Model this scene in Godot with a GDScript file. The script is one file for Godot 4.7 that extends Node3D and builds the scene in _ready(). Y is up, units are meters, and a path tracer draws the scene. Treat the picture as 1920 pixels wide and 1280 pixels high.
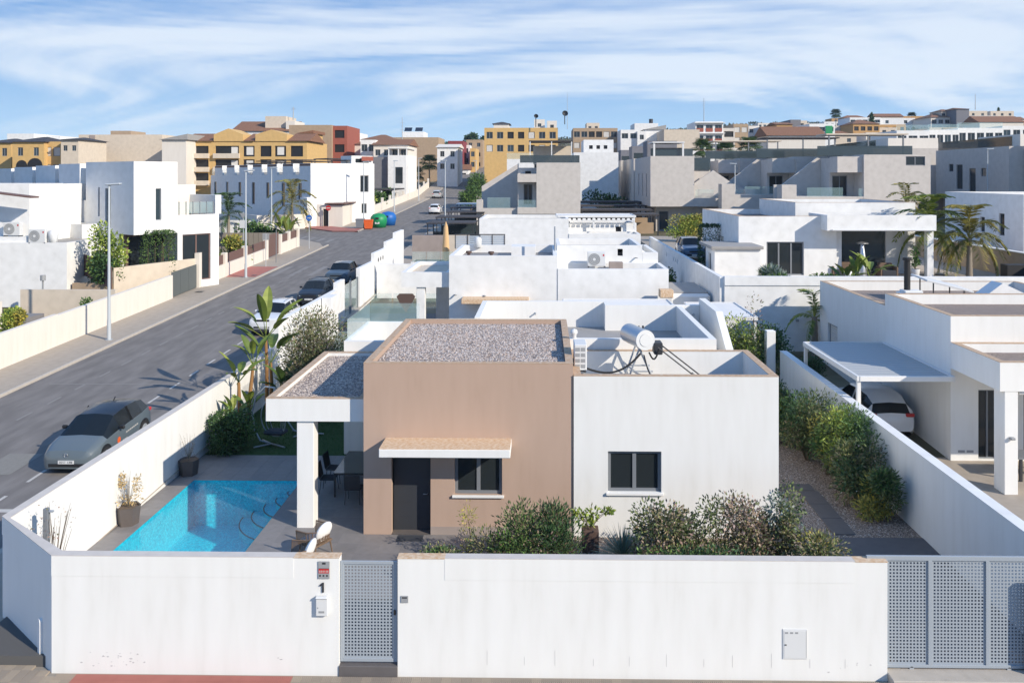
extends Node3D
# A white villa with a pool on a street corner, seen from a drone; the town climbs the hill behind.
# Axes: x right, y up, -z away from the camera, metres; the garden floor of the nearest villa is y = 0.

var M := {}
var tex := {}
var used := {}
var cache := {}
var rng := RandomNumberGenerator.new()
const UP := Vector3.UP

# ------------------------------------------------------------------ mesh builder
class MB:
	var v := PackedVector3Array()
	var n := PackedVector3Array()
	var c := PackedColorArray()
	var uv := PackedVector2Array()
	var ix := PackedInt32Array()
	var tint = null
	var xf := Transform3D.IDENTITY
	func vert(p: Vector3, nn: Vector3) -> int:
		v.append(xf * p)
		n.append((xf.basis * nn).normalized())
		if tint != null:
			c.append(tint)
		return v.size() - 1
	func tri(a: Vector3, b: Vector3, d: Vector3) -> void:
		var nn := (b - a).cross(d - a).normalized()
		var i := vert(a, nn)
		vert(b, nn)
		vert(d, nn)
		ix.append_array([i, i + 2, i + 1])
	func quad(a: Vector3, b: Vector3, d: Vector3, e: Vector3) -> void:
		var nn := (d - a).cross(e - b).normalized()
		var i := vert(a, nn)
		vert(b, nn)
		vert(d, nn)
		vert(e, nn)
		ix.append_array([i, i + 2, i + 1, i, i + 3, i + 2])
	func quad_uv(a: Vector3, b: Vector3, d: Vector3, e: Vector3) -> void:
		quad(a, b, d, e)
		uv.append_array([Vector2(0, 1), Vector2(1, 1), Vector2(1, 0), Vector2(0, 0)])
	func box(x0: float, x1: float, y0: float, y1: float, z0: float, z1: float) -> void:
		var a := Vector3(x0, y0, z1)
		var b := Vector3(x1, y0, z1)
		var d := Vector3(x1, y1, z1)
		var e := Vector3(x0, y1, z1)
		var f := Vector3(x0, y0, z0)
		var g := Vector3(x1, y0, z0)
		var h := Vector3(x1, y1, z0)
		var k := Vector3(x0, y1, z0)
		quad(a, b, d, e)
		quad(g, f, k, h)
		quad(b, g, h, d)
		quad(f, a, e, k)
		quad(e, d, h, k)
		quad(f, g, b, a)
	func cbox(x0: float, x1: float, y0: float, y1: float, z0: float, z1: float, b: float) -> void:
		var m := Vector3((x0 + x1) / 2, (y0 + y1) / 2, (z0 + z1) / 2)
		var s := Vector3((x1 - x0) / 2, (y1 - y0) / 2, (z1 - z0) / 2)
		var p := func(i: int, sx: float, sy: float, sz: float) -> Vector3:
			var k := s - Vector3(b, b, b)
			k[i] = s[i]
			return m + Vector3(sx * k.x, sy * k.y, sz * k.z)
		for i in 3:
			var j := (i + 1) % 3
			var l := (i + 2) % 3
			for d in [-1.0, 1.0]:
				var q := []
				for w in [[-1, -1], [1, -1], [1, 1], [-1, 1]]:
					var g := Vector3()
					g[i] = d
					g[j] = w[0] * d
					g[l] = w[1]
					q.append(p.call(i, g.x, g.y, g.z))
				quad(q[0], q[1], q[2], q[3])
			for d in [-1.0, 1.0]:
				for e in [-1.0, 1.0]:
					var g0 := Vector3()
					g0[i] = -1.0
					g0[j] = d
					g0[l] = e
					var g1 := g0
					g1[i] = 1.0
					var a0: Vector3 = p.call(j, g0.x, g0.y, g0.z)
					var a1: Vector3 = p.call(j, g1.x, g1.y, g1.z)
					var c0: Vector3 = p.call(l, g0.x, g0.y, g0.z)
					var c1: Vector3 = p.call(l, g1.x, g1.y, g1.z)
					if d * e > 0:
						quad(a1, a0, c0, c1)
					else:
						quad(a0, a1, c1, c0)
		for sx in [-1.0, 1.0]:
			for sy in [-1.0, 1.0]:
				for sz in [-1.0, 1.0]:
					var a: Vector3 = p.call(0, sx, sy, sz)
					var bb: Vector3 = p.call(1, sx, sy, sz)
					var d: Vector3 = p.call(2, sx, sy, sz)
					if sx * sy * sz > 0:
						tri(a, bb, d)
					else:
						tri(a, d, bb)
	func bar(a: Vector3, b: Vector3, w: float, h: float) -> void:
		var d := (b - a).normalized()
		var s := d.cross(UP).normalized() if absf(d.y) < 0.99 else Vector3.RIGHT
		var u := s.cross(d)
		var keep := xf
		xf = keep * Transform3D(Basis(s, u, -d), a)
		box(-w / 2, w / 2, -h / 2, h / 2, -(b - a).length(), 0)
		xf = keep
	func tube(pts: Array, r, k := 6, caps := true) -> void:
		var rings := []
		var side := Vector3.ZERO
		for i in pts.size():
			var d: Vector3 = (pts[mini(i + 1, pts.size() - 1)] - pts[maxi(i - 1, 0)]).normalized()
			if side == Vector3.ZERO:
				side = d.cross(UP) if absf(d.y) < 0.95 else d.cross(Vector3.RIGHT)
			side = (side - d * side.dot(d)).normalized()
			var o := d.cross(side)
			var rr: float = r[i] if r is Array else r
			var ring := []
			for j in k:
				var a := TAU * j / k
				var nn := side * cos(a) + o * sin(a)
				ring.append(vert(pts[i] + nn * rr, nn))
			rings.append(ring)
		for i in rings.size() - 1:
			for j in k:
				var a: int = rings[i][j]
				var b: int = rings[i][(j + 1) % k]
				var d: int = rings[i + 1][(j + 1) % k]
				var e: int = rings[i + 1][j]
				ix.append_array([a, d, b, a, e, d])
		if caps:
			for w in [0, rings.size() - 1]:
				var d: Vector3 = ((pts[1] - pts[0]) if w else (pts[0] - pts[1])).normalized()
				if w:
					d = (pts[w] - pts[w - 1]).normalized()
				var q := []
				for j in k:
					var id: int = rings[w][j]
					v.append(v[id])
					n.append((xf.basis * d).normalized())
					if tint != null:
						c.append(tint)
					q.append(v.size() - 1)
				for j in range(1, k - 1):
					if w:
						ix.append_array([q[0], q[j + 1], q[j]])
					else:
						ix.append_array([q[0], q[j], q[j + 1]])
	func lathe(prof: Array, k: int, o := Vector3.ZERO) -> void:
		var rows := []
		for i in prof.size():
			var t: Vector2 = (prof[mini(i + 1, prof.size() - 1)] - prof[maxi(i - 1, 0)]).normalized()
			var row := []
			for j in k:
				var a := TAU * j / k
				var dr := Vector3(cos(a), 0, sin(a))
				row.append(vert(o + dr * prof[i].x + UP * prof[i].y, (dr * t.y - UP * t.x)))
			rows.append(row)
		for i in rows.size() - 1:
			for j in k:
				var a: int = rows[i][j]
				var b: int = rows[i][(j + 1) % k]
				var d: int = rows[i + 1][(j + 1) % k]
				var e: int = rows[i + 1][j]
				ix.append_array([a, b, d, a, d, e])
	# polygon in (x, y) given counter-clockwise, drawn out along z from z0 to z1
	func prism(poly: PackedVector2Array, z0: float, z1: float) -> void:
		var t := Geometry2D.triangulate_polygon(poly)
		for i in range(0, t.size(), 3):
			var a := poly[t[i]]
			var b := poly[t[i + 1]]
			var d := poly[t[i + 2]]
			if (b - a).cross(d - a) < 0:
				var s := b
				b = d
				d = s
			tri(Vector3(a.x, a.y, z1), Vector3(b.x, b.y, z1), Vector3(d.x, d.y, z1))
			tri(Vector3(a.x, a.y, z0), Vector3(d.x, d.y, z0), Vector3(b.x, b.y, z0))
		for i in poly.size():
			var a := poly[i]
			var b := poly[(i + 1) % poly.size()]
			quad(Vector3(a.x, a.y, z0), Vector3(b.x, b.y, z0), Vector3(b.x, b.y, z1), Vector3(a.x, a.y, z1))
	# plan polygon in (x, z), raised from y0 to y1
	func slab(poly: Array, y0: float, y1: float) -> void:
		var keep := xf
		var q := PackedVector2Array()
		for p in poly:
			q.append(Vector2(p[0], -p[1]))
		if Geometry2D.is_polygon_clockwise(q) == true:
			q.reverse()
		var area := 0.0
		for i in q.size():
			area += q[i].cross(q[(i + 1) % q.size()])
		if area < 0:
			q.reverse()
		xf = keep * Transform3D(Basis(Vector3.RIGHT, Vector3(0, 0, -1), UP), Vector3.ZERO)
		prism(q, y0, y1)
		xf = keep
	# upright wall panel: o = lower left corner from outside, u = along, nn = outward; ops = [u0, u1, v0, v1] holes with reveals t deep
	func panel(o: Vector3, u: Vector3, nn: Vector3, w: float, h: float, t: float, ops: Array) -> void:
		var us := [0.0, w]
		var vs := [0.0, h]
		for q in ops:
			for i in 2:
				if q[i] > 0.0 and q[i] < w:
					us.append(q[i])
				if q[2 + i] > 0.0 and q[2 + i] < h:
					vs.append(q[2 + i])
		us.sort()
		vs.sort()
		var at := func(a: float, b: float) -> Vector3: return o + u * a + UP * b
		for i in us.size() - 1:
			for j in vs.size() - 1:
				if us[i + 1] - us[i] < 0.001 or vs[j + 1] - vs[j] < 0.001:
					continue
				var a: float = (us[i] + us[i + 1]) / 2
				var b: float = (vs[j] + vs[j + 1]) / 2
				var hole := false
				for q in ops:
					hole = hole or (a > q[0] and a < q[1] and b > q[2] and b < q[3])
				if not hole:
					quad(at.call(us[i], vs[j]), at.call(us[i + 1], vs[j]), at.call(us[i + 1], vs[j + 1]), at.call(us[i], vs[j + 1]))
		var back := -nn * t
		for q in ops:
			var a: Vector3 = at.call(q[0], q[2])
			var b: Vector3 = at.call(q[1], q[2])
			var d: Vector3 = at.call(q[1], q[3])
			var e: Vector3 = at.call(q[0], q[3])
			quad(a, b, b + back, a + back)
			quad(d, e, e + back, d + back)
			quad(b, d, d + back, b + back)
			quad(e, a, a + back, e + back)
	func leaf(p: Vector3, d: Vector3, side: Vector3, l: float, w: float) -> void:
		var a := p
		var b := p + d * l * 0.5 + side * w * 0.5
		var e := p + d * l
		var f := p + d * l * 0.5 - side * w * 0.5
		var nn := side.cross(d).normalized()
		var i := vert(a, nn)
		vert(b, nn)
		vert(e, nn)
		vert(f, nn)
		ix.append_array([i, i + 2, i + 1, i, i + 3, i + 2])
	func mesh() -> ArrayMesh:
		var a := []
		a.resize(Mesh.ARRAY_MAX)
		a[Mesh.ARRAY_VERTEX] = v
		a[Mesh.ARRAY_NORMAL] = n
		if c.size() == v.size() and c.size() > 0:
			a[Mesh.ARRAY_COLOR] = c
		if uv.size() == v.size() and uv.size() > 0:
			a[Mesh.ARRAY_TEX_UV] = uv
		a[Mesh.ARRAY_INDEX] = ix
		var m := ArrayMesh.new()
		m.add_surface_from_arrays(Mesh.PRIMITIVE_TRIANGLES, a)
		return m

# ------------------------------------------------------------------ nodes
func numbered(parent: Node, called: String) -> String:
	var k := str(parent.get_instance_id()) + called
	var i: int = used.get(k, 0)
	used[k] = i + 1
	return called if i == 0 else "%s_%03d" % [called, i]

func tag(o: Node3D, label: String, category: String, group := "") -> Node3D:
	o.set_meta("label", label)
	o.set_meta("category", category)
	if group:
		o.set_meta("group", group)
	return o

func thing(called: String, label: String, category: String, at := Vector3.ZERO, turn := 0.0, group := "") -> Node3D:
	var o := Node3D.new()
	o.name = numbered(self, called)
	add_child(o)
	o.position = at
	o.rotation.y = deg_to_rad(turn)
	return tag(o, label, category, group)

func part(parent: Node, called: String, what, m: Material) -> MeshInstance3D:
	var o := MeshInstance3D.new()
	o.mesh = what.mesh() if what is MB else what
	o.material_override = m
	o.name = numbered(parent, called)
	parent.add_child(o, true)
	return o

func single(called: String, label: String, category: String, what, m: Material, at := Vector3.ZERO, turn := 0.0, group := "") -> MeshInstance3D:
	var o := part(self, called, what, m)
	o.position = at
	o.rotation.y = deg_to_rad(turn)
	tag(o, label, category, group)
	return o

func struct(called: String, what, m: Material, parent: Node = self) -> MeshInstance3D:
	var o := part(parent, called, what, m)
	if parent == self:
		o.set_meta("kind", "structure")
	return o

func stuff(o: Node3D) -> Node3D:
	o.set_meta("kind", "stuff")
	return o

func copy(o: Node3D, label: String, at: Vector3, turn := 0.0, scale_by := Vector3.ONE) -> Node3D:
	var base := String(o.name)
	var cut := base.rfind("_0")
	if cut > 0 and base.substr(cut + 1).is_valid_int():
		base = base.substr(0, cut)
	var r: Node3D = o.duplicate()
	r.name = numbered(self, base)
	add_child(r)
	r.position = at
	r.rotation.y = deg_to_rad(turn)
	r.scale = scale_by
	r.set_meta("label", label)
	return r

func V(x: float, y: float, z: float) -> Vector3:
	return Vector3(x, y, z)

# ------------------------------------------------------------------ materials
func noise_tex(freq: float, lo: Color, hi: Color, size := 512, kind := FastNoiseLite.TYPE_SIMPLEX_SMOOTH, octaves := 4, sd := 1, mid := 0.5, normal := false, strength := 4.0) -> NoiseTexture2D:
	var f := FastNoiseLite.new()
	f.seed = sd
	f.noise_type = kind
	f.frequency = freq
	f.fractal_octaves = octaves
	if kind == FastNoiseLite.TYPE_CELLULAR:
		f.cellular_return_type = FastNoiseLite.RETURN_CELL_VALUE
		f.fractal_type = FastNoiseLite.FRACTAL_NONE
	var t := NoiseTexture2D.new()
	t.width = size
	t.height = size
	t.seamless = true
	t.noise = f
	if normal:
		t.as_normal_map = true
		t.bump_strength = strength
	else:
		var g := Gradient.new()
		g.offsets = PackedFloat32Array([0.0, mid, 1.0])
		g.colors = PackedColorArray([lo, lo.lerp(hi, 0.5), hi])
		t.color_ramp = g
	return t

func col(r: float, g: float, b: float) -> Color:
	return Color(r, g, b).linear_to_srgb()

# r, g, b are real-world base colours (linear)
func mat(key: String, r: float, g: float, b: float, rough := 0.9, o := {}) -> StandardMaterial3D:
	var m := StandardMaterial3D.new()
	m.resource_name = key
	m.albedo_color = col(r, g, b)
	m.roughness = rough
	m.metallic = o.get("metal", 0.0)
	if o.has("tex"):
		m.albedo_texture = tex[o.tex]
		m.uv1_triplanar = true
		m.uv1_world_triplanar = o.get("world", true)
		m.uv1_scale = o.get("scale", Vector3.ONE)
		m.uv1_triplanar_sharpness = 4.0
	if o.has("bump"):
		m.heightmap_enabled = true
		m.heightmap_texture = tex[o.bump]
		m.heightmap_scale = o.get("bump_cm", 1.0)
		m.uv1_triplanar = true
		m.uv1_world_triplanar = o.get("world", true)
		m.uv1_scale = o.get("scale", Vector3.ONE)
	if o.has("coat"):
		m.clearcoat_enabled = true
		m.clearcoat = o.coat
		m.clearcoat_roughness = 0.05
	if o.has("alpha"):
		m.transparency = BaseMaterial3D.TRANSPARENCY_ALPHA
		m.albedo_color.a = o.alpha
	if o.get("vc", false):
		m.vertex_color_use_as_albedo = true
	if o.has("back"):
		m.backlight_enabled = true
		m.backlight = Color(o.back, o.back, o.back)
	m.cull_mode = BaseMaterial3D.CULL_DISABLED if o.get("two", false) else BaseMaterial3D.CULL_BACK
	M[key] = m
	return m

func materials() -> void:
	tex.mottle = noise_tex(0.008, Color(0.92, 0.92, 0.915), Color(1, 1, 1), 512, FastNoiseLite.TYPE_SIMPLEX_SMOOTH, 5, 3, 0.35)
	tex.streak = noise_tex(0.012, Color(0.96, 0.957, 0.95), Color(1, 1, 1), 512, FastNoiseLite.TYPE_SIMPLEX_SMOOTH, 5, 9, 0.3)
	tex.rust = noise_tex(0.02, Color(0.88, 0.76, 0.64), Color(1, 0.98, 0.95), 512, FastNoiseLite.TYPE_SIMPLEX_SMOOTH, 5, 12, 0.5)
	tex.grain = noise_tex(0.12, Color(0.8, 0.8, 0.8), Color(1, 1, 1), 512, FastNoiseLite.TYPE_SIMPLEX_SMOOTH, 3, 5)
	tex.asphalt = noise_tex(0.01, Color(0.80, 0.80, 0.80), Color(1, 1, 1), 1024, FastNoiseLite.TYPE_SIMPLEX_SMOOTH, 8, 7)
	tex.pebble = noise_tex(0.09, Color(0.42, 0.38, 0.36), Color(1, 1, 1), 1024, FastNoiseLite.TYPE_CELLULAR, 1, 8)
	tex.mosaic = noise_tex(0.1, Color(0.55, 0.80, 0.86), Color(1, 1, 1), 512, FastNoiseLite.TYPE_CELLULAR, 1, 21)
	tex.scrub = noise_tex(0.02, Color(0.45, 0.5, 0.4), Color(1, 1, 1), 512, FastNoiseLite.TYPE_SIMPLEX_SMOOTH, 6, 31)
	tex.tiles = noise_tex(0.05, Color(0.72, 0.66, 0.62), Color(1, 1, 1), 512, FastNoiseLite.TYPE_CELLULAR, 1, 41)
	var T := Vector3(0.25, 0.25, 0.25)
	var S := Vector3(0.35, 0.06, 0.35)
	mat("white", 0.80, 0.80, 0.78, 0.92, {"tex": "streak", "scale": S, "bump": "grain", "bump_cm": 0.15})
	mat("white_clean", 0.82, 0.82, 0.81, 0.9, {"tex": "mottle", "scale": T})
	mat("white_warm", 0.74, 0.69, 0.62, 0.92, {"tex": "streak", "scale": S})
	mat("render_tan", 0.47, 0.34, 0.265, 0.95, {"tex": "streak", "scale": S})
	mat("greige", 0.60, 0.56, 0.52, 0.95, {"tex": "mottle", "scale": T})
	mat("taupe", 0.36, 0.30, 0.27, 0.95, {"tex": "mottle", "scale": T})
	mat("beige", 0.66, 0.57, 0.46, 0.95, {"tex": "mottle", "scale": T})
	mat("yellow", 0.64, 0.42, 0.17, 0.95, {"tex": "mottle", "scale": T})
	mat("ochre", 0.52, 0.31, 0.13, 0.95, {"tex": "mottle", "scale": T})
	mat("tan", 0.42, 0.31, 0.21, 0.95, {"tex": "mottle", "scale": T})
	mat("brick_red", 0.33, 0.10, 0.07, 0.95, {"tex": "mottle", "scale": T})
	mat("crimson", 0.25, 0.05, 0.06, 0.95, {"tex": "mottle", "scale": T})
	mat("slate_wall", 0.20, 0.20, 0.22, 0.95, {"tex": "mottle", "scale": T})
	mat("pale_blue", 0.42, 0.48, 0.55, 0.95, {"tex": "mottle", "scale": T})
	mat("coping", 0.56, 0.48, 0.40, 0.9, {"tex": "rust", "scale": Vector3(0.6, 0.6, 0.6)})
	mat("wall_top", 0.62, 0.57, 0.52, 0.9, {"tex": "mottle", "scale": Vector3(0.5, 0.5, 0.5)})
	mat("stained", 0.72, 0.62, 0.50, 0.95, {"tex": "rust", "scale": Vector3(0.8, 0.8, 0.8)})
	mat("gravel_roof", 0.50, 0.43, 0.39, 0.95, {"tex": "pebble", "scale": Vector3(0.75, 0.75, 0.75), "bump": "pebble", "bump_cm": 1.5})
	mat("gravel", 0.54, 0.44, 0.36, 0.95, {"tex": "pebble", "scale": Vector3(0.5, 0.5, 0.5), "bump": "pebble", "bump_cm": 1.2})
	mat("roof_grey", 0.34, 0.33, 0.32, 0.95, {"tex": "mottle", "scale": T})
	mat("roof_tile", 0.32, 0.17, 0.10, 0.9, {"tex": "tiles", "scale": Vector3(0.6, 0.6, 0.6)})
	mat("roof_dark", 0.07, 0.07, 0.08, 0.8, {"tex": "tiles", "scale": Vector3(0.6, 0.6, 0.6)})
	mat("asphalt", 0.225, 0.208, 0.195, 0.92, {"tex": "asphalt", "scale": Vector3(0.12, 0.12, 0.03)})
	mat("patch", 0.24, 0.23, 0.21, 0.92, {"tex": "mottle"})
	mat("pavement", 0.40, 0.345, 0.285, 0.92, {"tex": "mottle", "scale": Vector3(0.4, 0.4, 0.4)})
	mat("kerb", 0.46, 0.42, 0.37, 0.9, {"tex": "mottle", "scale": Vector3(0.6, 0.6, 0.6)})
	mat("pave_red", 0.42, 0.16, 0.13, 0.92, {"tex": "mottle", "scale": Vector3(0.4, 0.4, 0.4)})
	mat("paint", 0.62, 0.60, 0.56, 0.8, {"tex": "grain"})
	mat("paint_worn", 0.30, 0.285, 0.27, 0.85, {"tex": "grain"})
	mat("earth", 0.30, 0.24, 0.17, 0.98, {"tex": "scrub", "scale": Vector3(0.02, 0.02, 0.02)})
	for i in 3:
		mat("tile%d" % i, [0.235, 0.25, 0.222][i], [0.222, 0.235, 0.21][i], [0.218, 0.23, 0.208][i], 0.55, {"tex": "mottle", "scale": Vector3(0.7, 0.7, 0.7)})
		mat("ptile%d" % i, [0.42, 0.46, 0.39][i], [0.35, 0.385, 0.33][i], [0.28, 0.30, 0.265][i], 0.9, {"tex": "grain"})
	mat("joint", 0.10, 0.098, 0.095, 0.95)
	mat("joint_light", 0.28, 0.25, 0.21, 0.95)
	mat("slate", 0.135, 0.118, 0.110, 0.8, {"tex": "mottle", "scale": Vector3(0.6, 0.6, 0.6)})
	mat("drive", 0.125, 0.115, 0.115, 0.8, {"tex": "mottle", "scale": Vector3(0.6, 0.6, 0.6)})
	mat("turf_base", 0.03, 0.075, 0.018, 1.0)
	mat("grass", 1, 1, 1, 0.9, {"vc": true, "two": true, "back": 0.3})
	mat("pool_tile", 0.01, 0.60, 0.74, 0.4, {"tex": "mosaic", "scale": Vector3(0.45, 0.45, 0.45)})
	mat("pool_line", 0.02, 0.05, 0.07, 0.5)
	var w := mat("water", 0.75, 0.95, 1.0, 0.02, {"alpha": 0.06})
	w.metallic_specular = 0.3
	w.normal_enabled = true
	w.normal_texture = noise_tex(0.025, Color.BLACK, Color.WHITE, 512, FastNoiseLite.TYPE_SIMPLEX_SMOOTH, 3, 14, 0.5, true, 3.0)
	w.normal_scale = 0.25
	w.uv1_triplanar = true
	w.uv1_world_triplanar = true
	w.uv1_scale = Vector3(0.5, 0.5, 0.5)
	mat("glass_dark", 0.022, 0.028, 0.032, 0.06)
	mat("glass_blue", 0.035, 0.055, 0.068, 0.08)
	mat("glass_rail", 0.55, 0.80, 0.76, 0.05, {"alpha": 0.12})
	mat("glass_smoke", 0.05, 0.07, 0.08, 0.08, {"alpha": 0.8})
	mat("frame_grey", 0.19, 0.205, 0.225, 0.5)
	mat("frame_dark", 0.035, 0.037, 0.042, 0.5)
	mat("frame_white", 0.72, 0.72, 0.71, 0.5)
	mat("shutter", 0.68, 0.66, 0.62, 0.7)
	mat("door_dark", 0.035, 0.039, 0.047, 0.55)
	mat("gate_grey", 0.33, 0.37, 0.41, 0.5)
	mat("gate_dark", 0.10, 0.115, 0.115, 0.6)
	mat("brown_slat", 0.16, 0.095, 0.08, 0.7)
	mat("steel", 0.55, 0.57, 0.60, 0.35, {"metal": 0.9})
	mat("galva", 0.42, 0.45, 0.48, 0.5, {"metal": 0.4})
	mat("lamp_grey", 0.45, 0.49, 0.52, 0.5)
	mat("louvre", 0.40, 0.42, 0.43, 0.55)
	var cg := mat("car_glass", 0.012, 0.016, 0.02, 0.1)
	cg.metallic_specular = 0.35
	mat("chip_grey", 0.5, 0.49, 0.49, 0.95)
	mat("plastic_white", 0.66, 0.67, 0.67, 0.45)
	mat("plastic_grey", 0.30, 0.31, 0.32, 0.5)
	mat("black", 0.015, 0.015, 0.016, 0.55)
	mat("rubber", 0.022, 0.022, 0.023, 0.85)
	mat("wood", 0.42, 0.27, 0.14, 0.8, {"tex": "grain", "scale": Vector3(0.5, 4, 0.5)})
	mat("wicker", 0.20, 0.135, 0.09, 0.8, {"tex": "grain", "scale": Vector3(6, 6, 6)})
	mat("cushion", 0.78, 0.78, 0.77, 0.95)
	mat("cushion_dark", 0.04, 0.045, 0.055, 0.95)
	mat("planter", 0.115, 0.098, 0.092, 0.7, {"tex": "mottle"})
	mat("terracotta", 0.10, 0.062, 0.05, 0.8)
	mat("leaf", 1, 1, 1, 0.65, {"vc": true, "two": true, "back": 0.35})
	mat("bark", 0.17, 0.125, 0.09, 0.95, {"tex": "grain", "scale": Vector3(2, 0.6, 2)})
	mat("bark_orange", 0.36, 0.19, 0.07, 0.9, {"tex": "grain", "scale": Vector3(2, 0.6, 2)})
	mat("bark_pale", 0.32, 0.28, 0.23, 0.9, {"tex": "grain", "scale": Vector3(2, 3, 2)})
	mat("green_plastic", 0.01, 0.26, 0.09, 0.5)
	mat("blue_plastic", 0.01, 0.12, 0.42, 0.5)
	mat("orange_plastic", 0.72, 0.12, 0.02, 0.5)
	mat("blue_sign", 0.02, 0.12, 0.42, 0.4)
	mat("red_sign", 0.5, 0.03, 0.03, 0.4)
	mat("parasol", 0.62, 0.58, 0.54, 0.9)
	mat("canvas", 0.62, 0.40, 0.20, 0.9)
	mat("solar", 0.012, 0.018, 0.035, 0.12)

# ------------------------------------------------------------------ windows and building blocks
# kind: w two-sash window, t tall single window, g sliding glass, d door, s window with its shutter down, k dark opening, o plain hole, b barred glass
func fill(t: Node3D, o: Vector3, u: Vector3, nn: Vector3, w: float, h: float, kind: String, fm := "frame_grey") -> void:
	if kind == "o":
		return
	var deep: float = 0.12
	var x := Transform3D(Basis(u, UP, nn), o - nn * deep)
	var key := "%s %.2f %.2f" % [kind, w, h]
	if not cache.has(key):
		var f := MB.new()
		var e := 0.085 if minf(w, h) > 0.8 else 0.05
		if kind != "k":
			f.box(0, w, 0, e, -0.05, 0.02)
			f.box(0, w, h - e, h, -0.05, 0.02)
			f.box(0, e, e, h - e, -0.05, 0.02)
			f.box(w - e, w, e, h - e, -0.05, 0.02)
			if kind in ["w", "g"]:
				var bars: int = 1 if w < 2.4 else (2 if w < 4.5 else 3)
				for i in bars:
					var c: float = w * (i + 1) / (bars + 1)
					f.box(c - e * 0.6, c + e * 0.6, e, h - e, -0.045, 0.025)
		var g := MB.new()
		if kind == "s":
			var k: int = maxi(4, int(h / 0.14))
			for i in k:
				g.box(e, w - e, e + (h - 2 * e) * i / k, e + (h - 2 * e) * (i + 0.86) / k, -0.02, 0.0)
		else:
			g.box(0.003, w - 0.003, 0.003, h - 0.003, -0.03 if kind != "k" else -0.2, -0.012 if kind != "k" else -0.1)
		cache[key] = [f.mesh() if f.v.size() else null, g.mesh()]
	var holder: Node3D = t
	var top := kind == "d"
	if cache[key][0] != null:
		holder = part(t, "door" if top else "window", cache[key][0], M[fm])
		holder.transform = x
	var gm := "glass_dark" if (int(o.x * 3.7) + int(o.y)) % 3 else "glass_blue"
	var p := part(holder, {"s": "shutter", "d": "door_leaf", "k": "opening"}.get(kind, "pane"), cache[key][1], M[{"s": "shutter", "d": "door_dark", "k": "black"}.get(kind, gm)])
	if holder == t:
		p.transform = x

# A block of a building in the building's own axes. ops: [face f/b/l/r, a0, a1, y0, y1, kind], a along x (f, b) or z (l, r)
func blk(t: Node3D, called: String, x0: float, x1: float, z0: float, z1: float, y0: float, y1: float, m: String, ops := [], o := {}) -> MeshInstance3D:
	var mb := MB.new()
	var par: float = o.get("par", 0.35)
	var th: float = o.get("th", 0.22)
	var by := {"f": [], "b": [], "l": [], "r": []}
	for q in ops:
		var a := 0.0
		var b := 0.0
		match q[0]:
			"f":
				a = q[1] - x0
				b = q[2] - x0
			"b":
				a = x1 - q[2]
				b = x1 - q[1]
			"l":
				a = q[1] - z0
				b = q[2] - z0
			"r":
				a = z1 - q[2]
				b = z1 - q[1]
		by[q[0]].append([a, b, q[3] - y0, q[4] - y0])
	var faces := {
		"f": [V(x0, y0, z1), V(1, 0, 0), V(0, 0, 1), x1 - x0],
		"b": [V(x1, y0, z0), V(-1, 0, 0), V(0, 0, -1), x1 - x0],
		"l": [V(x0, y0, z0), V(0, 0, 1), V(-1, 0, 0), z1 - z0],
		"r": [V(x1, y0, z1), V(0, 0, -1), V(1, 0, 0), z1 - z0]}
	for k in faces:
		mb.panel(faces[k][0], faces[k][1], faces[k][2], faces[k][3], y1 - y0, th, by[k])
	var ry := y1 - par
	if par > 0.01:
		mb.quad(V(x0, y1, z1), V(x1, y1, z1), V(x1, y1, z1 - th), V(x0, y1, z1 - th))
		mb.quad(V(x0, y1, z0 + th), V(x1, y1, z0 + th), V(x1, y1, z0), V(x0, y1, z0))
		mb.quad(V(x0, y1, z1 - th), V(x0 + th, y1, z1 - th), V(x0 + th, y1, z0 + th), V(x0, y1, z0 + th))
		mb.quad(V(x1 - th, y1, z1 - th), V(x1, y1, z1 - th), V(x1, y1, z0 + th), V(x1 - th, y1, z0 + th))
		var a := V(x0 + th, ry, z1 - th)
		var b := V(x1 - th, ry, z1 - th)
		var c := V(x1 - th, ry, z0 + th)
		var d := V(x0 + th, ry, z0 + th)
		var h := UP * par
		mb.quad(b, a, a + h, b + h)
		mb.quad(d, c, c + h, d + h)
		mb.quad(c, b, b + h, c + h)
		mb.quad(a, d, d + h, a + h)
	if o.get("floor", true):
		mb.quad(V(x0, y0, z0), V(x1, y0, z0), V(x1, y0, z1), V(x0, y0, z1))
	var wall := part(t, called, mb, M[m])
	if o.get("roof", "roof_grey") != "":
		var r := MB.new()
		var e := th if par > 0.01 else 0.0
		r.box(x0 + e + 0.002, x1 - e - 0.002, ry - 0.12, ry, z0 + e + 0.002, z1 - e - 0.002)
		part(t, "roof", r, M[o.get("roof", "roof_grey")])
	for q in ops:
		var f: Array = faces[q[0]]
		var s: Array = by[q[0]][0]
		by[q[0]].pop_front()
		fill(t, f[0] + f[1] * s[0] + UP * s[2], f[1], f[2], s[1] - s[0], s[3] - s[2], q[5], o.get("frame", "frame_grey"))
	if o.has("cope"):
		var k := MB.new()
		var e := 0.005
		var hh: float = o.get("cope_h", 0.016)
		k.box(x0 - e, x1 + e, y1 + 0.001, y1 + hh, z1 - th - e, z1 + e)
		k.box(x0 - e, x1 + e, y1 + 0.001, y1 + hh, z0 - e, z0 + th + e)
		k.box(x0 - e, x0 + th + e, y1 + 0.001, y1 + hh, z0 + th + e, z1 - th - e)
		k.box(x1 - th - e, x1 + e, y1 + 0.001, y1 + hh, z0 + th + e, z1 - th - e)
		part(t, "coping", k, M[o.cope])
	return wall

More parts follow.
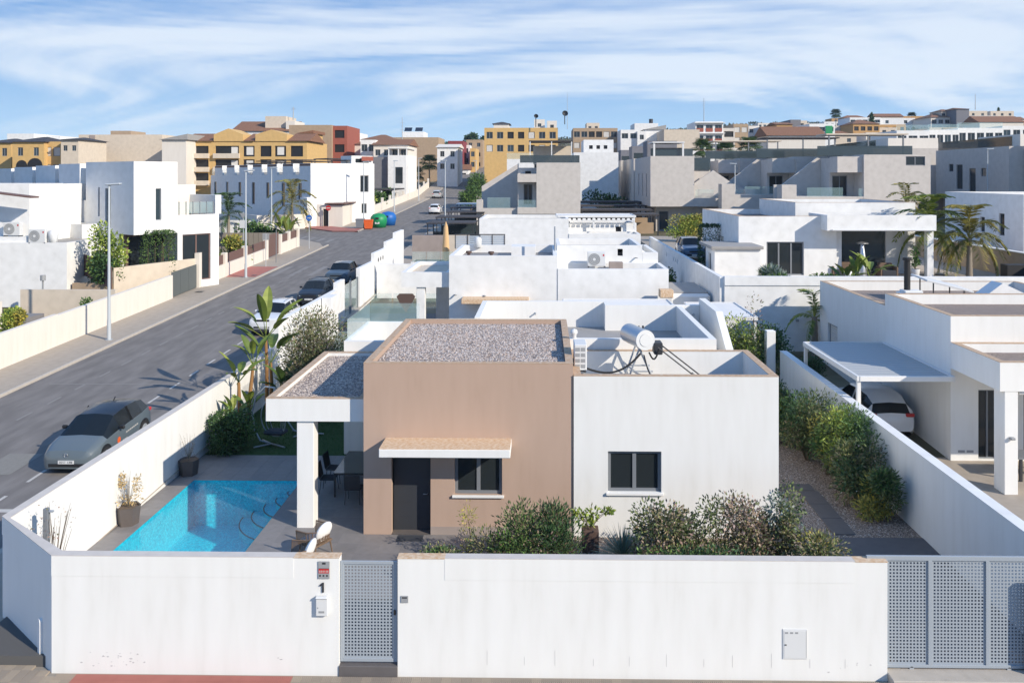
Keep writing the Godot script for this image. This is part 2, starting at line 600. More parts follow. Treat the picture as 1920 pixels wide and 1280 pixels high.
# ------------------------------------------------------------------ camera, sky, sun
func camera_and_light() -> void:
	var cam := Camera3D.new()
	cam.name = "camera"
	cam.projection = Camera3D.PROJECTION_FRUSTUM
	cam.keep_aspect = Camera3D.KEEP_HEIGHT
	cam.near = 0.2
	cam.far = 3000.0
	cam.size = 0.2 * 1280.0 / 1600.0
	cam.frustum_offset = Vector2(-33.0 / 1600.0 * 0.2, -310.0 / 1600.0 * 0.2)   # a level drone camera, cropped below the horizon
	cam.position = V(0, 9.85, 0)
	cam.rotation.y = atan(27.0 / 1600.0)
	add_child(cam)
	cam.current = true

	var e := Environment.new()
	e.background_mode = Environment.BG_SKY
	e.tonemap_mode = Environment.TONE_MAPPER_LINEAR
	e.tonemap_exposure = 1.1
	e.sdfgi_enabled = true
	e.ssao_enabled = true
	e.ssil_enabled = true
	e.fog_enabled = true
	e.fog_density = 0.00016
	e.fog_light_color = Color(0.78, 0.86, 0.96)
	var sky := Sky.new()
	var pm := PanoramaSkyMaterial.new()
	pm.panorama = sky_picture()
	pm.energy_multiplier = 1.0
	sky.sky_material = pm
	e.sky = sky
	var we := WorldEnvironment.new()
	we.name = "environment"
	we.environment = e
	add_child(we)

	var sun := DirectionalLight3D.new()
	sun.name = "sun"
	sun.light_energy = 1.55
	sun.light_color = Color(1.0, 0.955, 0.885)
	sun.light_angular_distance = 0.5
	sun.shadow_enabled = true
	add_child(sun)
	sun.look_at_from_position(Vector3.ZERO, V(-1.515, -1.0, -1.079), UP)

# Thin, wind-drawn cirrus over blue; the same all round the horizon.
func sky_picture() -> ImageTexture:
	var w := 4096
	var h := 2048
	var f1 := FastNoiseLite.new()
	f1.seed = 4
	f1.frequency = 1.0
	f1.fractal_octaves = 5
	f1.fractal_gain = 0.55
	var f2 := FastNoiseLite.new()
	f2.seed = 15
	f2.frequency = 1.0
	f2.fractal_octaves = 2
	var data := PackedByteArray()
	data.resize(w * h * 4)
	data.fill(255)
	var step := 1
	var y := 0
	while y < h:
		var el := PI / 2 - PI * (y + 0.5) / h
		step = 8 if el > 0.6 or el < -0.02 else (4 if el > 0.3 else 2)
		var s := sin(el)
		var base_lo := Vector3(0.50, 0.72, 0.93)
		var base_hi := Vector3(0.06, 0.26, 0.66)
		var b := base_lo.lerp(base_hi, pow(clampf((s - 0.035) / 0.20, 0, 1), 0.8))
		for x in range(0, w, step):
			var c := b
			if el > -0.02:
				var a := TAU * (x + 0.5) / w
				var k := 1.0 / (maxf(s, 0.0) + 0.085)
				var px := sin(a) * cos(el) * k
				var pz := -cos(a) * cos(el) * k
				# streaks run from lower left to upper right of the view
				var u := px * 0.96 + pz * 0.28
				var v := -px * 0.28 + pz * 0.96
				var warp := f2.get_noise_2d(u * 0.16 + 9.0, v * 0.16) * 1.5
				var n := f1.get_noise_2d(u * 0.22 + warp * 0.3, v * 0.62 + warp)
				var wisp := f1.get_noise_2d(u * 0.7 + warp * 0.6 + 40.0, v * 2.6 + warp * 2.0)
				var big := f2.get_noise_2d(u * 0.10 - 7.0, v * 0.2 + 3.0)
				var cover := smoothstep(-0.42, 0.70, n * 0.85 + big * 0.75 + wisp * 0.38 + 0.04)
				cover *= lerpf(0.25, 0.95, smoothstep(0.01, 0.09, s))
				var cloud := Vector3(0.80, 0.87, 0.95)
				c = b.lerp(cloud, cover * 0.85)
			else:
				c = Vector3(0.36, 0.33, 0.29)
			var r := int(255.0 * pow(c.x, 1.0 / 2.2))
			var g := int(255.0 * pow(c.y, 1.0 / 2.2))
			var bl := int(255.0 * pow(c.z, 1.0 / 2.2))
			for j in step:
				var o := (y * w + x + j) * 4
				data[o] = r
				data[o + 1] = g
				data[o + 2] = bl
		for j in range(1, step):
			rows_to_copy.append([y, y + j])
		y += step
	var im := Image.create_from_data(w, h, false, Image.FORMAT_RGBA8, data)
	for q in rows_to_copy:
		im.blit_rect(im, Rect2i(0, q[0], w, 1), Vector2i(0, q[1]))
	return ImageTexture.create_from_image(im)

var rows_to_copy := []

# ------------------------------------------------------------------ ground, road, pavements
func road_y(z: float) -> float:
	var d := -z
	if d > 180.0:
		return 5.46 + (d - 180.0) * 0.095 - 0.0
	return -0.93 + 0.0355 * d

func pave_y(z: float) -> float:
	return road_y(z) + 0.12

func hill(x: float, z: float) -> float:
	var d := -z
	var y := minf(-0.93 + 0.0355 * d, 5.46)
	if d > 180.0:
		var k := lerpf(0.012, 0.070, smoothstep(-150.0, -30.0, x))
		y += (minf(d, 640.0) - 180.0) * k
		y += smoothstep(20.0, 170.0, x) * smoothstep(180.0, 330.0, d) * 9.0
	y += smoothstep(14.0, 40.0, x) * smoothstep(60.0, 100.0, d) * 1.6
	return y

func ribbon(x0: float, x1: float, zs: Array, lift: float) -> MB:
	var mb := MB.new()
	for i in zs.size() - 1:
		var a: float = zs[i]
		var b: float = zs[i + 1]
		mb.quad(V(x0, road_y(a) + lift, a), V(x1, road_y(a) + lift, a), V(x1, road_y(b) + lift, b), V(x0, road_y(b) + lift, b))
	return mb

func setting() -> void:
	# the ground: one sheet out to the horizon, sunk under the gardens that have their own paving
	var xs := [-900.0, -500.0, -300.0, -200.0, -150.0, -120.0, -90.0, -70.0, -50.0, -38.0, -30.0, -26.4, -12.35, -12.2, -6.0, 0.0, 5.0, 10.3, 10.45, 20.0, 30.0, 42.0, 60.0, 80.0, 110.0, 150.0, 200.0, 300.0, 500.0, 900.0]
	var zs := [60.0, 0.0, -12.0, -17.05, -17.2, -24.0, -31.0, -38.6, -38.8, -50.0, -60.0, -75.0, -90.0, -110.0, -130.0, -155.0, -180.0, -210.0, -240.0, -280.0, -330.0, -390.0, -460.0, -540.0, -640.0, -800.0, -1200.0, -2200.0]
	var g := MB.new()
	var gy := func(x: float, z: float) -> float:
		var y := hill(x, z) - 0.14
		if x > -12.3 and x < 10.4 and z < -17.1 and z > -38.7:
			y = -2.2
		return y
	for i in xs.size() - 1:
		for j in zs.size() - 1:
			var a: float = xs[i]
			var b: float = xs[i + 1]
			var c: float = zs[j]
			var d: float = zs[j + 1]
			g.quad(V(a, gy.call(a, c), c), V(b, gy.call(b, c), c), V(b, gy.call(b, d), d), V(a, gy.call(a, d), d))
	struct("ground", g, M.earth)
	var rz := [30.0, 0.0, -20.0, -40.0, -60.0, -80.0, -100.0, -120.0, -140.0, -160.0, -180.0, -200.0, -220.0, -240.0, -260.0]
	struct("road", ribbon(-23.3, -14.4, rz, 0.0), M.asphalt)
	# side street that joins on the left at the crossing
	var side := MB.new()
	var q := [[-23.3, -88.5], [-23.3, -106.0], [-52.0, -133.0], [-90.0, -166.0], [-90.0, -150.0], [-52.0, -117.0], [-29.0, -98.0], [-25.0, -93.5]]
	side.slab(q, 0.0, 0.02)
	for i in side.v.size():
		side.v[i].y += road_y(side.v[i].z) - 0.016
	struct("road", side, M.asphalt)
	# pavements with a real kerb step
	var lp := MB.new()
	var lz := [30.0, 0.0, -20.0, -40.0, -60.0, -80.0, -88.0]
	lp = ribbon(-26.6, -23.48, lz, 0.12)
	var corner := MB.new()
	corner.slab([[-26.6, -88.0], [-23.48, -88.0], [-23.6, -90.5], [-24.6, -93.2], [-27.2, -96.5], [-31.0, -99.7], [-31.0, -96.0], [-26.6, -92.0]], 0.0, 0.12)
	for i in corner.v.size():
		corner.v[i].y += road_y(corner.v[i].z)
	lp.v.append_array(corner.v)
	lp.n.append_array(corner.n)
	var off := lp.v.size() - corner.v.size()
	for k in corner.ix:
		lp.ix.append(k + off)
	struct("pavement", lp, M.pavement)
	struct("pavement", ribbon(-26.6, -23.48, [-106.5, -120.0, -140.0, -160.0, -180.0, -200.0, -230.0, -260.0], 0.12), M.pavement)
	struct("pavement", ribbon(-14.22, -12.0, [30.0, 0.0, -20.0, -40.0, -60.0, -80.0, -120.0, -180.0, -260.0], 0.12), M.pavement)
	# kerb stones, each its own piece where they are near enough to tell apart
	var kb := MB.new()
	kb.cbox(0, 0.18, -0.16, 0.125, -0.985, 0.0, 0.02)
	var km := kb.mesh()
	var left_kerb := Node3D.new()
	left_kerb.name = "kerb"
	left_kerb.set_meta("kind", "structure")
	add_child(left_kerb)
	for i in 66:
		var z := -26.0 - i
		var s := part(left_kerb, "kerb_stone", km, M.kerb)
		s.position = V(-23.48, road_y(z), z)
		s.rotation.x = 0.0355
	var far_kerb := MB.new()
	for r in [[-23.48, -23.3, -106.5, -250.0], [-14.4, -14.22, 20.0, -250.0], [-23.48, -23.3, 20.0, -26.0]]:
		var z: float = r[2]
		while z > r[3]:
			var z2: float = maxf(z - 8.0, r[3])
			far_kerb.quad(V(r[0], road_y(z) + 0.125, z), V(r[1], road_y(z) + 0.125, z), V(r[1], road_y(z2) + 0.125, z2), V(r[0], road_y(z2) + 0.125, z2))
			var xx: float = r[1] if r[0] < -20 else r[0]
			var aa := V(xx, road_y(z) - 0.05, z)
			var bb := V(xx, road_y(z2) - 0.05, z2)
			if r[0] < -20:
				far_kerb.quad(aa, bb, bb + UP * 0.175, aa + UP * 0.175)
			else:
				far_kerb.quad(bb, aa, aa + UP * 0.175, bb + UP * 0.175)
			z = z2
	struct("kerb", far_kerb, M.kerb)
	# painted lines: each dash is a sheet 4 mm above the asphalt
	var marks := Node3D.new()
	marks.name = "road_marking"
	marks.set_meta("kind", "structure")
	add_child(marks)
	var dash := func(x: float, z: float, w: float, l: float, key: String) -> void:
		var d := MB.new()
		d.quad(V(x - w / 2, road_y(z) + 0.005, z), V(x + w / 2, road_y(z) + 0.005, z), V(x + w / 2, road_y(z - l) + 0.005, z - l), V(x - w / 2, road_y(z - l) + 0.005, z - l))
		part(marks, "dash", d, M[key])
	for i in 17:
		dash.call(-16.58 - i * 0.005, -22.9 - i * 2.1, 0.11, 1.02, "paint")
	for i in 26:
		dash.call(-20.74 - i * 0.008, -29.0 - i * 2.1, 0.10, 1.02, "paint_worn")
	dash.call(-19.4, -38.28, 6.1, 0.09, "paint_worn")
	dash.call(-17.6, -24.85, 6.2, 0.22, "paint")
	for i in 5:
		dash.call(-22.6 + i * 1.55, -70.2 - i * 0.15, 0.45, 5.5, "paint_worn")
	for i in 5:
		dash.call(-24.4 - i * 1.3, -95.0 - i * 1.1, 0.5, 3.2, "paint_worn")
	var sm := MB.new()
	sm.quad(V(-18.75, road_y(-27.7) + 0.005, -27.7), V(-17.55, road_y(-27.7) + 0.005, -27.7), V(-17.55, road_y(-29.6) + 0.005, -29.6), V(-18.75, road_y(-29.6) + 0.005, -29.6))
	struct("road_patch", sm, M.patch)
	var red := MB.new()
	red.quad(V(-26.3, pave_y(-69.0) + 0.005, -69.0), V(-23.5, pave_y(-69.0) + 0.005, -69.0), V(-23.5, pave_y(-75.0) + 0.005, -75.0), V(-26.3, pave_y(-75.0) + 0.005, -75.0))
	struct("red_paving", red, M.pave_red)
	var red2 := MB.new()
	red2.slab([[-23.48, -106.6], [-26.6, -106.6], [-36.0, -115.4], [-38.0, -118.0], [-36.0, -119.0], [-25.0, -110.0], [-23.48, -110.0]], 0.0, 0.14)
	for i in red2.v.size():
		red2.v[i].y += road_y(red2.v[i].z)
	struct("red_paving", red2, M.pave_red)
	# drain covers
	for p in [[-24.6, -36.6, 0.9], [-25.2, -62.0, 0.5], [-23.9, -70.0, 0.4]]:
		var dc := MB.new()
		dc.box(p[0] - p[2] / 2, p[0] + p[2] / 2, pave_y(p[1]) + 0.001, pave_y(p[1]) + 0.012, p[1] - 0.35, p[1] + 0.35)
		single("drain_cover", ["dark drain cover set in the beige pavement beside the near lamp post", "small square drain cover in the pavement by the grey driveway gate", "little round-cornered drain cover beside the red paving on the far pavement"][int(-p[1]) % 3], "drain cover", dc, M.frame_dark)
	front_pavement()

func front_pavement() -> void:
	# the ribbed tiles in front of the garden wall
	var base := MB.new()
	base.slab([[-14.2, -12.0], [40.0, -12.0], [40.0, -17.3], [6.7, -17.3], [-9.9, -17.25], [-12.4, -19.3], [-14.2, -19.3]], -0.4, -0.235)
	var pv := struct("pavement", base, M.joint_light)
	var tile := MB.new()
	tile.box(-0.098, 0.098, 0.0, 0.022, -0.098, 0.098)
	for i in 5:
		var x := -0.08 + i * 0.04
		tile.box(x - 0.014, x + 0.014, 0.022, 0.030, -0.096, 0.096)
	var tm := tile.mesh()
	for i in 88:
		for j in 2:
			var x := -9.75 + i * 0.2
			var z := -16.98 + j * 0.2
			var t := part(pv, "paving_tile", tm, M.pave_red if (x > -9.5 and x < -5.0) else M["ptile%d" % rng.randi_range(0, 2)])
			t.position = V(x, -0.234, z)
	for i in 8:
		for j in 10:
			var x := -9.95 - i * 0.2
			var z := -16.7 - j * 0.2
			if (x + 10.0) * 0.657 - (z + 17.15) * 0.754 > -0.13:
				continue
			var t := part(pv, "paving_tile", tm, M["ptile%d" % rng.randi_range(0, 2)])
			t.position = V(x, -0.234, z)
			t.rotation.y = PI / 2
	var sill := MB.new()
	sill.cbox(6.86, 12.6, -0.24, -0.06, -17.45, -16.86, 0.015)
	struct("gate_track", sill, M.kerb)

# ------------------------------------------------------------------ garden walls and gates of the nearest villa
func perforated(mb: MB, x0: float, x1: float, y0: float, y1: float, pitch: float, hole: float) -> void:
	var nx := int((x1 - x0 - 0.02) / pitch)
	var ny := int((y1 - y0 - 0.02) / pitch)
	var ox := x0 + (x1 - x0 - nx * pitch) / 2 + pitch / 2
	var oy := y0 + (y1 - y0 - ny * pitch) / 2 + pitch / 2
	var face := func(a: float, b: float, c: float, d: float) -> void:
		mb.quad(V(a, c, 0), V(b, c, 0), V(b, d, 0), V(a, d, 0))
		mb.quad(V(b, c, -0.004), V(a, c, -0.004), V(a, d, -0.004), V(b, d, -0.004))
	var last := y0
	for j in ny:
		var cy := oy + j * pitch
		face.call(x0, x1, last, cy - hole / 2)
		var lx := x0
		for i in nx:
			var cx := ox + i * pitch
			face.call(lx, cx - hole / 2, cy - hole / 2, cy + hole / 2)
			lx = cx + hole / 2
		face.call(lx, x1, cy - hole / 2, cy + hole / 2)
		last = cy + hole / 2
	face.call(x0, x1, last, y1)

func front_wall() -> void:
	var zf := -17.15
	var top := 2.145
	var w := thing("garden_wall", "white rendered garden wall wrapping the pool corner, with the number 1 on its end pier", "wall")
	var mb := MB.new()
	mb.slab([[-4.14, zf], [-10.0, zf], [-12.27, zf - 1.97], [-12.27, -38.7], [-12.05, -38.7], [-12.05, zf - 1.88], [-9.92, zf - 0.22], [-4.14, zf - 0.22]], -0.5, top)
	part(w, "wall", mb, M.white)
	var cap := MB.new()
	cap.slab([[-5.06, zf + 0.005], [-10.004, zf + 0.005], [-12.282, zf - 1.965], [-12.282, -38.6], [-12.27, -38.6], [-12.27, zf - 1.97], [-10.0, zf], [-5.06, zf]], 1.74, top)
	part(w, "wall_cap", cap, M.white)
	cap = MB.new()
	cap.slab([[-5.06, zf + 0.005], [-10.004, zf + 0.005], [-12.282, zf - 1.965], [-12.282, -38.7], [-12.04, -38.7], [-12.04, zf - 1.88], [-9.91, zf - 0.23], [-5.06, zf - 0.23]], top, top + 0.012)
	part(w, "wall_top", cap, M.wall_top)
	var st := MB.new()
	st.box(-5.06, -4.13, top, top + 0.014, zf - 0.23, zf + 0.012)
	part(w, "pier_top", st, M.stained)
	var r := thing("garden_wall", "long white street wall between the narrow gate and the wide sliding gate", "wall")
	mb = MB.new()
	mb.box(-2.95, 6.86, -0.5, top, zf - 0.22, zf)
	part(r, "wall", mb, M.white)
	cap = MB.new()
	cap.box(-2.0, 6.22, 1.72, top, zf, zf + 0.005)
	part(r, "wall_cap", cap, M.white)
	cap = MB.new()
	cap.box(-2.0, 6.22, top, top + 0.012, zf - 0.23, zf + 0.005)
	part(r, "wall_top", cap, M.wall_top)
	st = MB.new()
	st.box(-2.96, -2.0, top, top + 0.014, zf - 0.23, zf + 0.012)
	st.box(6.22, 6.87, top, top + 0.014, zf - 0.23, zf + 0.012)
	part(r, "pier_top", st, M.stained)
	# flaked paint: small hollows showing grey render low on the walls
	var chip := MB.new()
	for i in 34:
		var cl: float = [-9.1, -8.8, -8.6, -8.3, -8.2, -8.7, -5.2, -8.4, 6.0, 6.35][i % 10]
		var x := cl + rng.randf_range(-0.35, 0.35)
		var y := rng.randf_range(-0.08, 0.14) + (0.1 if i % 3 == 0 else 0.0)
		var s := rng.randf_range(0.008, 0.03)
		var pts := PackedVector2Array()
		for k in 7:
			var a := TAU * k / 7
			pts.append(Vector2(x + cos(a) * s * rng.randf_range(0.6, 1.6), y + sin(a) * s * rng.randf_range(0.3, 0.7)))
		chip.prism(pts, zf + 0.0005, zf + 0.0025)
	for i in 11:
		var x := -1.2 + i * 0.72 + rng.randf_range(-0.1, 0.1)
		chip.box(x - 0.004, x + 0.004, 0.02, rng.randf_range(0.14, 0.34), zf + 0.0005, zf + 0.0022)
	var ch := part(r, "flaked_paint", chip, M.chip_grey)
	stuff(ch)
	var side := thing("garden_wall", "shaded white wall along the right side of the gravel garden", "wall")
	mb = MB.new()
	mb.box(10.33, 10.62, -0.5, 2.2, -37.5, zf - 0.3)
	part(side, "wall", mb, M.white)
	cap = MB.new()
	cap.box(10.32, 10.63, 2.2, 2.216, -37.5, zf - 0.3)
	part(side, "wall_cap", cap, M.white_clean)
	mb = MB.new()
	mb.cbox(9.85, 10.25, -0.3, 3.0, -38.3, -37.9, 0.02)
	single("gate_pillar", "white rendered pillar at the far end of the right garden wall, in front of a hedge", "pillar", mb, M.white)

	# narrow gate
	var g := thing("garden_gate", "narrow grey perforated metal garden gate between two white piers", "gate", V(-4.14, 0, zf - 0.09))
	mb = MB.new()
	mb.cbox(0.01, 0.075, 0.02, 2.055, -0.02, 0.02, 0.004)
	mb.cbox(1.085, 1.175, 0.02, 2.055, -0.02, 0.02, 0.004)
	mb.cbox(0.075, 1.085, 1.99, 2.055, -0.02, 0.02, 0.004)
	mb.cbox(0.075, 1.085, 0.02, 0.09, -0.02, 0.02, 0.004)
	part(g, "frame", mb, M.gate_grey)
	mb = MB.new()
	perforated(mb, 0.075, 1.085, 0.09, 1.99, 0.066, 0.036)
	part(g, "perforated_panel", mb, M.gate_grey)
	mb = MB.new()
	mb.cbox(1.1, 1.14, 0.98, 1.08, 0.02, 0.045, 0.006)
	part(g, "lock", mb, M.black)
	mb = MB.new()
	mb.cbox(-4.14, -2.95, -0.35, -0.02, zf - 0.3, zf + 0.03, 0.01)
	single("gate_step", "grey stone step under the narrow perforated gate", "step", mb, M.drive)
	# sliding gate
	g = thing("sliding_gate", "wide blue-grey perforated sliding gate at the right end of the street wall", "gate", V(6.8, 0, zf - 0.16))
	mb = MB.new()
	for x in [[0.0, 0.12], [0.93, 1.01], [2.08, 2.15], [3.3, 3.37], [4.5, 4.6]]:
		mb.cbox(x[0], x[1], 0.03, 2.12, -0.03, 0.03, 0.004)
	mb.cbox(-0.3, 4.6, 2.12, 2.21, -0.03, 0.03, 0.004)
	mb.cbox(-0.3, 4.6, -0.03, 0.03, -0.03, 0.03, 0.004)
	part(g, "frame", mb, M.gate_grey)
	for x in [[0.12, 0.93], [1.01, 2.08], [2.15, 3.3], [3.37, 4.5]]:
		mb = MB.new()
		perforated(mb, x[0], x[1], 0.03, 2.12, 0.068, 0.037)
		part(g, "perforated_panel", mb, M.gate_grey)
	for x in [0.6, 2.55]:
		mb = MB.new()
		mb.tube([V(x, -0.05, -0.02), V(x, -0.05, 0.03)], 0.045, 12)
		part(g, "wheel", mb, M.galva)
	mb = MB.new()
	mb.cbox(9.62, 9.86, -0.25, 1.78, zf - 0.06, zf + 0.05, 0.008)
	single("gate_post", "slate grey guide post in front of the sliding gate at the right edge", "post", mb, M.frame_grey)

	# things fixed to the street wall
	var al := thing("alarm_sign", "grey alarm company plate with a red band high on the pier by the narrow gate", "sign", V(-4.44, 1.91, zf + 0.012))
	mb = MB.new()
	mb.cbox(-0.115, 0.115, -0.175, 0.175, 0, 0.012, 0.003)
	part(al, "plate", mb, M.plastic_grey)
	mb = MB.new()
	mb.box(-0.105, 0.105, -0.062, 0.028, 0.012, 0.015)
	part(al, "red_band", mb, M.red_sign)
	bxp(al, "emblem", "frame_dark", [-0.035, 0.035, 0.115, 0.155, 0.012, 0.015])
	bxp(al, "line", "frame_dark", [-0.104, 0.104, 0.0281, 0.036, 0.012, 0.0155])
	for i in 3:
		bxp(al, "print_mark", "frame_dark", [-0.095 + i * 0.07, -0.06 + i * 0.07, -0.13, -0.095, 0.012, 0.014])
	for i in 7:
		var s := rng.randf_range(0.008, 0.018)
		bxp(al, "lettering", "paint", [-0.09 + i * 0.027, -0.09 + i * 0.027 + s, -0.045, -0.005, 0.015, 0.0165])
	var one := TextMesh.new()
	var font := SystemFont.new()
	font.font_names = PackedStringArray(["Droid Sans"])
	font.font_weight = 700
	one.text = "1"
	one.font = font
	one.font_size = 26
	one.pixel_size = 0.0098
	one.depth = 0.02
	var n := part(self, "house_number", one, M.frame_dark)
	n.position = V(-4.47, 1.545, zf + 0.014)
	tag(n, "grey house number 1 fixed on the white pier above the letter box", "number")
	var lb := thing("letter_box", "small white letter box with a dark slot below the house number", "letter box", V(-4.47, 1.2, zf))
	mb = MB.new()
	mb.cbox(-0.12, 0.12, -0.19, 0.15, 0.002, 0.085, 0.012)
	part(lb, "body", mb, M.plastic_white)
	mb = MB.new()
	mb.cbox(-0.13, 0.13, 0.15, 0.2, 0.002, 0.11, 0.02)
	part(lb, "lid", mb, M.plastic_white)
	mb = MB.new()
	mb.box(-0.06, 0.055, -0.125, -0.085, 0.085, 0.088)
	mb.box(-0.085, -0.065, -0.03, -0.01, 0.085, 0.092)
	part(lb, "slot", mb, M.plastic_grey)
	mb = MB.new()
	mb.cbox(-0.075, 0.075, -0.07, 0.07, 0, 0.02, 0.005)
	var dbl := single("door_bell", "square grey door bell plate right of the narrow gate", "door bell", mb, M.plastic_grey, V(-2.81, 1.33, zf))
	mb = MB.new()
	mb.cbox(-0.05, 0.05, 0.02, 0.05, 0.02, 0.024, 0.002)
	part(dbl, "button", mb, M.frame_dark)
	var mx := thing("meter_box", "flush grey metal meter cabinet low in the street wall", "meter cabinet", V(5.02, 0.5, zf))
	mb = MB.new()
	mb.cbox(-0.245, 0.245, -0.3, 0.3, 0, 0.014, 0.003)
	part(mx, "frame", mb, M.plastic_white)
	mb = MB.new()
	mb.cbox(-0.22, 0.215, -0.275, 0.27, 0.014, 0.02, 0.002)
	part(mx, "door", mb, M.plastic_white)
	for i in 3:
		bxp(mx, "label", "plastic_grey", [-0.2 + i * 0.1, -0.14 + i * 0.1, 0.21, 0.245, 0.02, 0.022])
	bxp(mx, "lock", "frame_dark", [-0.205, -0.17, -0.02, 0.0, 0.02, 0.03])
	bxp(mx, "seam", "plastic_grey", [0.216, 0.226, -0.27, 0.27, 0.014, 0.017])
	# cable duct on the cut-off corner
	var dk := thing("cable_duct", "white cable duct with a rounded top on the shaded cut-off corner wall", "cable duct", V(-10.42, -0.235, zf - 0.365))
	mb = MB.new()
	var arc := PackedVector2Array([Vector2(-0.06, 0), Vector2(0.06, 0)])
	for i in 7:
		var a := PI * i / 6
		arc.append(Vector2(cos(a) * 0.06, 0.86 + sin(a) * 0.07))
	mb.prism(arc, 0.0, 0.06)
	dk.rotation.y = -atan2(1.97, 2.27)
	part(dk, "duct", mb, M.white_clean)
	for y in [0.25, 0.8]:
		mb = MB.new()
		mb.tube([V(-0.075, y, 0.03), V(-0.06, y, 0.03)], 0.016, 6)
		part(dk, "clip", mb, M.black)

# ------------------------------------------------------------------ the nearest villa
func villa_near() -> void:
	var t := thing("villa", "single-storey villa with a tan entrance block, white wing and gravel roofs behind the street wall", "house")
	blk(t, "tan_block", -4.97, 0.80, -30.66, -23.41, -0.1, 4.7, "render_tan", [["f", -4.2, -3.12, 0.0, 2.38, "o"], ["f", -2.46, -1.15, 1.1, 2.3, "w"], ["l", -29.0, -25.2, 0.03, 2.4, "g"]], {"par": 0.13, "th": 0.2, "roof": "gravel_roof", "cope": "coping"})
	blk(t, "white_wing", 0.815, 6.40, -26.9, -23.36, -0.1, 4.38, "white", [["f", 1.75, 3.21, 1.21, 2.33, "w"]], {"par": 0.8, "th": 0.2, "cope": "coping", "roof": "roof_grey"})
	# plinths
	var mb := MB.new()
	mb.box(-3.12, 0.79, -0.05, 0.22, -23.41, -23.402)
	part(t, "plinth", mb, M.taupe)
	# door in its recess
	mb = MB.new()
	mb.cbox(-4.2, -3.12, 0.0, 2.38, -23.80, -23.71, 0.004)
	var dr := part(t, "door", mb, M.door_dark)
	for i in 5:
		bxp(dr, "door_groove", "frame_dark", [-4.08, -3.26, 0.36 + i * 0.42, 0.366 + i * 0.42, -23.71, -23.707])
	mb = MB.new()
	mb.tube([V(-3.24, 1.02, -23.71), V(-3.24, 1.02, -23.65), V(-3.36, 1.02, -23.65)], 0.012, 8)
	part(dr, "handle", mb, M.steel)
	mb = MB.new()
	mb.box(-4.2, -3.12, -0.09, 0.006, -23.71, -23.41)
	part(t, "threshold", mb, M.slate)
	for w in [[-2.52, -1.1, 1.1, -23.41], [1.70, 3.26, 1.21, -23.36]]:
		mb = MB.new()
		mb.cbox(w[0], w[1], w[2] - 0.07, w[2] - 0.005, w[3] - 0.2, w[3] + 0.07, 0.006)
		part(t, "window_sill", mb, M.white_clean)
	mb = MB.new()
	mb.cbox(-4.36, -0.89, 2.43, 2.648, -23.405, -22.42, 0.012)
	part(t, "canopy", mb, M.white)
	mb = MB.new()
	mb.box(-4.355, -0.895, 2.648, 2.66, -23.405, -22.43)
	part(t, "canopy_top", mb, M.stained)
	# porch
	blk(t, "porch_roof", -7.78, -4.985, -30.1, -23.73, 3.0, 3.63, "white", [], {"par": 0.11, "th": 0.2, "roof": "gravel_roof", "cope": "coping"})
	mb = MB.new()
	mb.cbox(-6.93, -6.46, -0.05, 2.999, -24.27, -23.8, 0.008)
	part(t, "column", mb, M.white)
	# rear: roof terrace with glass rail on the left, sun terrace behind the wing
	blk(t, "rear_block", -7.1, -4.98, -34.3, -30.15, -0.1, 4.0, "white", [["f", -6.2, -5.2, 0.03, 2.3, "g"]], {"par": 0.78, "th": 0.2, "roof": "roof_grey"})
	for g in [[-7.02, -7.005, -34.2, -30.3], [-7.0, -5.0, -34.22, -34.205]]:
		mb = MB.new()
		mb.box(g[0], g[1], 4.0, 4.74, g[2], g[3])
		part(t, "glass_balustrade", mb, M.glass_rail)
	blk(t, "rear_wall", 0.81, 6.40, -34.8, -26.92, -0.1, 3.74, "white", [], {"par": 0.0})
	blk(t, "rear_wall", -2.5, 0.8, -34.8, -30.67, -0.1, 3.74, "white", [], {"par": 0.0})
	mb = MB.new()
	mb.box(0.82, 5.43, 3.74, 4.72, -27.12, -26.92)
	mb.box(5.23, 5.43, 3.74, 4.72, -33.8, -27.12)
	mb.box(2.42, 6.15, 3.74, 4.75, -34.0, -33.8)
	mb.box(2.42, 2.62, 3.74, 4.75, -34.6, -34.0)
	mb.box(-2.5, 2.42, 3.74, 4.77, -34.8, -34.6)
	mb.box(-2.5, -2.3, 3.74, 4.77, -34.6, -30.67)
	part(t, "parapet", mb, M.white)
	mb = MB.new()
	mb.xf = Transform3D(Basis(V(0, 0, -1), UP, V(1, 0, 0)), V(0, 0, 0))
	mb.prism(PackedVector2Array([Vector2(26.93, 3.74), Vector2(34.0, 3.74), Vector2(34.0, 5.0), Vector2(30.7, 5.0), Vector2(28.9, 3.95), Vector2(26.93, 3.95)]), 6.16, 6.41)
	part(t, "stair_wall", mb, M.white)
	mb = MB.new()
	for p in [[-0.35, 4.3, -34.6], [4.35, 4.02, -26.92], [4.35, 3.72, -26.9], [5.9, 4.4, -33.8]]:
		mb.bar(V(p[0], p[1], p[2]), V(p[0], p[1] - 0.02, p[2] + 0.16), 0.05, 0.04)
		mb.box(p[0] - 0.035, p[0] + 0.035, p[1] - 0.06, p[1] + 0.03, p[2], p[2] + 0.015)
	part(t, "rain_spout", mb, M.galva)
	mb = MB.new()
	mb.lathe([Vector2(0.07, 0.0), Vector2(0.08, 0.14), Vector2(0.12, 0.17), Vector2(0.10, 0.27), Vector2(0.001, 0.31)], 14, V(0.95, 4.72, -27.0))
	part(t, "vent", mb, M.plastic_white)

	# solar water heater on the wing roof
	var s := thing("solar_heater", "solar water heater with a steel tank and slanting panel on the white wing roof", "solar heater", V(0, 3.58, 0))
	mb = MB.new()
	var a := V(3.0, 1.42, -25.28)
	var b := V(2.62, 1.42, -26.5)
	var d := (b - a).normalized()
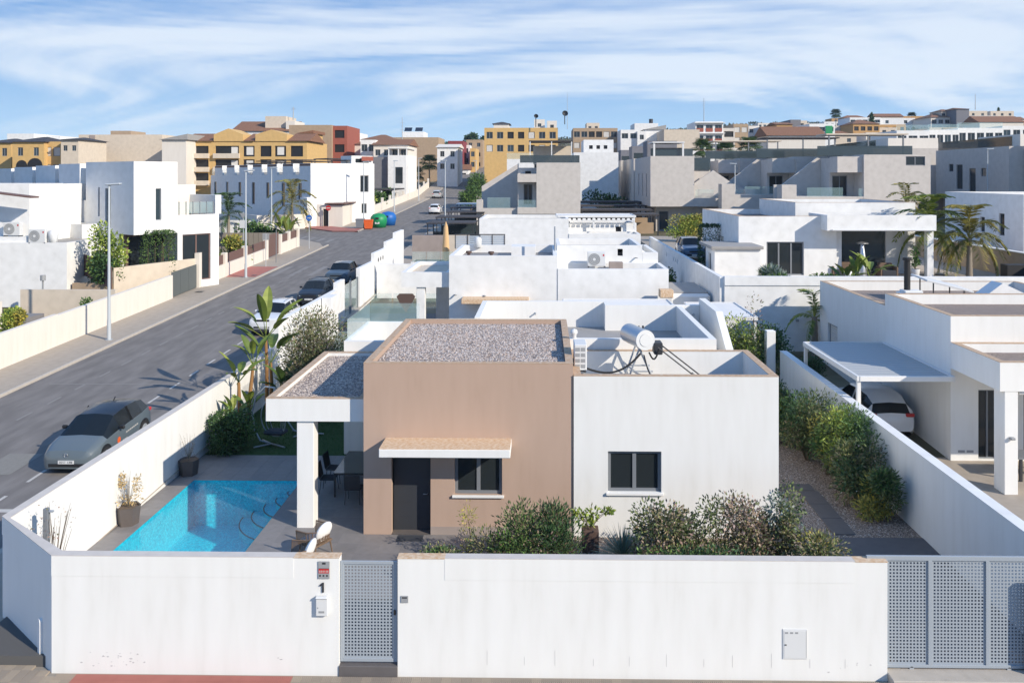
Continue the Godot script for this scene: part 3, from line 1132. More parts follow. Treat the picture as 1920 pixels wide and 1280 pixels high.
	mb.tube([a - d * 0.0, a + d * 0.02, b - d * 0.04, b], [0.26, 0.295, 0.295, 0.26], 28)
	part(s, "tank", mb, M.steel)
	mb = MB.new()
	mb.tube([a - d * 0.012, a + d * 0.03], 0.3, 28)
	mb.tube([a - d * 0.03, a - d * 0.005], [0.185, 0.2], 24)
	part(s, "tank_cap", mb, M.plastic_white)
	mb = MB.new()
	for z in [-25.5, -26.3]:
		mb.tube([V(2.85, 1.15, z), V(2.45, 0.02, z)], 0.03, 6)
		mb.tube([V(2.85, 1.15, z), V(3.35, 0.02, z)], 0.03, 6)
		mb.tube([V(2.62, 0.45, z), V(3.25, 0.45, z)], 0.022, 6)
	mb.tube([V(2.62, 0.2, -25.5), V(3.3, 0.2, -26.3)], 0.016, 6)
	mb.tube([V(3.36, 0.2, -25.5), V(2.62, 0.3, -26.3)], 0.016, 6)
	mb.tube([V(2.8, 1.13, -25.6), V(3.2, 1.13, -25.6)], 0.025, 6)
	part(s, "stand", mb, M.galva)
	for q in [[3.36, 1.22, -25.2, 0.022], [3.42, 1.28, -25.75, 0.018], [3.46, 1.22, -25.95, 0.018]]:
		mb = MB.new()
		mb.tube([V(q[0], q[1], q[2]), V(q[0] + 1.5, q[1] - 1.16, q[2] + 0.05)], q[3], 6)
		part(s, "collector_pipe", mb, M.frame_dark)
	mb = MB.new()
	mb.cbox(3.26, 3.52, 0.98, 1.34, -25.75, -25.3, 0.03)
	part(s, "manifold", mb, M.frame_dark)
	mb = MB.new()
	mb.xf = Transform3D(Basis(V(1.25, -1.0, 0).normalized(), V(1.0, 1.25, 0).normalized(), V(0, 0, 1)), V(4.2, 0.5, -25.6))
	mb.cbox(0.4, 1.3, -0.04, 0.04, -0.6, 0.6, 0.008)
	part(s, "collector", mb, M.solar)
	mb = MB.new()
	var hose := []
	for i in 13:
		var u := i / 12.0
		hose.append(V(lerpf(1.25, 2.85, u), 0.62 - 0.22 * sin(u * PI * 0.8) + 0.55 * pow(u, 2.6), -25.1 - 0.1 * u))
	mb.tube(hose, 0.032, 7)
	hose = []
	for i in 9:
		var u := i / 8.0
		hose.append(V(lerpf(3.1, 3.4, u), 1.08 - 0.25 * sin(u * PI) + 0.1 * u, -25.2))
	mb.tube(hose, 0.028, 6)
	mb.tube([V(2.95, 1.0, -25.2), V(3.05, 0.6, -25.15), V(3.3, 0.03, -25.1)], 0.02, 6)
	part(s, "hose", mb, M.rubber)
	mb = MB.new()
	mb.tube([V(3.0, 1.63, -25.9), V(3.0, 1.74, -25.9)], 0.03, 8)
	mb.tube([V(2.9, 1.64, -26.1), V(2.9, 1.7, -26.1)], 0.022, 8)
	part(s, "valve", mb, M.black)
	# air conditioner beside the tan block
	var ac := aircon("grey air conditioner outdoor unit on the wing roof against the tan block", V(1.05, 4.22, -24.9), 0.0, 0.36, 0.8, 0.85)
	bxp(ac, "stand", "galva", [-0.16, 0.16, -0.62, 0.0, -0.3, 0.3])

# outdoor unit with a louvred front; w along x, h, d along z; the fan faces +z
func aircon(label: String, at: Vector3, turn: float, w: float, h: float, dd: float, fan := false, group := "") -> Node3D:
	var o := thing("air_conditioner", label, "air conditioner", at, turn, group)
	var mb := MB.new()
	mb.cbox(-w / 2, w / 2, 0.06, h, -dd / 2, dd / 2, 0.02)
	part(o, "case", mb, M.plastic_white)
	mb = MB.new()
	mb.box(-w / 2 + 0.02, -w / 2 + 0.09, 0, 0.06, -dd / 2, dd / 2)
	mb.box(w / 2 - 0.09, w / 2 - 0.02, 0, 0.06, -dd / 2, dd / 2)
	part(o, "foot", mb, M.frame_dark)
	if fan:
		mb = MB.new()
		mb.tube([V(-w * 0.14, h * 0.53, dd / 2), V(-w * 0.14, h * 0.53, dd / 2 + 0.006)], minf(w, h) * 0.40, 22)
		var f := part(o, "fan_grille", mb, M.plastic_grey)
		mb = MB.new()
		mb.tube([V(-w * 0.14, h * 0.53, dd / 2 + 0.006), V(-w * 0.14, h * 0.53, dd / 2 + 0.02)], h * 0.1, 14)
		part(f, "hub", mb, M.plastic_white)
		mb = MB.new()
		for r in [0.2, 0.3, 0.39]:
			var pts := []
			for i in 21:
				pts.append(V(-w * 0.14 + cos(TAU * i / 20) * h * r, h * 0.53 + sin(TAU * i / 20) * h * r, dd / 2 + 0.015))
			mb.tube(pts, 0.006, 4, false)
		part(f, "grille_ring", mb, M.plastic_white)
		mb = MB.new()
		mb.box(w * 0.34, w * 0.42, h * 0.74, h * 0.86, dd / 2, dd / 2 + 0.006)
		part(o, "badge", mb, M.red_sign)
	else:
		mb = MB.new()
		for i in 4:
			for j in 2:
				var x0 := -w * 0.42 + j * w * 0.43
				mb.box(x0, x0 + w * 0.36, h * 0.16 + i * h * 0.2, h * 0.29 + i * h * 0.2, dd / 2 + 0.001, dd / 2 + 0.004)
		part(o, "grille", mb, M.plastic_grey)
	return o

# ------------------------------------------------------------------ terrace, pool, lawn, gravel
func garden() -> void:
	var px0 := -11.35
	var px1 := -7.85
	var pz0 := -27.46
	var pz1 := -20.5
	var base := MB.new()
	for r in [[-12.05, px0, -29.96, -17.37], [px1, -4.97, -29.96, -17.37], [px0, px1, -29.96, pz0], [px0, px1, pz1, -17.37], [-4.97, -0.9, -23.41, -17.37]]:
		base.box(r[0], r[1], -0.4, -0.014, r[2], r[3])
	var tr := struct("terrace", base, M.joint)
	var xs := [-12.045, px0]
	for i in 6:
		xs.append(px0 + (i + 1) * (px1 - px0) / 6)
	for i in 5:
		xs.append(px1 + (i + 1) * (2.88 / 5))
	for i in 7:
		xs.append(-4.97 + (i + 1) * (4.07 / 7))
	var zs := []
	for i in 5:
		zs.append(-29.96 + i * 0.625)
	for i in 13:
		zs.append(pz0 + (i + 1) * (pz1 - pz0) / 12)
	var meshes := {}
	for i in xs.size() - 1:
		for j in zs.size() - 1:
			var x0: float = xs[i]
			var x1: float = xs[i + 1]
			var z0: float = zs[j]
			var z1: float = zs[j + 1]
			var cx := (x0 + x1) / 2
			var cz := (z0 + z1) / 2
			if cx > px0 and cx < px1 and cz > pz0 and cz < pz1:
				continue
			if cx > -4.97 and z0 < -23.45:
				continue
			if cz > -20.2:
				continue
			var key := "%.2f %.2f" % [x1 - x0, z1 - z0]
			if not meshes.has(key):
				var m := MB.new()
				m.cbox(-(x1 - x0) / 2 + 0.002, (x1 - x0) / 2 - 0.002, -0.013, 0, -(z1 - z0) / 2 + 0.002, (z1 - z0) / 2 - 0.002, 0.002)
				meshes[key] = m.mesh()
			var p := part(tr, "terrace_tile", meshes[key], M["tile%d" % rng.randi_range(0, 2)])
			p.position = V(cx, rng.randf_range(-0.0007, 0.0007), cz)
	# pool
	var pool := thing("swimming_pool", "rectangular turquoise swimming pool with curved corner steps beside the terrace", "swimming pool")
	var mb := MB.new()
	var fy := -1.45
	px0 += 0.006
	px1 -= 0.006
	pz0 += 0.006
	pz1 -= 0.006
	mb.quad(V(px0, fy, pz1), V(px1, fy, pz1), V(px1, fy, pz0), V(px0, fy, pz0))
	mb.quad(V(px0, fy, pz0), V(px1, fy, pz0), V(px1, 0.0, pz0), V(px0, 0.0, pz0))
	mb.quad(V(px1, fy, pz1), V(px0, fy, pz1), V(px0, 0.0, pz1), V(px1, 0.0, pz1))
	mb.quad(V(px0, fy, pz1), V(px0, fy, pz0), V(px0, 0.0, pz0), V(px0, 0.0, pz1))
	mb.quad(V(px1, fy, pz0), V(px1, fy, pz1), V(px1, 0.0, pz1), V(px1, 0.0, pz0))
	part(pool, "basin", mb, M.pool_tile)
	for i in 5:
		var r := 1.9 - i * 0.37
		var y0 := -1.2 + i * 0.21
		var poly := [[px1, pz0]]
		var rim := []
		for k in 15:
			var a := PI / 2 * k / 14
			poly.append([px1 - cos(a) * r, pz0 + sin(a) * r])
			rim.append(V(px1 - cos(a) * r, y0 + 0.004, pz0 + sin(a) * r))
		mb = MB.new()
		mb.slab(poly, fy, y0)
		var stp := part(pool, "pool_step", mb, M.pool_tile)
		mb = MB.new()
		mb.tube(rim, 0.022, 5)
		part(stp, "step_edge", mb, M.pool_line)
	mb = MB.new()
	mb.quad(V(px0, -0.055, pz1), V(px1, -0.055, pz1), V(px1, -0.055, pz0), V(px0, -0.055, pz0))
	part(pool, "water", mb, M.water)
	# lawn
	mb = MB.new()
	mb.box(-12.05, -4.97, -0.4, -0.01, -38.7, -29.97)
	struct("lawn", mb, M.turf_base)
	var gr := MB.new()
	for i in 11000:
		var p := V(rng.randf_range(-12.0, -5.0), -0.01, rng.randf_range(-37.0, -29.99))
		var k := rng.randf()
		gr.tint = Color(0.02 + 0.02 * k, 0.075 + 0.05 * k, 0.015 + 0.01 * k)
		var dd := V(rng.randf_range(-0.5, 0.5), 1, rng.randf_range(-0.5, 0.5)).normalized()
		gr.leaf(p, dd, dd.cross(V(rng.randf_range(-1, 1), 0, rng.randf_range(-1, 1))).normalized(), rng.randf_range(0.035, 0.06), 0.02)
	tag(stuff(part(self, "grass", gr, M.grass)), "short dark green lawn behind the pool terrace", "grass")
	# gravel garden on the right
	mb = MB.new()
	mb.box(-0.9, 10.33, -0.4, -0.02, -38.7, -17.37)
	struct("gravel_bed", mb, M.gravel)
	var peb := MB.new()
	peb.lathe([Vector2(0.001, -0.4), Vector2(0.7, -0.25), Vector2(1.0, 0.05), Vector2(0.6, 0.4), Vector2(0.001, 0.5)], 6)
	tag(scatter("gravel_stones", peb.mesh(), 9000, [[-0.8, 7.2, -23.3, -18.6], [6.5, 10.2, -31.0, -23.5], [-0.8, 1.5, -22.8, -20.5]], -0.014, 0.012, 0.026, [Color(0.55, 0.46, 0.38), Color(0.42, 0.34, 0.29), Color(0.62, 0.56, 0.50), Color(0.30, 0.26, 0.24)]), "loose beige and brown gravel stones in the right garden", "gravel")
	tag(scatter("roof_gravel", peb.mesh(), 12000, [[-4.75, 0.58, -30.4, -23.62]], 4.572, 0.016, 0.034, [Color(0.58, 0.50, 0.45), Color(0.46, 0.40, 0.37), Color(0.66, 0.60, 0.56), Color(0.36, 0.34, 0.35), Color(0.52, 0.39, 0.31)]), "loose pinkish grey gravel covering the tan block's roof", "gravel")
	tag(scatter("roof_gravel", peb.mesh(), 4500, [[-7.56, -5.2, -29.9, -23.95]], 3.522, 0.016, 0.034, [Color(0.60, 0.50, 0.42), Color(0.48, 0.39, 0.33), Color(0.66, 0.58, 0.51), Color(0.36, 0.31, 0.29)]), "loose gravel covering the low porch roof", "gravel")
	mb = MB.new()
	mb.box(7.2, 10.33, -0.4, -0.004, -23.42, -17.3)
	struct("driveway", mb, M.drive)
	var path := Node3D.new()
	path.name = "path"
	path.set_meta("kind", "structure")
	add_child(path)
	for r in [[6.42, 7.4, -27.44, -26.87], [7.42, 8.5, -27.44, -26.87], [7.97, 8.58, -26.83, -25.78], [7.97, 8.58, -25.76, -24.69], [7.97, 8.58, -24.67, -23.6]]:
		mb = MB.new()
		mb.cbox(r[0], r[1], -0.06, 0.012, r[2], r[3], 0.006)
		part(path, "paving_slab", mb, M.slate)

func scatter(called: String, mesh: Mesh, count: int, areas: Array, y: float, s0: float, s1: float, cols: Array) -> MultiMeshInstance3D:
	var mm := MultiMesh.new()
	mm.transform_format = MultiMesh.TRANSFORM_3D
	mm.use_colors = true
	mm.mesh = mesh
	mm.instance_count = count
	for i in count:
		var a: Array = areas[i % areas.size()]
		var s := rng.randf_range(s0, s1)
		var bs := Basis(UP, rng.randf() * TAU).scaled(V(s, s * rng.randf_range(0.5, 0.9), s * rng.randf_range(0.7, 1.2)))
		mm.set_instance_transform(i, Transform3D(bs, V(rng.randf_range(a[0], a[1]), y, rng.randf_range(a[2], a[3]))))
		mm.set_instance_color(i, cols[rng.randi_range(0, cols.size() - 1)])
	var o := MultiMeshInstance3D.new()
	o.multimesh = mm
	o.material_override = M.grass
	o.name = numbered(self, called)
	add_child(o)
	stuff(o)
	return o

# ------------------------------------------------------------------ plants
const PAL := {
	"olive": [Color(0.075, 0.10, 0.035), Color(0.11, 0.13, 0.05), Color(0.05, 0.075, 0.03)],
	"green": [Color(0.05, 0.10, 0.025), Color(0.08, 0.14, 0.03), Color(0.035, 0.07, 0.02)],
	"dark": [Color(0.025, 0.06, 0.02), Color(0.04, 0.085, 0.025), Color(0.02, 0.045, 0.016)],
	"lime": [Color(0.16, 0.21, 0.03), Color(0.22, 0.26, 0.05), Color(0.10, 0.15, 0.025)],
	"yellow": [Color(0.30, 0.24, 0.04), Color(0.22, 0.21, 0.05), Color(0.15, 0.16, 0.04)],
	"dry": [Color(0.22, 0.165, 0.12), Color(0.30, 0.24, 0.19), Color(0.12, 0.12, 0.06), Color(0.17, 0.11, 0.09)],
	"rosy": [Color(0.26, 0.19, 0.165), Color(0.13, 0.12, 0.06), Color(0.20, 0.15, 0.11), Color(0.09, 0.11, 0.045)],
	"mixed": [Color(0.09, 0.115, 0.04), Color(0.14, 0.14, 0.055), Color(0.06, 0.085, 0.03), Color(0.20, 0.16, 0.10), Color(0.10, 0.09, 0.05)],
	"silver": [Color(0.17, 0.21, 0.19), Color(0.22, 0.25, 0.23), Color(0.11, 0.15, 0.12)],
	"straw": [Color(0.42, 0.31, 0.14), Color(0.34, 0.24, 0.10), Color(0.25, 0.18, 0.08)],
	"white": [Color(0.62, 0.60, 0.55), Color(0.55, 0.50, 0.48)]}

func rv() -> Vector3:
	while true:
		var p := V(rng.randf_range(-1, 1), rng.randf_range(-1, 1), rng.randf_range(-1, 1))
		if p.length_squared() < 1.0 and p.length_squared() > 0.001:
			return p
	return UP

# clumps: [centre, radii]; leaves sit mostly near the surface of each clump and point outwards
func leaves(mb: MB, clumps: Array, n: int, l: float, w: float, pal: String, droop := 0.2) -> void:
	var cols: Array = PAL[pal]
	for i in n:
		var c: Array = clumps[i % clumps.size()]
		var d := rv().normalized()
		var r := pow(rng.randf(), 0.45)
		var p: Vector3 = c[0] + V(d.x * c[1].x, d.y * c[1].y, d.z * c[1].z) * r
		var q: Color = cols[(i / clumps.size() + (i % clumps.size()) * 2 + rng.randi_range(0, 1)) % cols.size()]
		var k := rng.randf_range(1.15, 1.95)
		mb.tint = Color(q.r * k, q.g * k, q.b * k)
		var dir := (d + rv() * 0.9 + UP * (0.35 - droop)).normalized()
		var side := dir.cross(rv()).normalized()
		var s := rng.randf_range(0.7, 1.25)
		mb.leaf(p - dir * l * 0.4, dir, side, l * s, w * s)

func bush_clumps(w: float, h: float, d: float, k: int) -> Array:
	var out := []
	for i in k:
		var a := rng.randf() * TAU
		var r := sqrt(rng.randf()) * 0.68
		var y := rng.randf_range(0.16, 0.86)
		var s := rng.randf_range(0.27, 0.44)
		var taper := 1.0 - 0.35 * absf(y - 0.45) * 2.0
		out.append([V(cos(a) * r * w * 0.5 * taper, y * h, sin(a) * r * d * 0.5 * taper), V(w * s * 0.8, h * s * 0.75, d * s * 0.8)])
	return out

# o: pals (array of palettes), n leaves, l, w leaf size, k clumps, twigs
func bush(called: String, label: String, at: Vector3, size: Vector3, o := {}, group := "", cat := "bush") -> Node3D:
	var t := thing(called, label, cat, at, 0.0, group)
	var cl := bush_clumps(size.x, size.y, size.z, o.get("k", 9))
	var st := MB.new()
	for c in cl:
		var p: Vector3 = c[0]
		var foot := V(p.x * 0.18, 0, p.z * 0.18)
		st.tube([foot, foot.lerp(p, 0.5) + V(0, size.y * 0.08, 0), p], [0.022, 0.014, 0.006], 5, false)
	part(t, "stem", st, M[o.get("bark", "bark")])
	var mb := MB.new()
	var pals: Array = o.get("pals", ["olive"])
	for i in pals.size():
		var sub := []
		for j in cl.size():
			if j % pals.size() == i or pals.size() == 1:
				sub.append(cl[j])
		if sub.is_empty():
			sub = cl
		leaves(mb, sub, int(2.0 * o.get("n", 1200) / pals.size()), 1.1 * o.get("l", 0.1), 1.35 * o.get("w", 0.03), pals[i], o.get("droop", 0.2))
	stuff(part(t, "foliage", mb, M.leaf))
	if o.has("flowers"):
		var fl := MB.new()
		leaves(fl, cl, int(o.flowers), 0.05, 0.05, o.get("flower_pal", "white"))
		stuff(part(t, "flowers", fl, M.leaf))
	return t

func hedge(called: String, label: String, at: Vector3, size: Vector3, pal: String, n: int, l := 0.12, group := "", turn := 0.0, cat := "hedge") -> Node3D:
	var t := thing(called, label, cat, at, turn, group)
	var mb := MB.new()
	var cols: Array = PAL[pal]
	for i in n:
		var p := V(rng.randf_range(-0.5, 0.5), rng.randf(), rng.randf_range(-0.5, 0.5))
		var ax := rng.randi_range(0, 2)
		if rng.randf() < 0.75:
			p[ax] = (0.5 if rng.randf() < 0.5 else -0.5) if ax != 1 else 1.0
			p[ax] += rng.randf_range(-0.06, 0.02)
		var q: Color = cols[rng.randi_range(0, cols.size() - 1)]
		var k := rng.randf_range(1.0, 1.6)
		mb.tint = Color(q.r * k, q.g * k, q.b * k)
		var dir := (V(p.x, p.y - 0.3, p.z).normalized() + rv() * 0.9).normalized()
		mb.leaf(V(p.x * size.x, p.y * size.y, p.z * size.z), dir, dir.cross(rv()).normalized(), l * rng.randf_range(0.7, 1.3), l * 0.45)
	stuff(part(t, "foliage", mb, M.leaf))
	var st := MB.new()
	for i in 4:
		var x := (i / 3.0 - 0.5) * size.x * 0.8
		st.tube([V(x, 0, 0), V(x + 0.05, size.y * 0.8, 0)], [0.03, 0.012], 5, false)
	part(t, "stem", st, M.bark)
	return t

# feather frond along +z from the origin, arching up and over
func frond(l: float, arch: float, droop: float, pal: String, wide := 0.5, pairs := 26) -> ArrayMesh:
	var mb := MB.new()
	var cols: Array = PAL[pal]
	var pts := []
	for i in 9:
		var u := i / 8.0
		pts.append(V(0, arch * sin(u * PI * 0.62) * l - droop * pow(u, 2.4) * l, u * l * (1.0 - 0.22 * droop * u)))
	mb.tint = cols[1]
	mb.tube(pts, [0.03, 0.026, 0.022, 0.018, 0.015, 0.012, 0.009, 0.006, 0.004], 4, false)
	for i in pairs:
		var u := 0.12 + 0.86 * i / (pairs - 1)
		var f := u * 8.0
		var k := mini(int(f), 7)
		var p: Vector3 = pts[k].lerp(pts[k + 1], f - k)
		var fw: Vector3 = (pts[k + 1] - pts[k]).normalized()
		var ll := wide * (0.45 + 0.9 * sin(PI * clampf(u * 0.95, 0, 1))) * 0.8
		for s in [-1.0, 1.0]:
			var q: Color = cols[rng.randi_range(0, cols.size() - 1)]
			var kk := rng.randf_range(0.8, 1.2)
			mb.tint = Color(q.r * kk, q.g * kk, q.b * kk)
			var d: Vector3 = (V(s, 0, 0) * 0.85 + fw * 0.5 + V(0, -0.35 + rng.randf_range(-0.25, 0.3), 0)).normalized()
			mb.leaf(p, d, d.cross(V(0, 1, 0)).normalized().lerp(fw, 0.3), ll * rng.randf_range(0.8, 1.15), 0.035 + 0.028 * l)
	return mb.mesh()

# fan leaf on a stalk along +z
func fan(l: float, droop: float, pal: String) -> ArrayMesh:
	var mb := MB.new()
	var cols: Array = PAL[pal]
	mb.tint = cols[0]
	var tip := V(0, l * 0.18, l * 0.5)
	mb.tube([V(0, 0, 0), V(0, l * 0.14, l * 0.25), tip], [0.025, 0.02, 0.014], 4, false)
	for i in 17:
		var a := lerpf(-1.9, 1.9, i / 16.0)
		var d := V(sin(a), 0.22 - droop * 0.6, cos(a)).normalized()
		var q: Color = cols[rng.randi_range(0, cols.size() - 1)]
		mb.tint = q
		mb.leaf(tip, d, d.cross(UP).normalized(), l * 0.5, l * 0.1)
		mb.leaf(tip + d * l * 0.38, (d + V(0, -0.8 - droop, 0)).normalized(), d.cross(UP).normalized(), l * 0.28, l * 0.06)
	return mb.mesh()

func palm(label: String, at: Vector3, h: float, kind: String, pal: String, n: int, l: float, group := "") -> Node3D:
	var t := thing("palm_tree", label, "palm tree", at, rng.randf() * 360.0, group)
	var st := MB.new()
	var lean := V(rng.randf_range(-0.1, 0.1), 0, rng.randf_range(-0.1, 0.1)) * h * 0.3
	var pts := []
	var rr := []
	for i in 15:
		var u := i / 14.0
		pts.append(lean * u * u + UP * h * u)
		rr.append(lerpf(0.2, 0.13, u) * (1.0 + (0.1 if i % 2 else 0.0)))
	st.tube(pts, rr, 9)
	part(t, "trunk", st, M.bark_pale)
	var key := "%s %s %.1f" % [kind, pal, l]
	if not cache.has(key):
		var set := []
		for v in 4:
			if kind == "feather":
				set.append(frond(l, [0.62, 0.46, 0.3, 0.12][v], [0.35, 0.55, 0.75, 0.85][v], pal, l * 0.26, 30))
			else:
				set.append(fan(l, [0.0, 0.2, 0.5, 0.9][v], pal))
		cache[key] = set
	for i in n:
		var v := int(4.0 * i / n)
		var f := part(t, "frond", cache[key][v], M.leaf)
		var a: float = i * 2.399 + rng.randf_range(-0.2, 0.2)
		var tilt: float = [1.05, 0.6, 0.2, -0.25][v] if kind == "feather" else [1.2, 0.7, 0.15, -0.5][v]
		f.position = pts[14] + V(0, -0.05 * v, 0)
		f.rotation = V(-(tilt + rng.randf_range(-0.15, 0.15)) * 0.75, a, 0)
	return t

# paddle leaf along +z with a folded midrib (bird of paradise, banana)
func paddle(l: float, w: float, bend: float, pal: String) -> ArrayMesh:
	var mb := MB.new()
	var cols: Array = PAL[pal]
	var q: Color = cols[rng.randi_range(0, cols.size() - 1)]
	mb.tint = q
	var prev := []
	for i in 10:
		var u := i / 9.0
		var c := V(0, bend * u * u * -l * 0.6 + 0.02, u * l)
		var ww := w * 0.5 * pow(sin(PI * clampf(u * 0.93 + 0.06, 0, 1)), 0.6)
		var row := [c + V(-ww, ww * 0.45, 0), c, c + V(ww, ww * 0.45, 0)]
		if prev.size():
			var k := rng.randf_range(0.85, 1.15)
			mb.tint = Color(q.r * k, q.g * k, q.b * k)
			mb.quad(prev[1], row[1], row[0], prev[0])
			mb.quad(prev[2], row[2], row[1], prev[1])
		prev = row
	mb.tube([V(0, 0, -l * 0.7), V(0, 0.015, 0), V(0, bend * -l * 0.15, l * 0.5)], [0.02, 0.014, 0.006], 5, false)
	return mb.mesh()

func paddle_plant(called: String, label: String, at: Vector3, stems: Array, l: float, w: float, pal: String, bark := "bark_orange", group := "") -> Node3D:
	var t := thing(called, label, "plant", at, 0.0, group)
	for s in stems:   # [x, z, height, leaves]
		var st := MB.new()
		var top := V(s[0] + rng.randf_range(-0.1, 0.1), s[2], s[1])
		st.tube([V(s[0] * 0.6, 0, s[1] * 0.6), V(s[0] * 0.9, s[2] * 0.6, s[1] * 0.9), top], [0.085, 0.075, 0.06], 8)
		part(t, "stem", st, M[bark])
		for i in s[3]:
			var f := part(t, "leaf", paddle(l * rng.randf_range(0.75, 1.15), w * rng.randf_range(0.8, 1.1), rng.randf_range(0.15, 0.9), pal), M.leaf)
			var a: float = i * 2.4 + s[0] * 7.0
			var tilt := rng.randf_range(0.55, 1.35)
			var bs := Basis(UP, a) * Basis(Vector3.RIGHT, -tilt)
			f.transform = Transform3D(bs, top + bs * V(0, 0, l * 0.62))
	return t

func tree(called: String, label: String, at: Vector3, trunk_h: float, crown: Vector3, o := {}, group := "") -> Node3D:
	var t := thing(called, label, o.get("cat", "tree"), at, 0.0, group)
	var st := MB.new()
	var r: float = o.get("r", 0.12)
	var cl := bush_clumps(crown.x, crown.y, crown.z, o.get("k", 10))
	st.tube([V(0, -0.3, 0), V(0.06, trunk_h * 0.5, 0.03), V(0, trunk_h, 0), V(0.05, trunk_h + crown.y * 0.5, 0)], [r * 1.3, r, r * 0.75, r * 0.25], 8, false)
	part(t, "trunk", st, M.bark)
	st = MB.new()
	for c in cl:
		c[0] += UP * (trunk_h - crown.y * 0.12)
		st.tube([V(0, trunk_h * 0.85, 0), V(0, trunk_h, 0).lerp(c[0], 0.55), c[0]], [r * 0.5, r * 0.3, r * 0.1], 5, false)
	part(t, "limb", st, M.bark)
	var mb := MB.new()
	leaves(mb, cl, int(1.6 * o.get("n", 900)), o.get("l", 0.14), o.get("w", 0.05), o.get("pal", "olive"))
	stuff(part(t, "crown", mb, M.leaf))
	return t

func near_plants() -> void:
	# in front of the house, behind the street wall
	var G := "shrubs in the gravel bed behind the street wall"
	bush("ground_cover", "low sprawling shrub at the left end of the gravel bed by the paving", V(-2.55, 0, -20.9), V(1.7, 0.75, 1.3), {"pals": ["olive", "green", "mixed"], "n": 1500, "l": 0.075, "w": 0.03}, G)
	bush("thin_shrub", "thin yellowish wispy shrub under the small window", V(-1.75, 0, -21.4), V(0.9, 1.5, 0.7), {"pals": ["yellow", "dry"], "n": 520, "l": 0.09, "w": 0.018, "k": 6}, G)
	bush("shrub", "dense spiky green shrub in front of the tan wall's right half", V(-0.75, 0, -20.9), V(2.1, 1.8, 1.5), {"pals": ["olive", "mixed", "green", "rosy"], "n": 3000, "l": 0.1, "w": 0.026, "k": 15, "droop": -0.3}, G)
	bush("shrub", "upright narrow-leaved shrub at the corner where tan and white walls meet", V(0.25, 0, -21.1), V(1.5, 2.0, 1.2), {"pals": ["dark", "olive", "rosy"], "n": 2400, "l": 0.13, "w": 0.022, "k": 12, "droop": -0.5}, G)
	bush("shrub", "broad reddish-leaved shrub right of the blue-green yucca", V(2.75, 0, -20.6), V(1.8, 1.9, 1.6), {"pals": ["rosy", "dry", "mixed", "olive"], "n": 3000, "l": 0.09, "w": 0.035, "k": 15}, G)
	bush("shrub", "shrub with one lime-green shoot below the white wing's window", V(3.85, 0, -20.7), V(1.7, 2.05, 1.5), {"pals": ["olive", "lime", "mixed", "rosy"], "n": 2800, "l": 0.09, "w": 0.03, "k": 14}, G)
	bush("shrub", "tall dry pinkish shrub in the middle of the row before the white wing", V(4.75, 0, -20.8), V(1.9, 1.95, 1.5), {"pals": ["dry", "rosy", "mixed"], "n": 2600, "l": 0.085, "w": 0.035, "k": 14}, G)
	bush("shrub", "silvery shrub at the white wing's right corner", V(5.75, 0, -21.0), V(1.2, 2.1, 1.1), {"pals": ["silver", "mixed", "olive"], "n": 1900, "l": 0.08, "w": 0.04, "k": 10}, G)
	bush("shrub", "rounded olive-green shrub at the right end of the row, beside the driveway", V(6.45, 0, -20.3), V(2.1, 1.35, 1.6), {"pals": ["olive", "mixed", "yellow"], "n": 2400, "l": 0.085, "w": 0.028, "k": 12}, G)
	bush("ground_cover", "low green shrubs filling the foot of the row before the white wing", V(3.7, 0, -19.5), V(4.2, 1.3, 1.2), {"pals": ["green", "olive", "dark"], "n": 3000, "l": 0.085, "w": 0.03, "k": 16}, G)
	# blue-green yucca
	var y := thing("yucca", "spiky blue-green yucca between the potted shrub and the reddish shrub", "yucca", V(1.95, 0, -21.2))
	var mb := MB.new()
	for i in 330:
		var el := asin(rng.randf_range(-0.1, 1.0))
		var a := rng.randf() * TAU
		var d := V(cos(a) * cos(el), sin(el), sin(a) * cos(el))
		var k := rng.randf_range(0.7, 1.25)
		k *= 1.5
		mb.tint = Color(0.10 * k, 0.155 * k, 0.13 * k)
		mb.leaf(V(0, 0.42, 0) + d * 0.05, d, d.cross(UP + rv() * 0.2).normalized(), rng.randf_range(0.55, 0.85), 0.028)
	stuff(part(y, "leaves", mb, M.leaf))
	mb = MB.new()
	mb.tube([V(0, -0.05, 0), V(0, 0.42, 0)], [0.09, 0.07], 8)
	part(y, "trunk", mb, M.bark)
	# potted shrub
	var pt := thing("potted_shrub", "bright green shrub in a square brown pot at the white wing's left end", "potted plant", V(1.22, 0, -22.55))
	mb = MB.new()
	mb.cbox(-0.22, 0.22, -0.02, 0.56, -0.2, 0.2, 0.015)
	part(pt, "pot", mb, M.terracotta)
	mb = MB.new()
	for p in [[-0.3, 0.95], [0.05, 1.25], [0.42, 0.98], [0.1, 0.9], [0.6, 1.12]]:
		mb.tube([V(0, 0.5, 0), V(p[0] * 0.4, p[1] * 0.8, 0.05), V(p[0], p[1], 0)], [0.016, 0.01, 0.004], 5, false)
	part(pt, "stem", mb, M.bark)
	mb = MB.new()
	leaves(mb, [[V(-0.3, 0.95, 0), V(0.18, 0.16, 0.15)], [V(0.05, 0.95, 0), V(0.22, 0.25, 0.2)], [V(0.45, 1.02, 0), V(0.22, 0.1, 0.12)], [V(-0.1, 0.75, 0.05), V(0.3, 0.14, 0.2)]], 330, 0.11, 0.06, "lime")
	stuff(part(pt, "foliage", mb, M.leaf))
	# oleanders along the right wall
	var O := "oleanders along the shaded right garden wall"
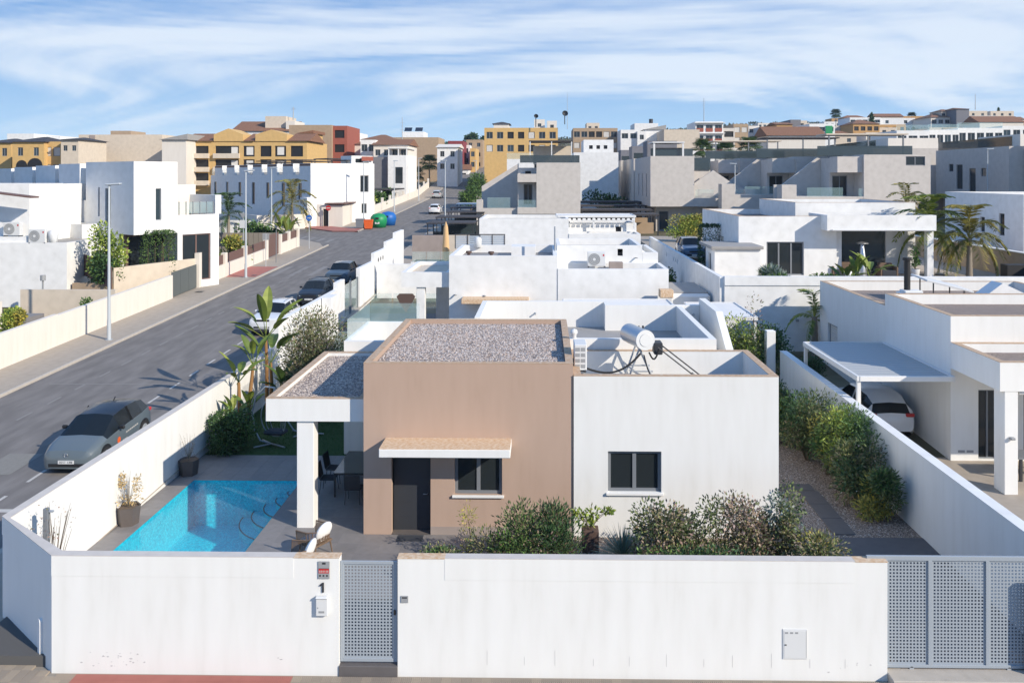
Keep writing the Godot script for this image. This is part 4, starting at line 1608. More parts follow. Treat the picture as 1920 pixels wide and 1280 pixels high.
	var lab := ["dense oleander nearest the driveway on the right garden wall", "oleander with yellowing tips, second from the driveway", "tall oleander reaching over the wall before the carport post", "bushy oleander with pale flowers below the parked white car", "dark green oleander in the middle of the right garden wall", "loose oleander against the wall left of the carport post", "small oleander beside the white wing's rear corner", "sparse oleander at the far end of the gravel strip", "yellow-green oleander behind the white wing's parapet"]
	var spots := [[9.6, -24.7, 1.5, 1.5], [9.5, -25.9, 1.7, 1.95], [9.65, -27.2, 1.9, 2.5], [9.4, -28.4, 2.0, 2.35], [9.2, -29.8, 1.9, 2.2], [9.35, -31.2, 1.8, 2.2], [8.6, -31.8, 1.5, 1.5], [9.1, -33.2, 1.5, 1.9], [8.4, -34.2, 1.3, 1.7]]
	for i in spots.size():
		var s: Array = spots[i]
		bush("oleander", lab[i], V(s[0], 0, s[1]), V(s[2], s[3], s[2] * 0.95), {"pals": [["olive", "green", "yellow"], ["olive", "dark", "mixed"], ["green", "olive", "lime"]][i % 3], "n": 2300, "l": 0.13, "w": 0.028, "k": 13, "flowers": 20 if i in [3, 2] else 4}, O)
	# hedge and palms behind the wing, before the far pillar
	bush("tall_shrub", "lush green shrub behind the far end of the right garden wall", V(8.7, 0, -38.4), V(2.4, 3.4, 1.8), {"pals": ["green", "olive", "lime", "mixed"], "n": 3600, "l": 0.14, "w": 0.045, "k": 16}, "")
	bush("tall_shrub", "shrub with long bright grassy leaves beside the stair wall", V(7.5, 0, -36.0), V(1.7, 2.9, 1.4), {"pals": ["lime", "green"], "n": 1500, "l": 0.32, "w": 0.035, "k": 8, "droop": -0.5}, "")
	bush("dry_shrub", "half-bare brown shrub leaning over the white slatted roof", V(9.3, 0, -39.0), V(1.5, 4.4, 1.2), {"pals": ["dry", "lime"], "n": 520, "l": 0.13, "w": 0.05, "k": 9}, "")
	# left of the lawn
	bush("round_bush", "dense rounded dark green bush at the lawn's left front corner", V(-11.25, 0, -30.3), V(1.75, 1.45, 1.5), {"pals": ["dark", "green", "dark"], "n": 4200, "l": 0.07, "w": 0.04, "k": 18}, "")
	paddle_plant("bird_of_paradise", "tall banana-like plant with one upright leaf at the left wall's far end", V(-11.5, 0, -35.2), [[0.0, 0.0, 3.1, 7], [0.35, 0.4, 2.2, 4]], 1.3, 0.42, "lime")
	paddle_plant("bird_of_paradise", "shorter banana-like plant with an orange trunk against the sunlit left wall", V(-11.6, 0, -32.3), [[0.0, 0.0, 2.0, 6], [0.25, -0.6, 2.5, 5]], 0.8, 0.3, "lime")
	paddle_plant("bird_of_paradise", "low broad-leaved plant beside the round dark bush", V(-11.4, 0, -31.2), [[0.0, 0.0, 0.9, 7], [0.5, -0.3, 1.1, 6]], 0.6, 0.26, "lime", "bark")
	paddle_plant("bird_of_paradise", "leafy banana-like plant at the foot of the grey-green tree", V(-10.7, 0, -34.6), [[0.0, 0.0, 1.0, 6], [0.4, 0.0, 0.7, 5]], 0.9, 0.32, "green", "bark")
	tree("olive_tree", "grey-green feathery tree between the left wall and the porch roof", V(-9.7, 0, -35.6), 1.3, V(3.3, 3.2, 2.6), {"pal": "mixed", "n": 6000, "l": 0.15, "w": 0.045, "k": 24})
	bush("shrub", "green shrub under the feathery tree by the porch roof", V(-8.5, 0, -34.6), V(1.8, 2.5, 1.4), {"pals": ["olive", "green", "silver"], "n": 2200, "l": 0.12, "w": 0.03, "k": 12}, "")

func furniture() -> void:
	# planters on the pool edge
	var six := func(h: float) -> MB:
		var m := MB.new()
		m.lathe([Vector2(0.28, 0), Vector2(0.34, h), Vector2(0.35, h), Vector2(0.31, h - 0.02), Vector2(0.30, h - 0.08)], 6)
		var q := MB.new()
		for i in range(0, m.ix.size(), 3):
			q.tri(m.v[m.ix[i]], m.v[m.ix[i + 2]], m.v[m.ix[i + 1]])
		return q
	var labs := ["six-sided dark planter with straw-coloured dried plants beside the pool", "six-sided dark planter with bare grey twigs near the round bush"]
	for i in 2:
		var p := thing("planter", labs[i], "planter", [V(-11.8, 0, -24.0), V(-11.75, 0, -28.0)][i], 15.0, "planters on the pool edge")
		part(p, "pot", six.call([0.52, 0.5][i]), M.planter)
		var mb := MB.new()
		mb.lathe([Vector2(0.31, 0.46), Vector2(0.01, 0.47)], 6)
		part(p, "soil", mb, M.bark)
		mb = MB.new()
		for k in 16:
			var a := rng.randf() * TAU
			var r := rng.randf_range(0.05, 0.4)
			var h: float = rng.randf_range(0.75, 1.5)
			mb.tube([V(0, 0.5, 0), V(cos(a) * r * 0.5, h * 0.7, sin(a) * r * 0.5), V(cos(a) * r, h, sin(a) * r)], [0.008, 0.006, 0.002], 4, false)
		part(p, "twig", mb, M.bark_pale)
		mb = MB.new()
		if i == 0:
			leaves(mb, [[V(0, 0.68, 0), V(0.4, 0.16, 0.35)], [V(-0.15, 1.2, 0), V(0.1, 0.3, 0.1)], [V(0.25, 1.1, 0), V(0.14, 0.35, 0.1)]], 420, 0.075, 0.03, "straw")
		else:
			leaves(mb, [[V(0, 0.9, 0), V(0.3, 0.4, 0.3)]], 70, 0.05, 0.02, "dry")
		stuff(part(p, "foliage", mb, M.leaf))
	# shower post and bare twigs in the corner
	var sh := thing("garden_shower", "slim grey garden shower post in the cut-off wall corner", "shower", V(-11.55, 0, -19.6))
	var mb := MB.new()
	mb.cbox(-0.055, 0.055, 0, 2.15, -0.055, 0.055, 0.008)
	part(sh, "post", mb, M.frame_grey)
	mb = MB.new()
	mb.cbox(0.055, 0.17, 2.06, 2.1, -0.03, 0.03, 0.006)
	part(sh, "shower_head", mb, M.galva)
	var tw := thing("bare_shrub", "almost leafless shrub behind the cut-off wall corner", "shrub", V(-11.3, 0, -19.45))
	mb = MB.new()
	for k in 18:
		var a := rng.randf() * TAU
		var r := rng.randf_range(0.2, 0.6)
		var h := rng.randf_range(1.5, 2.35)
		mb.tube([V(0, 0, 0), V(cos(a) * r * 0.4, h * 0.6, sin(a) * r * 0.4), V(cos(a) * r, h, sin(a) * r * 0.6)], [0.014, 0.009, 0.003], 4, false)
	part(tw, "twig", mb, M.bark)
	mb = MB.new()
	leaves(mb, [[V(0, 1.9, 0), V(0.6, 0.45, 0.4)]], 60, 0.05, 0.035, "dry")
	stuff(part(tw, "foliage", mb, M.leaf))
	# wicker armchairs
	var ch := wicker_chair("wicker armchair with a white cushion standing on the paving by the porch column")
	ch.position = V(-5.95, 0, -22.1)
	ch.rotation.y = deg_to_rad(-118.0)
	copy(ch, "wicker armchair half hidden behind the street wall, only its cushion showing", V(-6.05, 0, -20.95), -95.0)
	# dining table and chairs under the porch
	var tb := thing("dining_table", "dark-framed glass dining table under the porch", "table", V(-5.85, 0, -27.1))
	mb = MB.new()
	mb.cbox(-0.62, 0.62, 0.735, 0.75, -1.05, 1.05, 0.004)
	part(tb, "table_top", mb, M.glass_blue)
	mb = MB.new()
	for s in [[-0.6, 0.6, -1.03, -0.98], [-0.6, 0.6, 0.98, 1.03], [-0.6, -0.55, -0.98, 0.98], [0.55, 0.6, -0.98, 0.98]]:
		mb.box(s[0], s[1], 0.68, 0.733, s[2], s[3])
	part(tb, "frame", mb, M.frame_dark)
	for s in [[-1, -1], [1, -1], [-1, 1], [1, 1]]:
		mb = MB.new()
		mb.cbox(s[0] * 0.575 - 0.025, s[0] * 0.575 + 0.025, 0, 0.68, s[1] * 1.0 - 0.025, s[1] * 1.0 + 0.025, 0.004)
		part(tb, "leg", mb, M.frame_dark)
	var dc := thing("dining_chair", "dark dining chair at the near end of the glass table, its back to the street", "chair", V(-5.75, 0, -25.72), 180.0, "chairs round the glass table")
	mb = MB.new()
	mb.cbox(-0.24, 0.24, 0.42, 0.46, -0.24, 0.22, 0.01)
	part(dc, "seat", mb, M.cushion_dark)
	mb = MB.new()
	mb.xf = Transform3D(Basis(Vector3.RIGHT, deg_to_rad(-12.0)), V(0, 0.44, -0.24))
	mb.cbox(-0.24, 0.24, 0.02, 0.48, -0.015, 0.015, 0.01)
	part(dc, "backrest", mb, M.cushion_dark)
	for s in [[-1, -1], [1, -1], [-1, 1], [1, 1]]:
		mb = MB.new()
		mb.tube([V(s[0] * 0.2, 0.42, s[1] * 0.2), V(s[0] * 0.23, 0, s[1] * 0.25)], 0.013, 6)
		part(dc, "leg", mb, M.frame_dark)
	copy(dc, "dark dining chair on the table's pool side, nearest the street", V(-6.72, 0, -26.55), 90.0)
	copy(dc, "dark dining chair on the table's pool side, nearer the lawn", V(-6.75, 0, -27.45), 84.0)
	copy(dc, "dark dining chair tucked in between the table and the tan block", V(-5.15, 0, -26.7), -90.0)
	# hanging lounge chairs on the lawn
	var sw := thing("hanging_chair", "grey tubular hanging lounge chair on the lawn, nearer the pool", "hanging chair", V(-10.0, 0, -31.1), -8.0, "hanging chairs on the lawn")
	mb = MB.new()
	for a in [0.5, 2.2, 3.9]:
		mb.tube([V(0, 0.05, 0), V(cos(a) * 0.75, 0.04, sin(a) * 0.6)], 0.028, 8)
	mb.tube([V(0, 0.05, 0), V(-0.45, 0.12, -0.05), V(-0.72, 0.5, -0.12), V(-0.82, 1.1, -0.15), V(-0.66, 1.75, -0.12), V(-0.25, 2.12, -0.05), V(0.15, 2.1, 0)], 0.032, 8)
	part(sw, "stand", mb, M.galva)
	var shell := []
	for i in 25:
		var a := TAU * i / 24
		shell.append(V(0.15 + 0.52 * sin(a) * 0.9, 1.02 - 0.72 * cos(a), 0.36 * sin(a * 0.5) - 0.1))
	mb = MB.new()
	mb.tube(shell, 0.022, 6, false)
	for k in [0.72, 0.45]:
		var inner := []
		for p in shell:
			inner.append(V(0.15 + (p.x - 0.15) * k, 1.02 + (p.y - 1.02) * (0.6 + 0.4 * k) - 0.08, p.z - 0.32 * (1 - k)))
		mb.tube(inner, 0.014, 5, false)
	mb.tube([V(0.15, 2.1, 0), V(0.15, 1.72, -0.05)], 0.012, 5)
	part(sw, "hanging_frame", mb, M.galva)
	mb = MB.new()
	mb.cbox(-0.22, 0.55, 0.42, 0.56, -0.3, 0.25, 0.06)
	part(sw, "cushion", mb, M.cushion_dark)
	copy(sw, "grey tubular hanging lounge chair on the lawn, half behind the porch roof", V(-9.1, 0, -32.5), 12.0)
	mb = MB.new()
	mb.cbox(-4.0, -3.3, 0.0, 0.012, -23.35, -22.95, 0.003)
	single("doormat", "dark doormat on the paving in front of the door", "doormat", mb, M.cushion_dark)

func wicker_chair(label: String) -> Node3D:
	var t := thing("wicker_chair", label, "armchair", Vector3.ZERO, 0.0, "wicker armchairs by the porch")
	var mb := MB.new()
	for s in [[-1, -1], [1, -1], [-1, 1], [1, 1]]:
		mb = MB.new()
		mb.tube([V(s[0] * 0.27, 0.36, s[1] * 0.25), V(s[0] * 0.31, 0, s[1] * 0.3)], [0.022, 0.016], 7)
		part(t, "leg", mb, M.wicker)
	mb = MB.new()
	mb.cbox(-0.32, 0.32, 0.33, 0.38, -0.3, 0.32, 0.015)
	part(t, "seat", mb, M.wicker)
	# woven back and arms: strands round a horseshoe
	mb = MB.new()
	var shoe := func(y: float, grow: float) -> Array:
		var pts := [V(0.34 + grow, y, 0.32)]
		for i in 13:
			var a := PI * i / 12
			pts.append(V(cos(a) * (0.34 + grow), y + sin(a) * 0.12 * (y - 0.38), -0.02 - sin(a) * (0.32 + grow)))
		pts.append(V(-0.34 - grow, y, 0.32))
		return pts
	for i in 11:
		mb.tube(shoe.call(0.4 + i * 0.026, 0.002 * i), 0.009, 4, false)
	part(t, "woven_back", mb, M.wicker)
	mb = MB.new()
	mb.tube(shoe.call(0.70, 0.03), 0.02, 7)
	var low: Array = shoe.call(0.39, 0.0)
	var high: Array = shoe.call(0.70, 0.03)
	for i in low.size():
		mb.tube([low[i], high[i]], 0.011, 5, false)
	part(t, "frame", mb, M.wicker)
	mb = MB.new()
	mb.cbox(-0.29, 0.29, 0.38, 0.46, -0.24, 0.3, 0.035)
	part(t, "seat_cushion", mb, M.cushion)
	mb = MB.new()
	mb.xf = Transform3D(Basis(Vector3.RIGHT, deg_to_rad(-22.0)), V(0, 0.46, -0.2))
	var prof := []
	for i in 9:
		var a := PI * (i / 8.0 - 0.5)
		prof.append(Vector2(cos(a) * 0.28 + 0.001, sin(a) * 0.1))
	var keep := mb.xf
	mb.xf = keep * Transform3D(Basis(Vector3.RIGHT, PI / 2), V(0, 0.22, 0))
	mb.lathe(prof, 18)
	part(t, "back_cushion", mb, M.cushion)
	return t

# ------------------------------------------------------------------ cars and street furniture
# Body lofted from cross-sections along the car: [z, half width, bottom, shoulder, roof or bonnet, roof half width]; the front faces +z
func car(label: String, at: Vector3, turn: float, sec: Array, paint: Material, o := {}) -> Node3D:
	var t := thing("parked_car" if not o.get("van", false) else "parked_van", label, "car" if not o.get("van", false) else "van", at, turn, "cars parked along the street" if o.get("street", true) else "")
	var body := MB.new()
	var glass := MB.new()
	var screen := MB.new()
	var rear := MB.new()
	var roof := MB.new()
	var ring := func(s: Array) -> Array:
		var w: float = s[1]
		var zb: float = s[2]
		var sh: float = s[3]
		var tp: float = s[4]
		var wr: float = s[5]
		return [V(w * 0.93, zb, s[0]), V(w, zb + (sh - zb) * 0.35, s[0]), V(w, zb + (sh - zb) * 0.72, s[0]), V(w * 0.965, sh, s[0]), V(lerpf(w * 0.965, wr, 0.92), lerpf(sh, tp, 0.88), s[0]), V(wr * 0.86, tp - 0.012, s[0]), V(0, tp + 0.02, s[0])]
	var cab: Array = o.cab   # [first cabin section, last cabin section]
	var rows := []
	for s in sec:
		rows.append(ring.call(s))
	for i in rows.size() - 1:
		for j in 6:
			for sx in [1.0, -1.0]:
				var a: Vector3 = rows[i][j]
				var b: Vector3 = rows[i + 1][j]
				var c: Vector3 = rows[i + 1][j + 1]
				var d: Vector3 = rows[i][j + 1]
				var m := V(sx, 1, 1)
				var dst := body
				var cabin: bool = i >= cab[0] and i < cab[1]
				if cabin:
					if i == cab[0]:
						dst = screen if j >= 3 else body
						if j == 3:
							dst = glass
					elif i == cab[1] - 1 and o.get("hatch", true):
						dst = rear if j >= 4 else body
					elif j == 3:
						dst = glass
					elif j >= 4:
						dst = roof
				if sx > 0:
					dst.quad(a * m, b * m, c * m, d * m)
				else:
					dst.quad(b * m, a * m, d * m, c * m)
	for e in [0, rows.size() - 1]:
		var q: Array = rows[e]
		for j in 6:
			var a: Vector3 = q[j]
			var b: Vector3 = q[j + 1]
			var am := a * V(-1, 1, 1)
			var bm := b * V(-1, 1, 1)
			if e == 0:
				body.quad(am, a, b, bm)
			else:
				body.quad(a, am, bm, b)
	var fb := part(t, "body", smooth(body), paint)
	part(t, "windscreen", screen, M.car_glass)
	part(t, "side_windows", glass, M.car_glass)
	if rear.v.size():
		part(t, "rear_window", rear, M.car_glass)
	part(t, "roof", smooth(roof), o.get("roof", paint))
	# door pillars and sills
	var zf: float = sec[0][0]
	var zr: float = sec[sec.size() - 1][0]
	var w: float = sec[2][1]
	var pil := MB.new()
	for i in range(cab[0] + 1, cab[1]):
		if i in o.get("pillars", [cab[0] + 2]):
			for sx in [1.0, -1.0]:
				var a: Vector3 = rows[i][3] * V(sx, 1, 1)
				var b: Vector3 = rows[i][4] * V(sx, 1, 1)
				pil.bar(a + V(sx * 0.006, 0, 0), b + V(sx * 0.006, 0, 0), 0.02, 0.085)
	if pil.v.size():
		part(t, "pillar", pil, M.black if o.get("dark_pillars", false) else paint)
	var r: float = o.get("wheel", 0.33)
	for wz in o.axles:
		for sx in [1.0, -1.0]:
			var arch := MB.new()
			arch.tube([V(sx * (w - 0.16), r + 0.02, wz), V(sx * (w + 0.006), r + 0.02, wz)], r + 0.055, 22)
			part(t, "wheel_arch", arch, M.black)
			var ty := MB.new()
			ty.tube([V(sx * (w - 0.2), r, wz), V(sx * (w - 0.03), r, wz), V(sx * (w + 0.012), r, wz)], [r, r, r * 0.93], 22)
			var wh := part(t, "wheel", ty, M.rubber)
			var rim := MB.new()
			rim.tube([V(sx * (w + 0.0), r, wz), V(sx * (w + 0.018), r, wz)], r * 0.66, 18)
			for k in 5:
				var a := TAU * k / 5
				rim.bar(V(sx * (w + 0.02), r, wz), V(sx * (w + 0.022), r + cos(a) * r * 0.62, wz + sin(a) * r * 0.62), 0.05, 0.03)
			part(wh, "rim", rim, M.galva)
	for sx in [1.0, -1.0]:
		var i: int = cab[0] + 1
		var p: Vector3 = rows[i][3]
		var mm := MB.new()
		mm.cbox(sx * (p.x + 0.03) - (0.0 if sx > 0 else 0.19), sx * (p.x + 0.03) + (0.19 if sx > 0 else 0.0), p.y + 0.02, p.y + 0.15, p.z + 0.05, p.z + 0.15, 0.03)
		part(t, "wing_mirror", mm, M.black if o.get("dark_pillars", false) else paint)
		var hl := MB.new()
		var hz: float = o.get("lamp_z", 0.12)
		hl.xf = Transform3D(Basis(UP, sx * 0.55), V(sx * w * 0.72, o.get("lamp_y", 0.72), zf - hz))
		hl.cbox(-0.19, 0.19, -0.06, 0.055, -0.06, 0.035, 0.025)
		part(t, "headlight", hl, M.glass_blue)
		var hg := MB.new()
		hg.xf = hl.xf
		hg.cbox(-0.03, 0.12, -0.025, 0.03, 0.033, 0.04, 0.006)
		part(t, "headlight_glass", hg, M.plastic_white)
		var tl := MB.new()
		tl.cbox(sx * w * 0.76 - 0.15, sx * w * 0.76 + 0.15, o.get("tail_y", 0.9) - 0.06, o.get("tail_y", 0.9) + 0.06, zr - 0.035, zr + 0.1, 0.02)
		part(t, "tail_light", tl, M.red_sign)
	var gr := MB.new()
	gr.cbox(-w * 0.66, w * 0.66, sec[0][2] + 0.05, sec[0][2] + 0.17, zf - 0.03, zf + 0.012, 0.015)
	if o.get("grille", true):
		gr.cbox(-w * 0.5, w * 0.5, o.get("lamp_y", 0.72) - 0.07, o.get("lamp_y", 0.72) + 0.05, zf - 0.06, zf + 0.014, 0.02)
	part(t, "grille", gr, M.black)
	var pl := MB.new()
	var py: float = o.get("plate_y", 0.45)
	pl.box(-0.26, 0.26, py - 0.055, py + 0.055, zf + 0.0, zf + 0.022)
	var np := part(t, "number_plate", pl, M.plastic_white)
	if o.has("plate"):
		var tm := TextMesh.new()
		var font := SystemFont.new()
		font.font_names = PackedStringArray(["Droid Sans Mono"])
		font.font_weight = 700
		tm.text = o.plate
		tm.font = font
		tm.font_size = 20
		tm.pixel_size = 0.0045
		tm.depth = 0.002
		var pt := part(np, "plate_number", tm, M.black)
		pt.position = V(0, py, zf + 0.024)
	return t

# average normals of nearby vertices (crease 40 degrees)
func smooth(mb: MB) -> MB:
	var acc := {}
	for i in mb.v.size():
		var k := Vector3i(mb.v[i] * 500.0)
		if not acc.has(k):
			acc[k] = []
		acc[k].append(mb.n[i])
	for i in mb.v.size():
		var s := Vector3.ZERO
		for q in acc[Vector3i(mb.v[i] * 500.0)]:
			if q.dot(mb.n[i]) > 0.74:
				s += q
		mb.n[i] = s.normalized()
	return mb

func cars() -> void:
	var grey := mat("car_grey", 0.105, 0.132, 0.148, 0.4, {"coat": 0.5})
	var white := mat("car_white", 0.72, 0.73, 0.74, 0.35, {"coat": 0.8})
	var black := mat("car_black", 0.010, 0.012, 0.017, 0.4, {"coat": 0.35})
	var bluegrey := mat("car_blue_grey", 0.05, 0.075, 0.105, 0.4, {"coat": 0.5})
	var blue := mat("car_blue", 0.07, 0.13, 0.22, 0.3, {"coat": 0.9})
	var silver := mat("car_silver", 0.40, 0.42, 0.43, 0.35, {"coat": 0.8})
	var hatch := [[2.13, 0.62, 0.24, 0.52, 0.60, 0.50], [2.02, 0.80, 0.18, 0.66, 0.80, 0.62], [1.62, 0.905, 0.17, 0.80, 0.93, 0.72], [1.18, 0.905, 0.17, 0.90, 1.02, 0.72], [0.30, 0.905, 0.17, 0.97, 1.47, 0.62], [-0.55, 0.905, 0.17, 1.0, 1.56, 0.63], [-1.35, 0.905, 0.17, 1.03, 1.50, 0.60], [-1.86, 0.88, 0.2, 1.08, 1.36, 0.56], [-2.06, 0.84, 0.25, 0.95, 1.02, 0.62], [-2.13, 0.76, 0.32, 0.80, 0.86, 0.6]]
	var c := car("grey electric hatchback with a black roof parked beside the left garden wall", V(-15.62, road_y(-29.7), -29.75), 0.0, hatch, grey, {"cab": [3, 8], "axles": [1.32, -1.42], "roof": M.car_black, "dark_pillars": true, "grille": false, "plate": "8057 LNM", "plate_y": 0.46, "wheel": 0.35, "lamp_y": 0.70, "lamp_z": 0.26, "pillars": [5], "tail_y": 0.93})
	c.rotation.x = 0.0355
	var mb := MB.new()
	var pts := []
	for i in 17:
		pts.append(V(cos(TAU * i / 16) * 0.062, 0.685 + sin(TAU * i / 16) * 0.062, 2.135))
	mb.tube(pts, 0.008, 5, false)
	mb.tube([V(-0.042, 0.73, 2.135), V(0, 0.69, 2.14), V(0.042, 0.73, 2.135)], 0.006, 4)
	mb.tube([V(-0.05, 0.71, 2.135), V(-0.024, 0.635, 2.135), V(0, 0.68, 2.14), V(0.024, 0.635, 2.135), V(0.05, 0.71, 2.135)], 0.006, 4)
	part(c, "badge", mb, M.steel)
	mb = MB.new()
	mb.tube([V(0.909, 0.62, 0.45), V(0.912, 0.62, 0.45)], 0.11, 16)
	part(c, "door_sticker", mb, M.orange_plastic)
	mb = MB.new()
	for i in 7:
		mb.box(0.906, 0.910, 0.70 + i * 0.004, 0.745 + i * 0.004, -0.15 - i * 0.13, -0.06 - i * 0.13)
	for i in 3:
		mb.box(0.906, 0.910, 0.5, 0.53, 0.1 - i * 0.12, 0.18 - i * 0.12)
	part(c, "door_lettering", mb, M.paint)
	mb = MB.new()
	mb.bar(V(0, 1.57, -1.0), V(0, 1.66, -1.12), 0.03, 0.02)
	part(c, "aerial", mb, M.black)
	mb = MB.new()
	mb.box(-0.30, -0.05, 1.0, 1.012, 0.95, 1.15)
	part(c, "dashboard_paper", mb, M.plastic_white)
	var suv := [[2.17, 0.70, 0.36, 0.75, 0.82, 0.6], [2.08, 0.86, 0.28, 0.88, 0.98, 0.68], [1.65, 0.905, 0.26, 0.97, 1.08, 0.74], [1.05, 0.905, 0.26, 1.02, 1.14, 0.74], [0.35, 0.905, 0.26, 1.05, 1.60, 0.64], [-0.5, 0.905, 0.26, 1.07, 1.67, 0.65], [-1.45, 0.905, 0.26, 1.1, 1.63, 0.63], [-1.95, 0.88, 0.28, 1.12, 1.40, 0.6], [-2.1, 0.86, 0.32, 0.95, 1.05, 0.7], [-2.17, 0.80, 0.40, 0.8, 0.9, 0.66]]
	c = car("white off-road style car with roof rails, nearest of the three parked in a row", V(-15.8, road_y(-50.0), -50.0), 0.0, suv, white, {"cab": [3, 8], "axles": [1.32, -1.35], "wheel": 0.36, "lamp_y": 0.86, "plate_y": 0.5, "pillars": [5, 6], "plate": "3174 KPD"})
	mb = MB.new()
	for sx in [1.0, -1.0]:
		mb.tube([V(sx * 0.58, 1.66, 0.2), V(sx * 0.6, 1.72, 0.0), V(sx * 0.6, 1.73, -1.2), V(sx * 0.57, 1.66, -1.5)], 0.02, 6)
	part(c, "roof_rail", mb, M.plastic_grey)
	mb = MB.new()
	mb.cbox(-0.88, 0.88, 0.24, 0.4, 2.1, 2.19, 0.03)
	part(c, "bumper_trim", mb, M.frame_dark)
	car("black hatchback parked between the white off-road car and the blue-grey car", V(-15.75, road_y(-58.9), -58.9), 0.0, hatch, black, {"cab": [3, 8], "axles": [1.30, -1.35], "wheel": 0.32, "lamp_y": 0.68, "plate": "6620 JVB", "pillars": [5]})
	car("blue-grey family car, farthest of the three parked in a row by the white wall", V(-15.9, road_y(-67.0), -67.0), 0.0, suv, bluegrey, {"cab": [3, 8], "axles": [1.30, -1.35], "wheel": 0.34, "lamp_y": 0.8, "pillars": [5]})
	car("white car parked under the slatted carport, tail towards the street", V(12.85, 0.02, -33.9), 180.0, suv, white, {"cab": [3, 8], "axles": [1.30, -1.35], "wheel": 0.36, "tail_y": 1.0, "street": false})
	car("white car driving away on the street just below the dark carports", V(-17.3, road_y(-136.0), -136.0), 180.0, hatch, white, {"cab": [3, 8], "axles": [1.3, -1.35], "wheel": 0.33})
	car("silver car farther up the street by the left pavement", V(-22.0, road_y(-176.0), -176.0), 180.0, suv, silver, {"cab": [3, 8], "axles": [1.3, -1.35]})
	var van := [[2.6, 0.75, 0.35, 0.9, 1.0, 0.7], [2.5, 0.93, 0.3, 1.0, 1.15, 0.75], [1.9, 0.97, 0.3, 1.15, 1.25, 0.8], [1.5, 0.97, 0.3, 1.2, 1.3, 0.8], [0.9, 0.97, 0.3, 1.25, 1.95, 0.8], [-0.5, 0.97, 0.3, 1.25, 2.0, 0.82], [-2.5, 0.97, 0.3, 1.25, 2.0, 0.82], [-2.58, 0.95, 0.35, 1.2, 1.95, 0.8], [-2.6, 0.93, 0.4, 1.1, 1.9, 0.78]]
	car("white van coming down the steep far end of the street", V(-23.4, road_y(-226.0) + 0.02, -226.0), 0.0, van, white, {"cab": [3, 5], "axles": [1.7, -1.7], "van": true, "hatch": false, "lamp_y": 0.95, "pillars": []})
	car("dark red car in the shade at the top of the street", V(-20.5, road_y(-248.0), -248.0), 0.0, hatch, mat("car_red", 0.09, 0.02, 0.035, 0.35, {"coat": 0.8}), {"cab": [3, 8], "axles": [1.3, -1.35]})
	car("blue car in the driveway beside the small white outbuilding", V(11.3, 3.5, -66.0), 0.0, suv, blue, {"cab": [3, 8], "axles": [1.3, -1.35], "street": false})

func street_lamp(label: String, at: Vector3, h: float, arm: float, group := "lamp posts along the street") -> Node3D:
	var t := thing("street_lamp", label, "street lamp", at, 0.0, group)
	var mb := MB.new()
	mb.tube([V(0, 0, 0), V(0, 1.1, 0), V(0, 1.12, 0), V(0, h, 0)], [0.11, 0.105, 0.085, 0.055], 12)
	part(t, "pole", mb, M.lamp_grey)
	mb = MB.new()
	mb.tube([V(0, h - 0.03, 0), V(arm * 0.5, h + 0.06, 0), V(arm, h + 0.08, 0)], 0.035, 8)
	part(t, "arm", mb, M.lamp_grey)
	mb = MB.new()
	var s := signf(arm)
	mb.xf = Transform3D(Basis(V(0, 0, 1), s * 0.06), V(arm * 0.55 if absf(arm) < 0.9 else arm * 0.8, h + 0.06, 0))
	mb.cbox(-0.42, 0.42, -0.05, 0.055, -0.13, 0.13, 0.035)
	part(t, "lamp_head", mb, M.lamp_grey)
	mb = MB.new()
	mb.tube([V(0, -0.005, 0), V(0, 0.03, 0)], 0.2, 12)
	part(t, "base_plate", mb, M.galva)
	return t

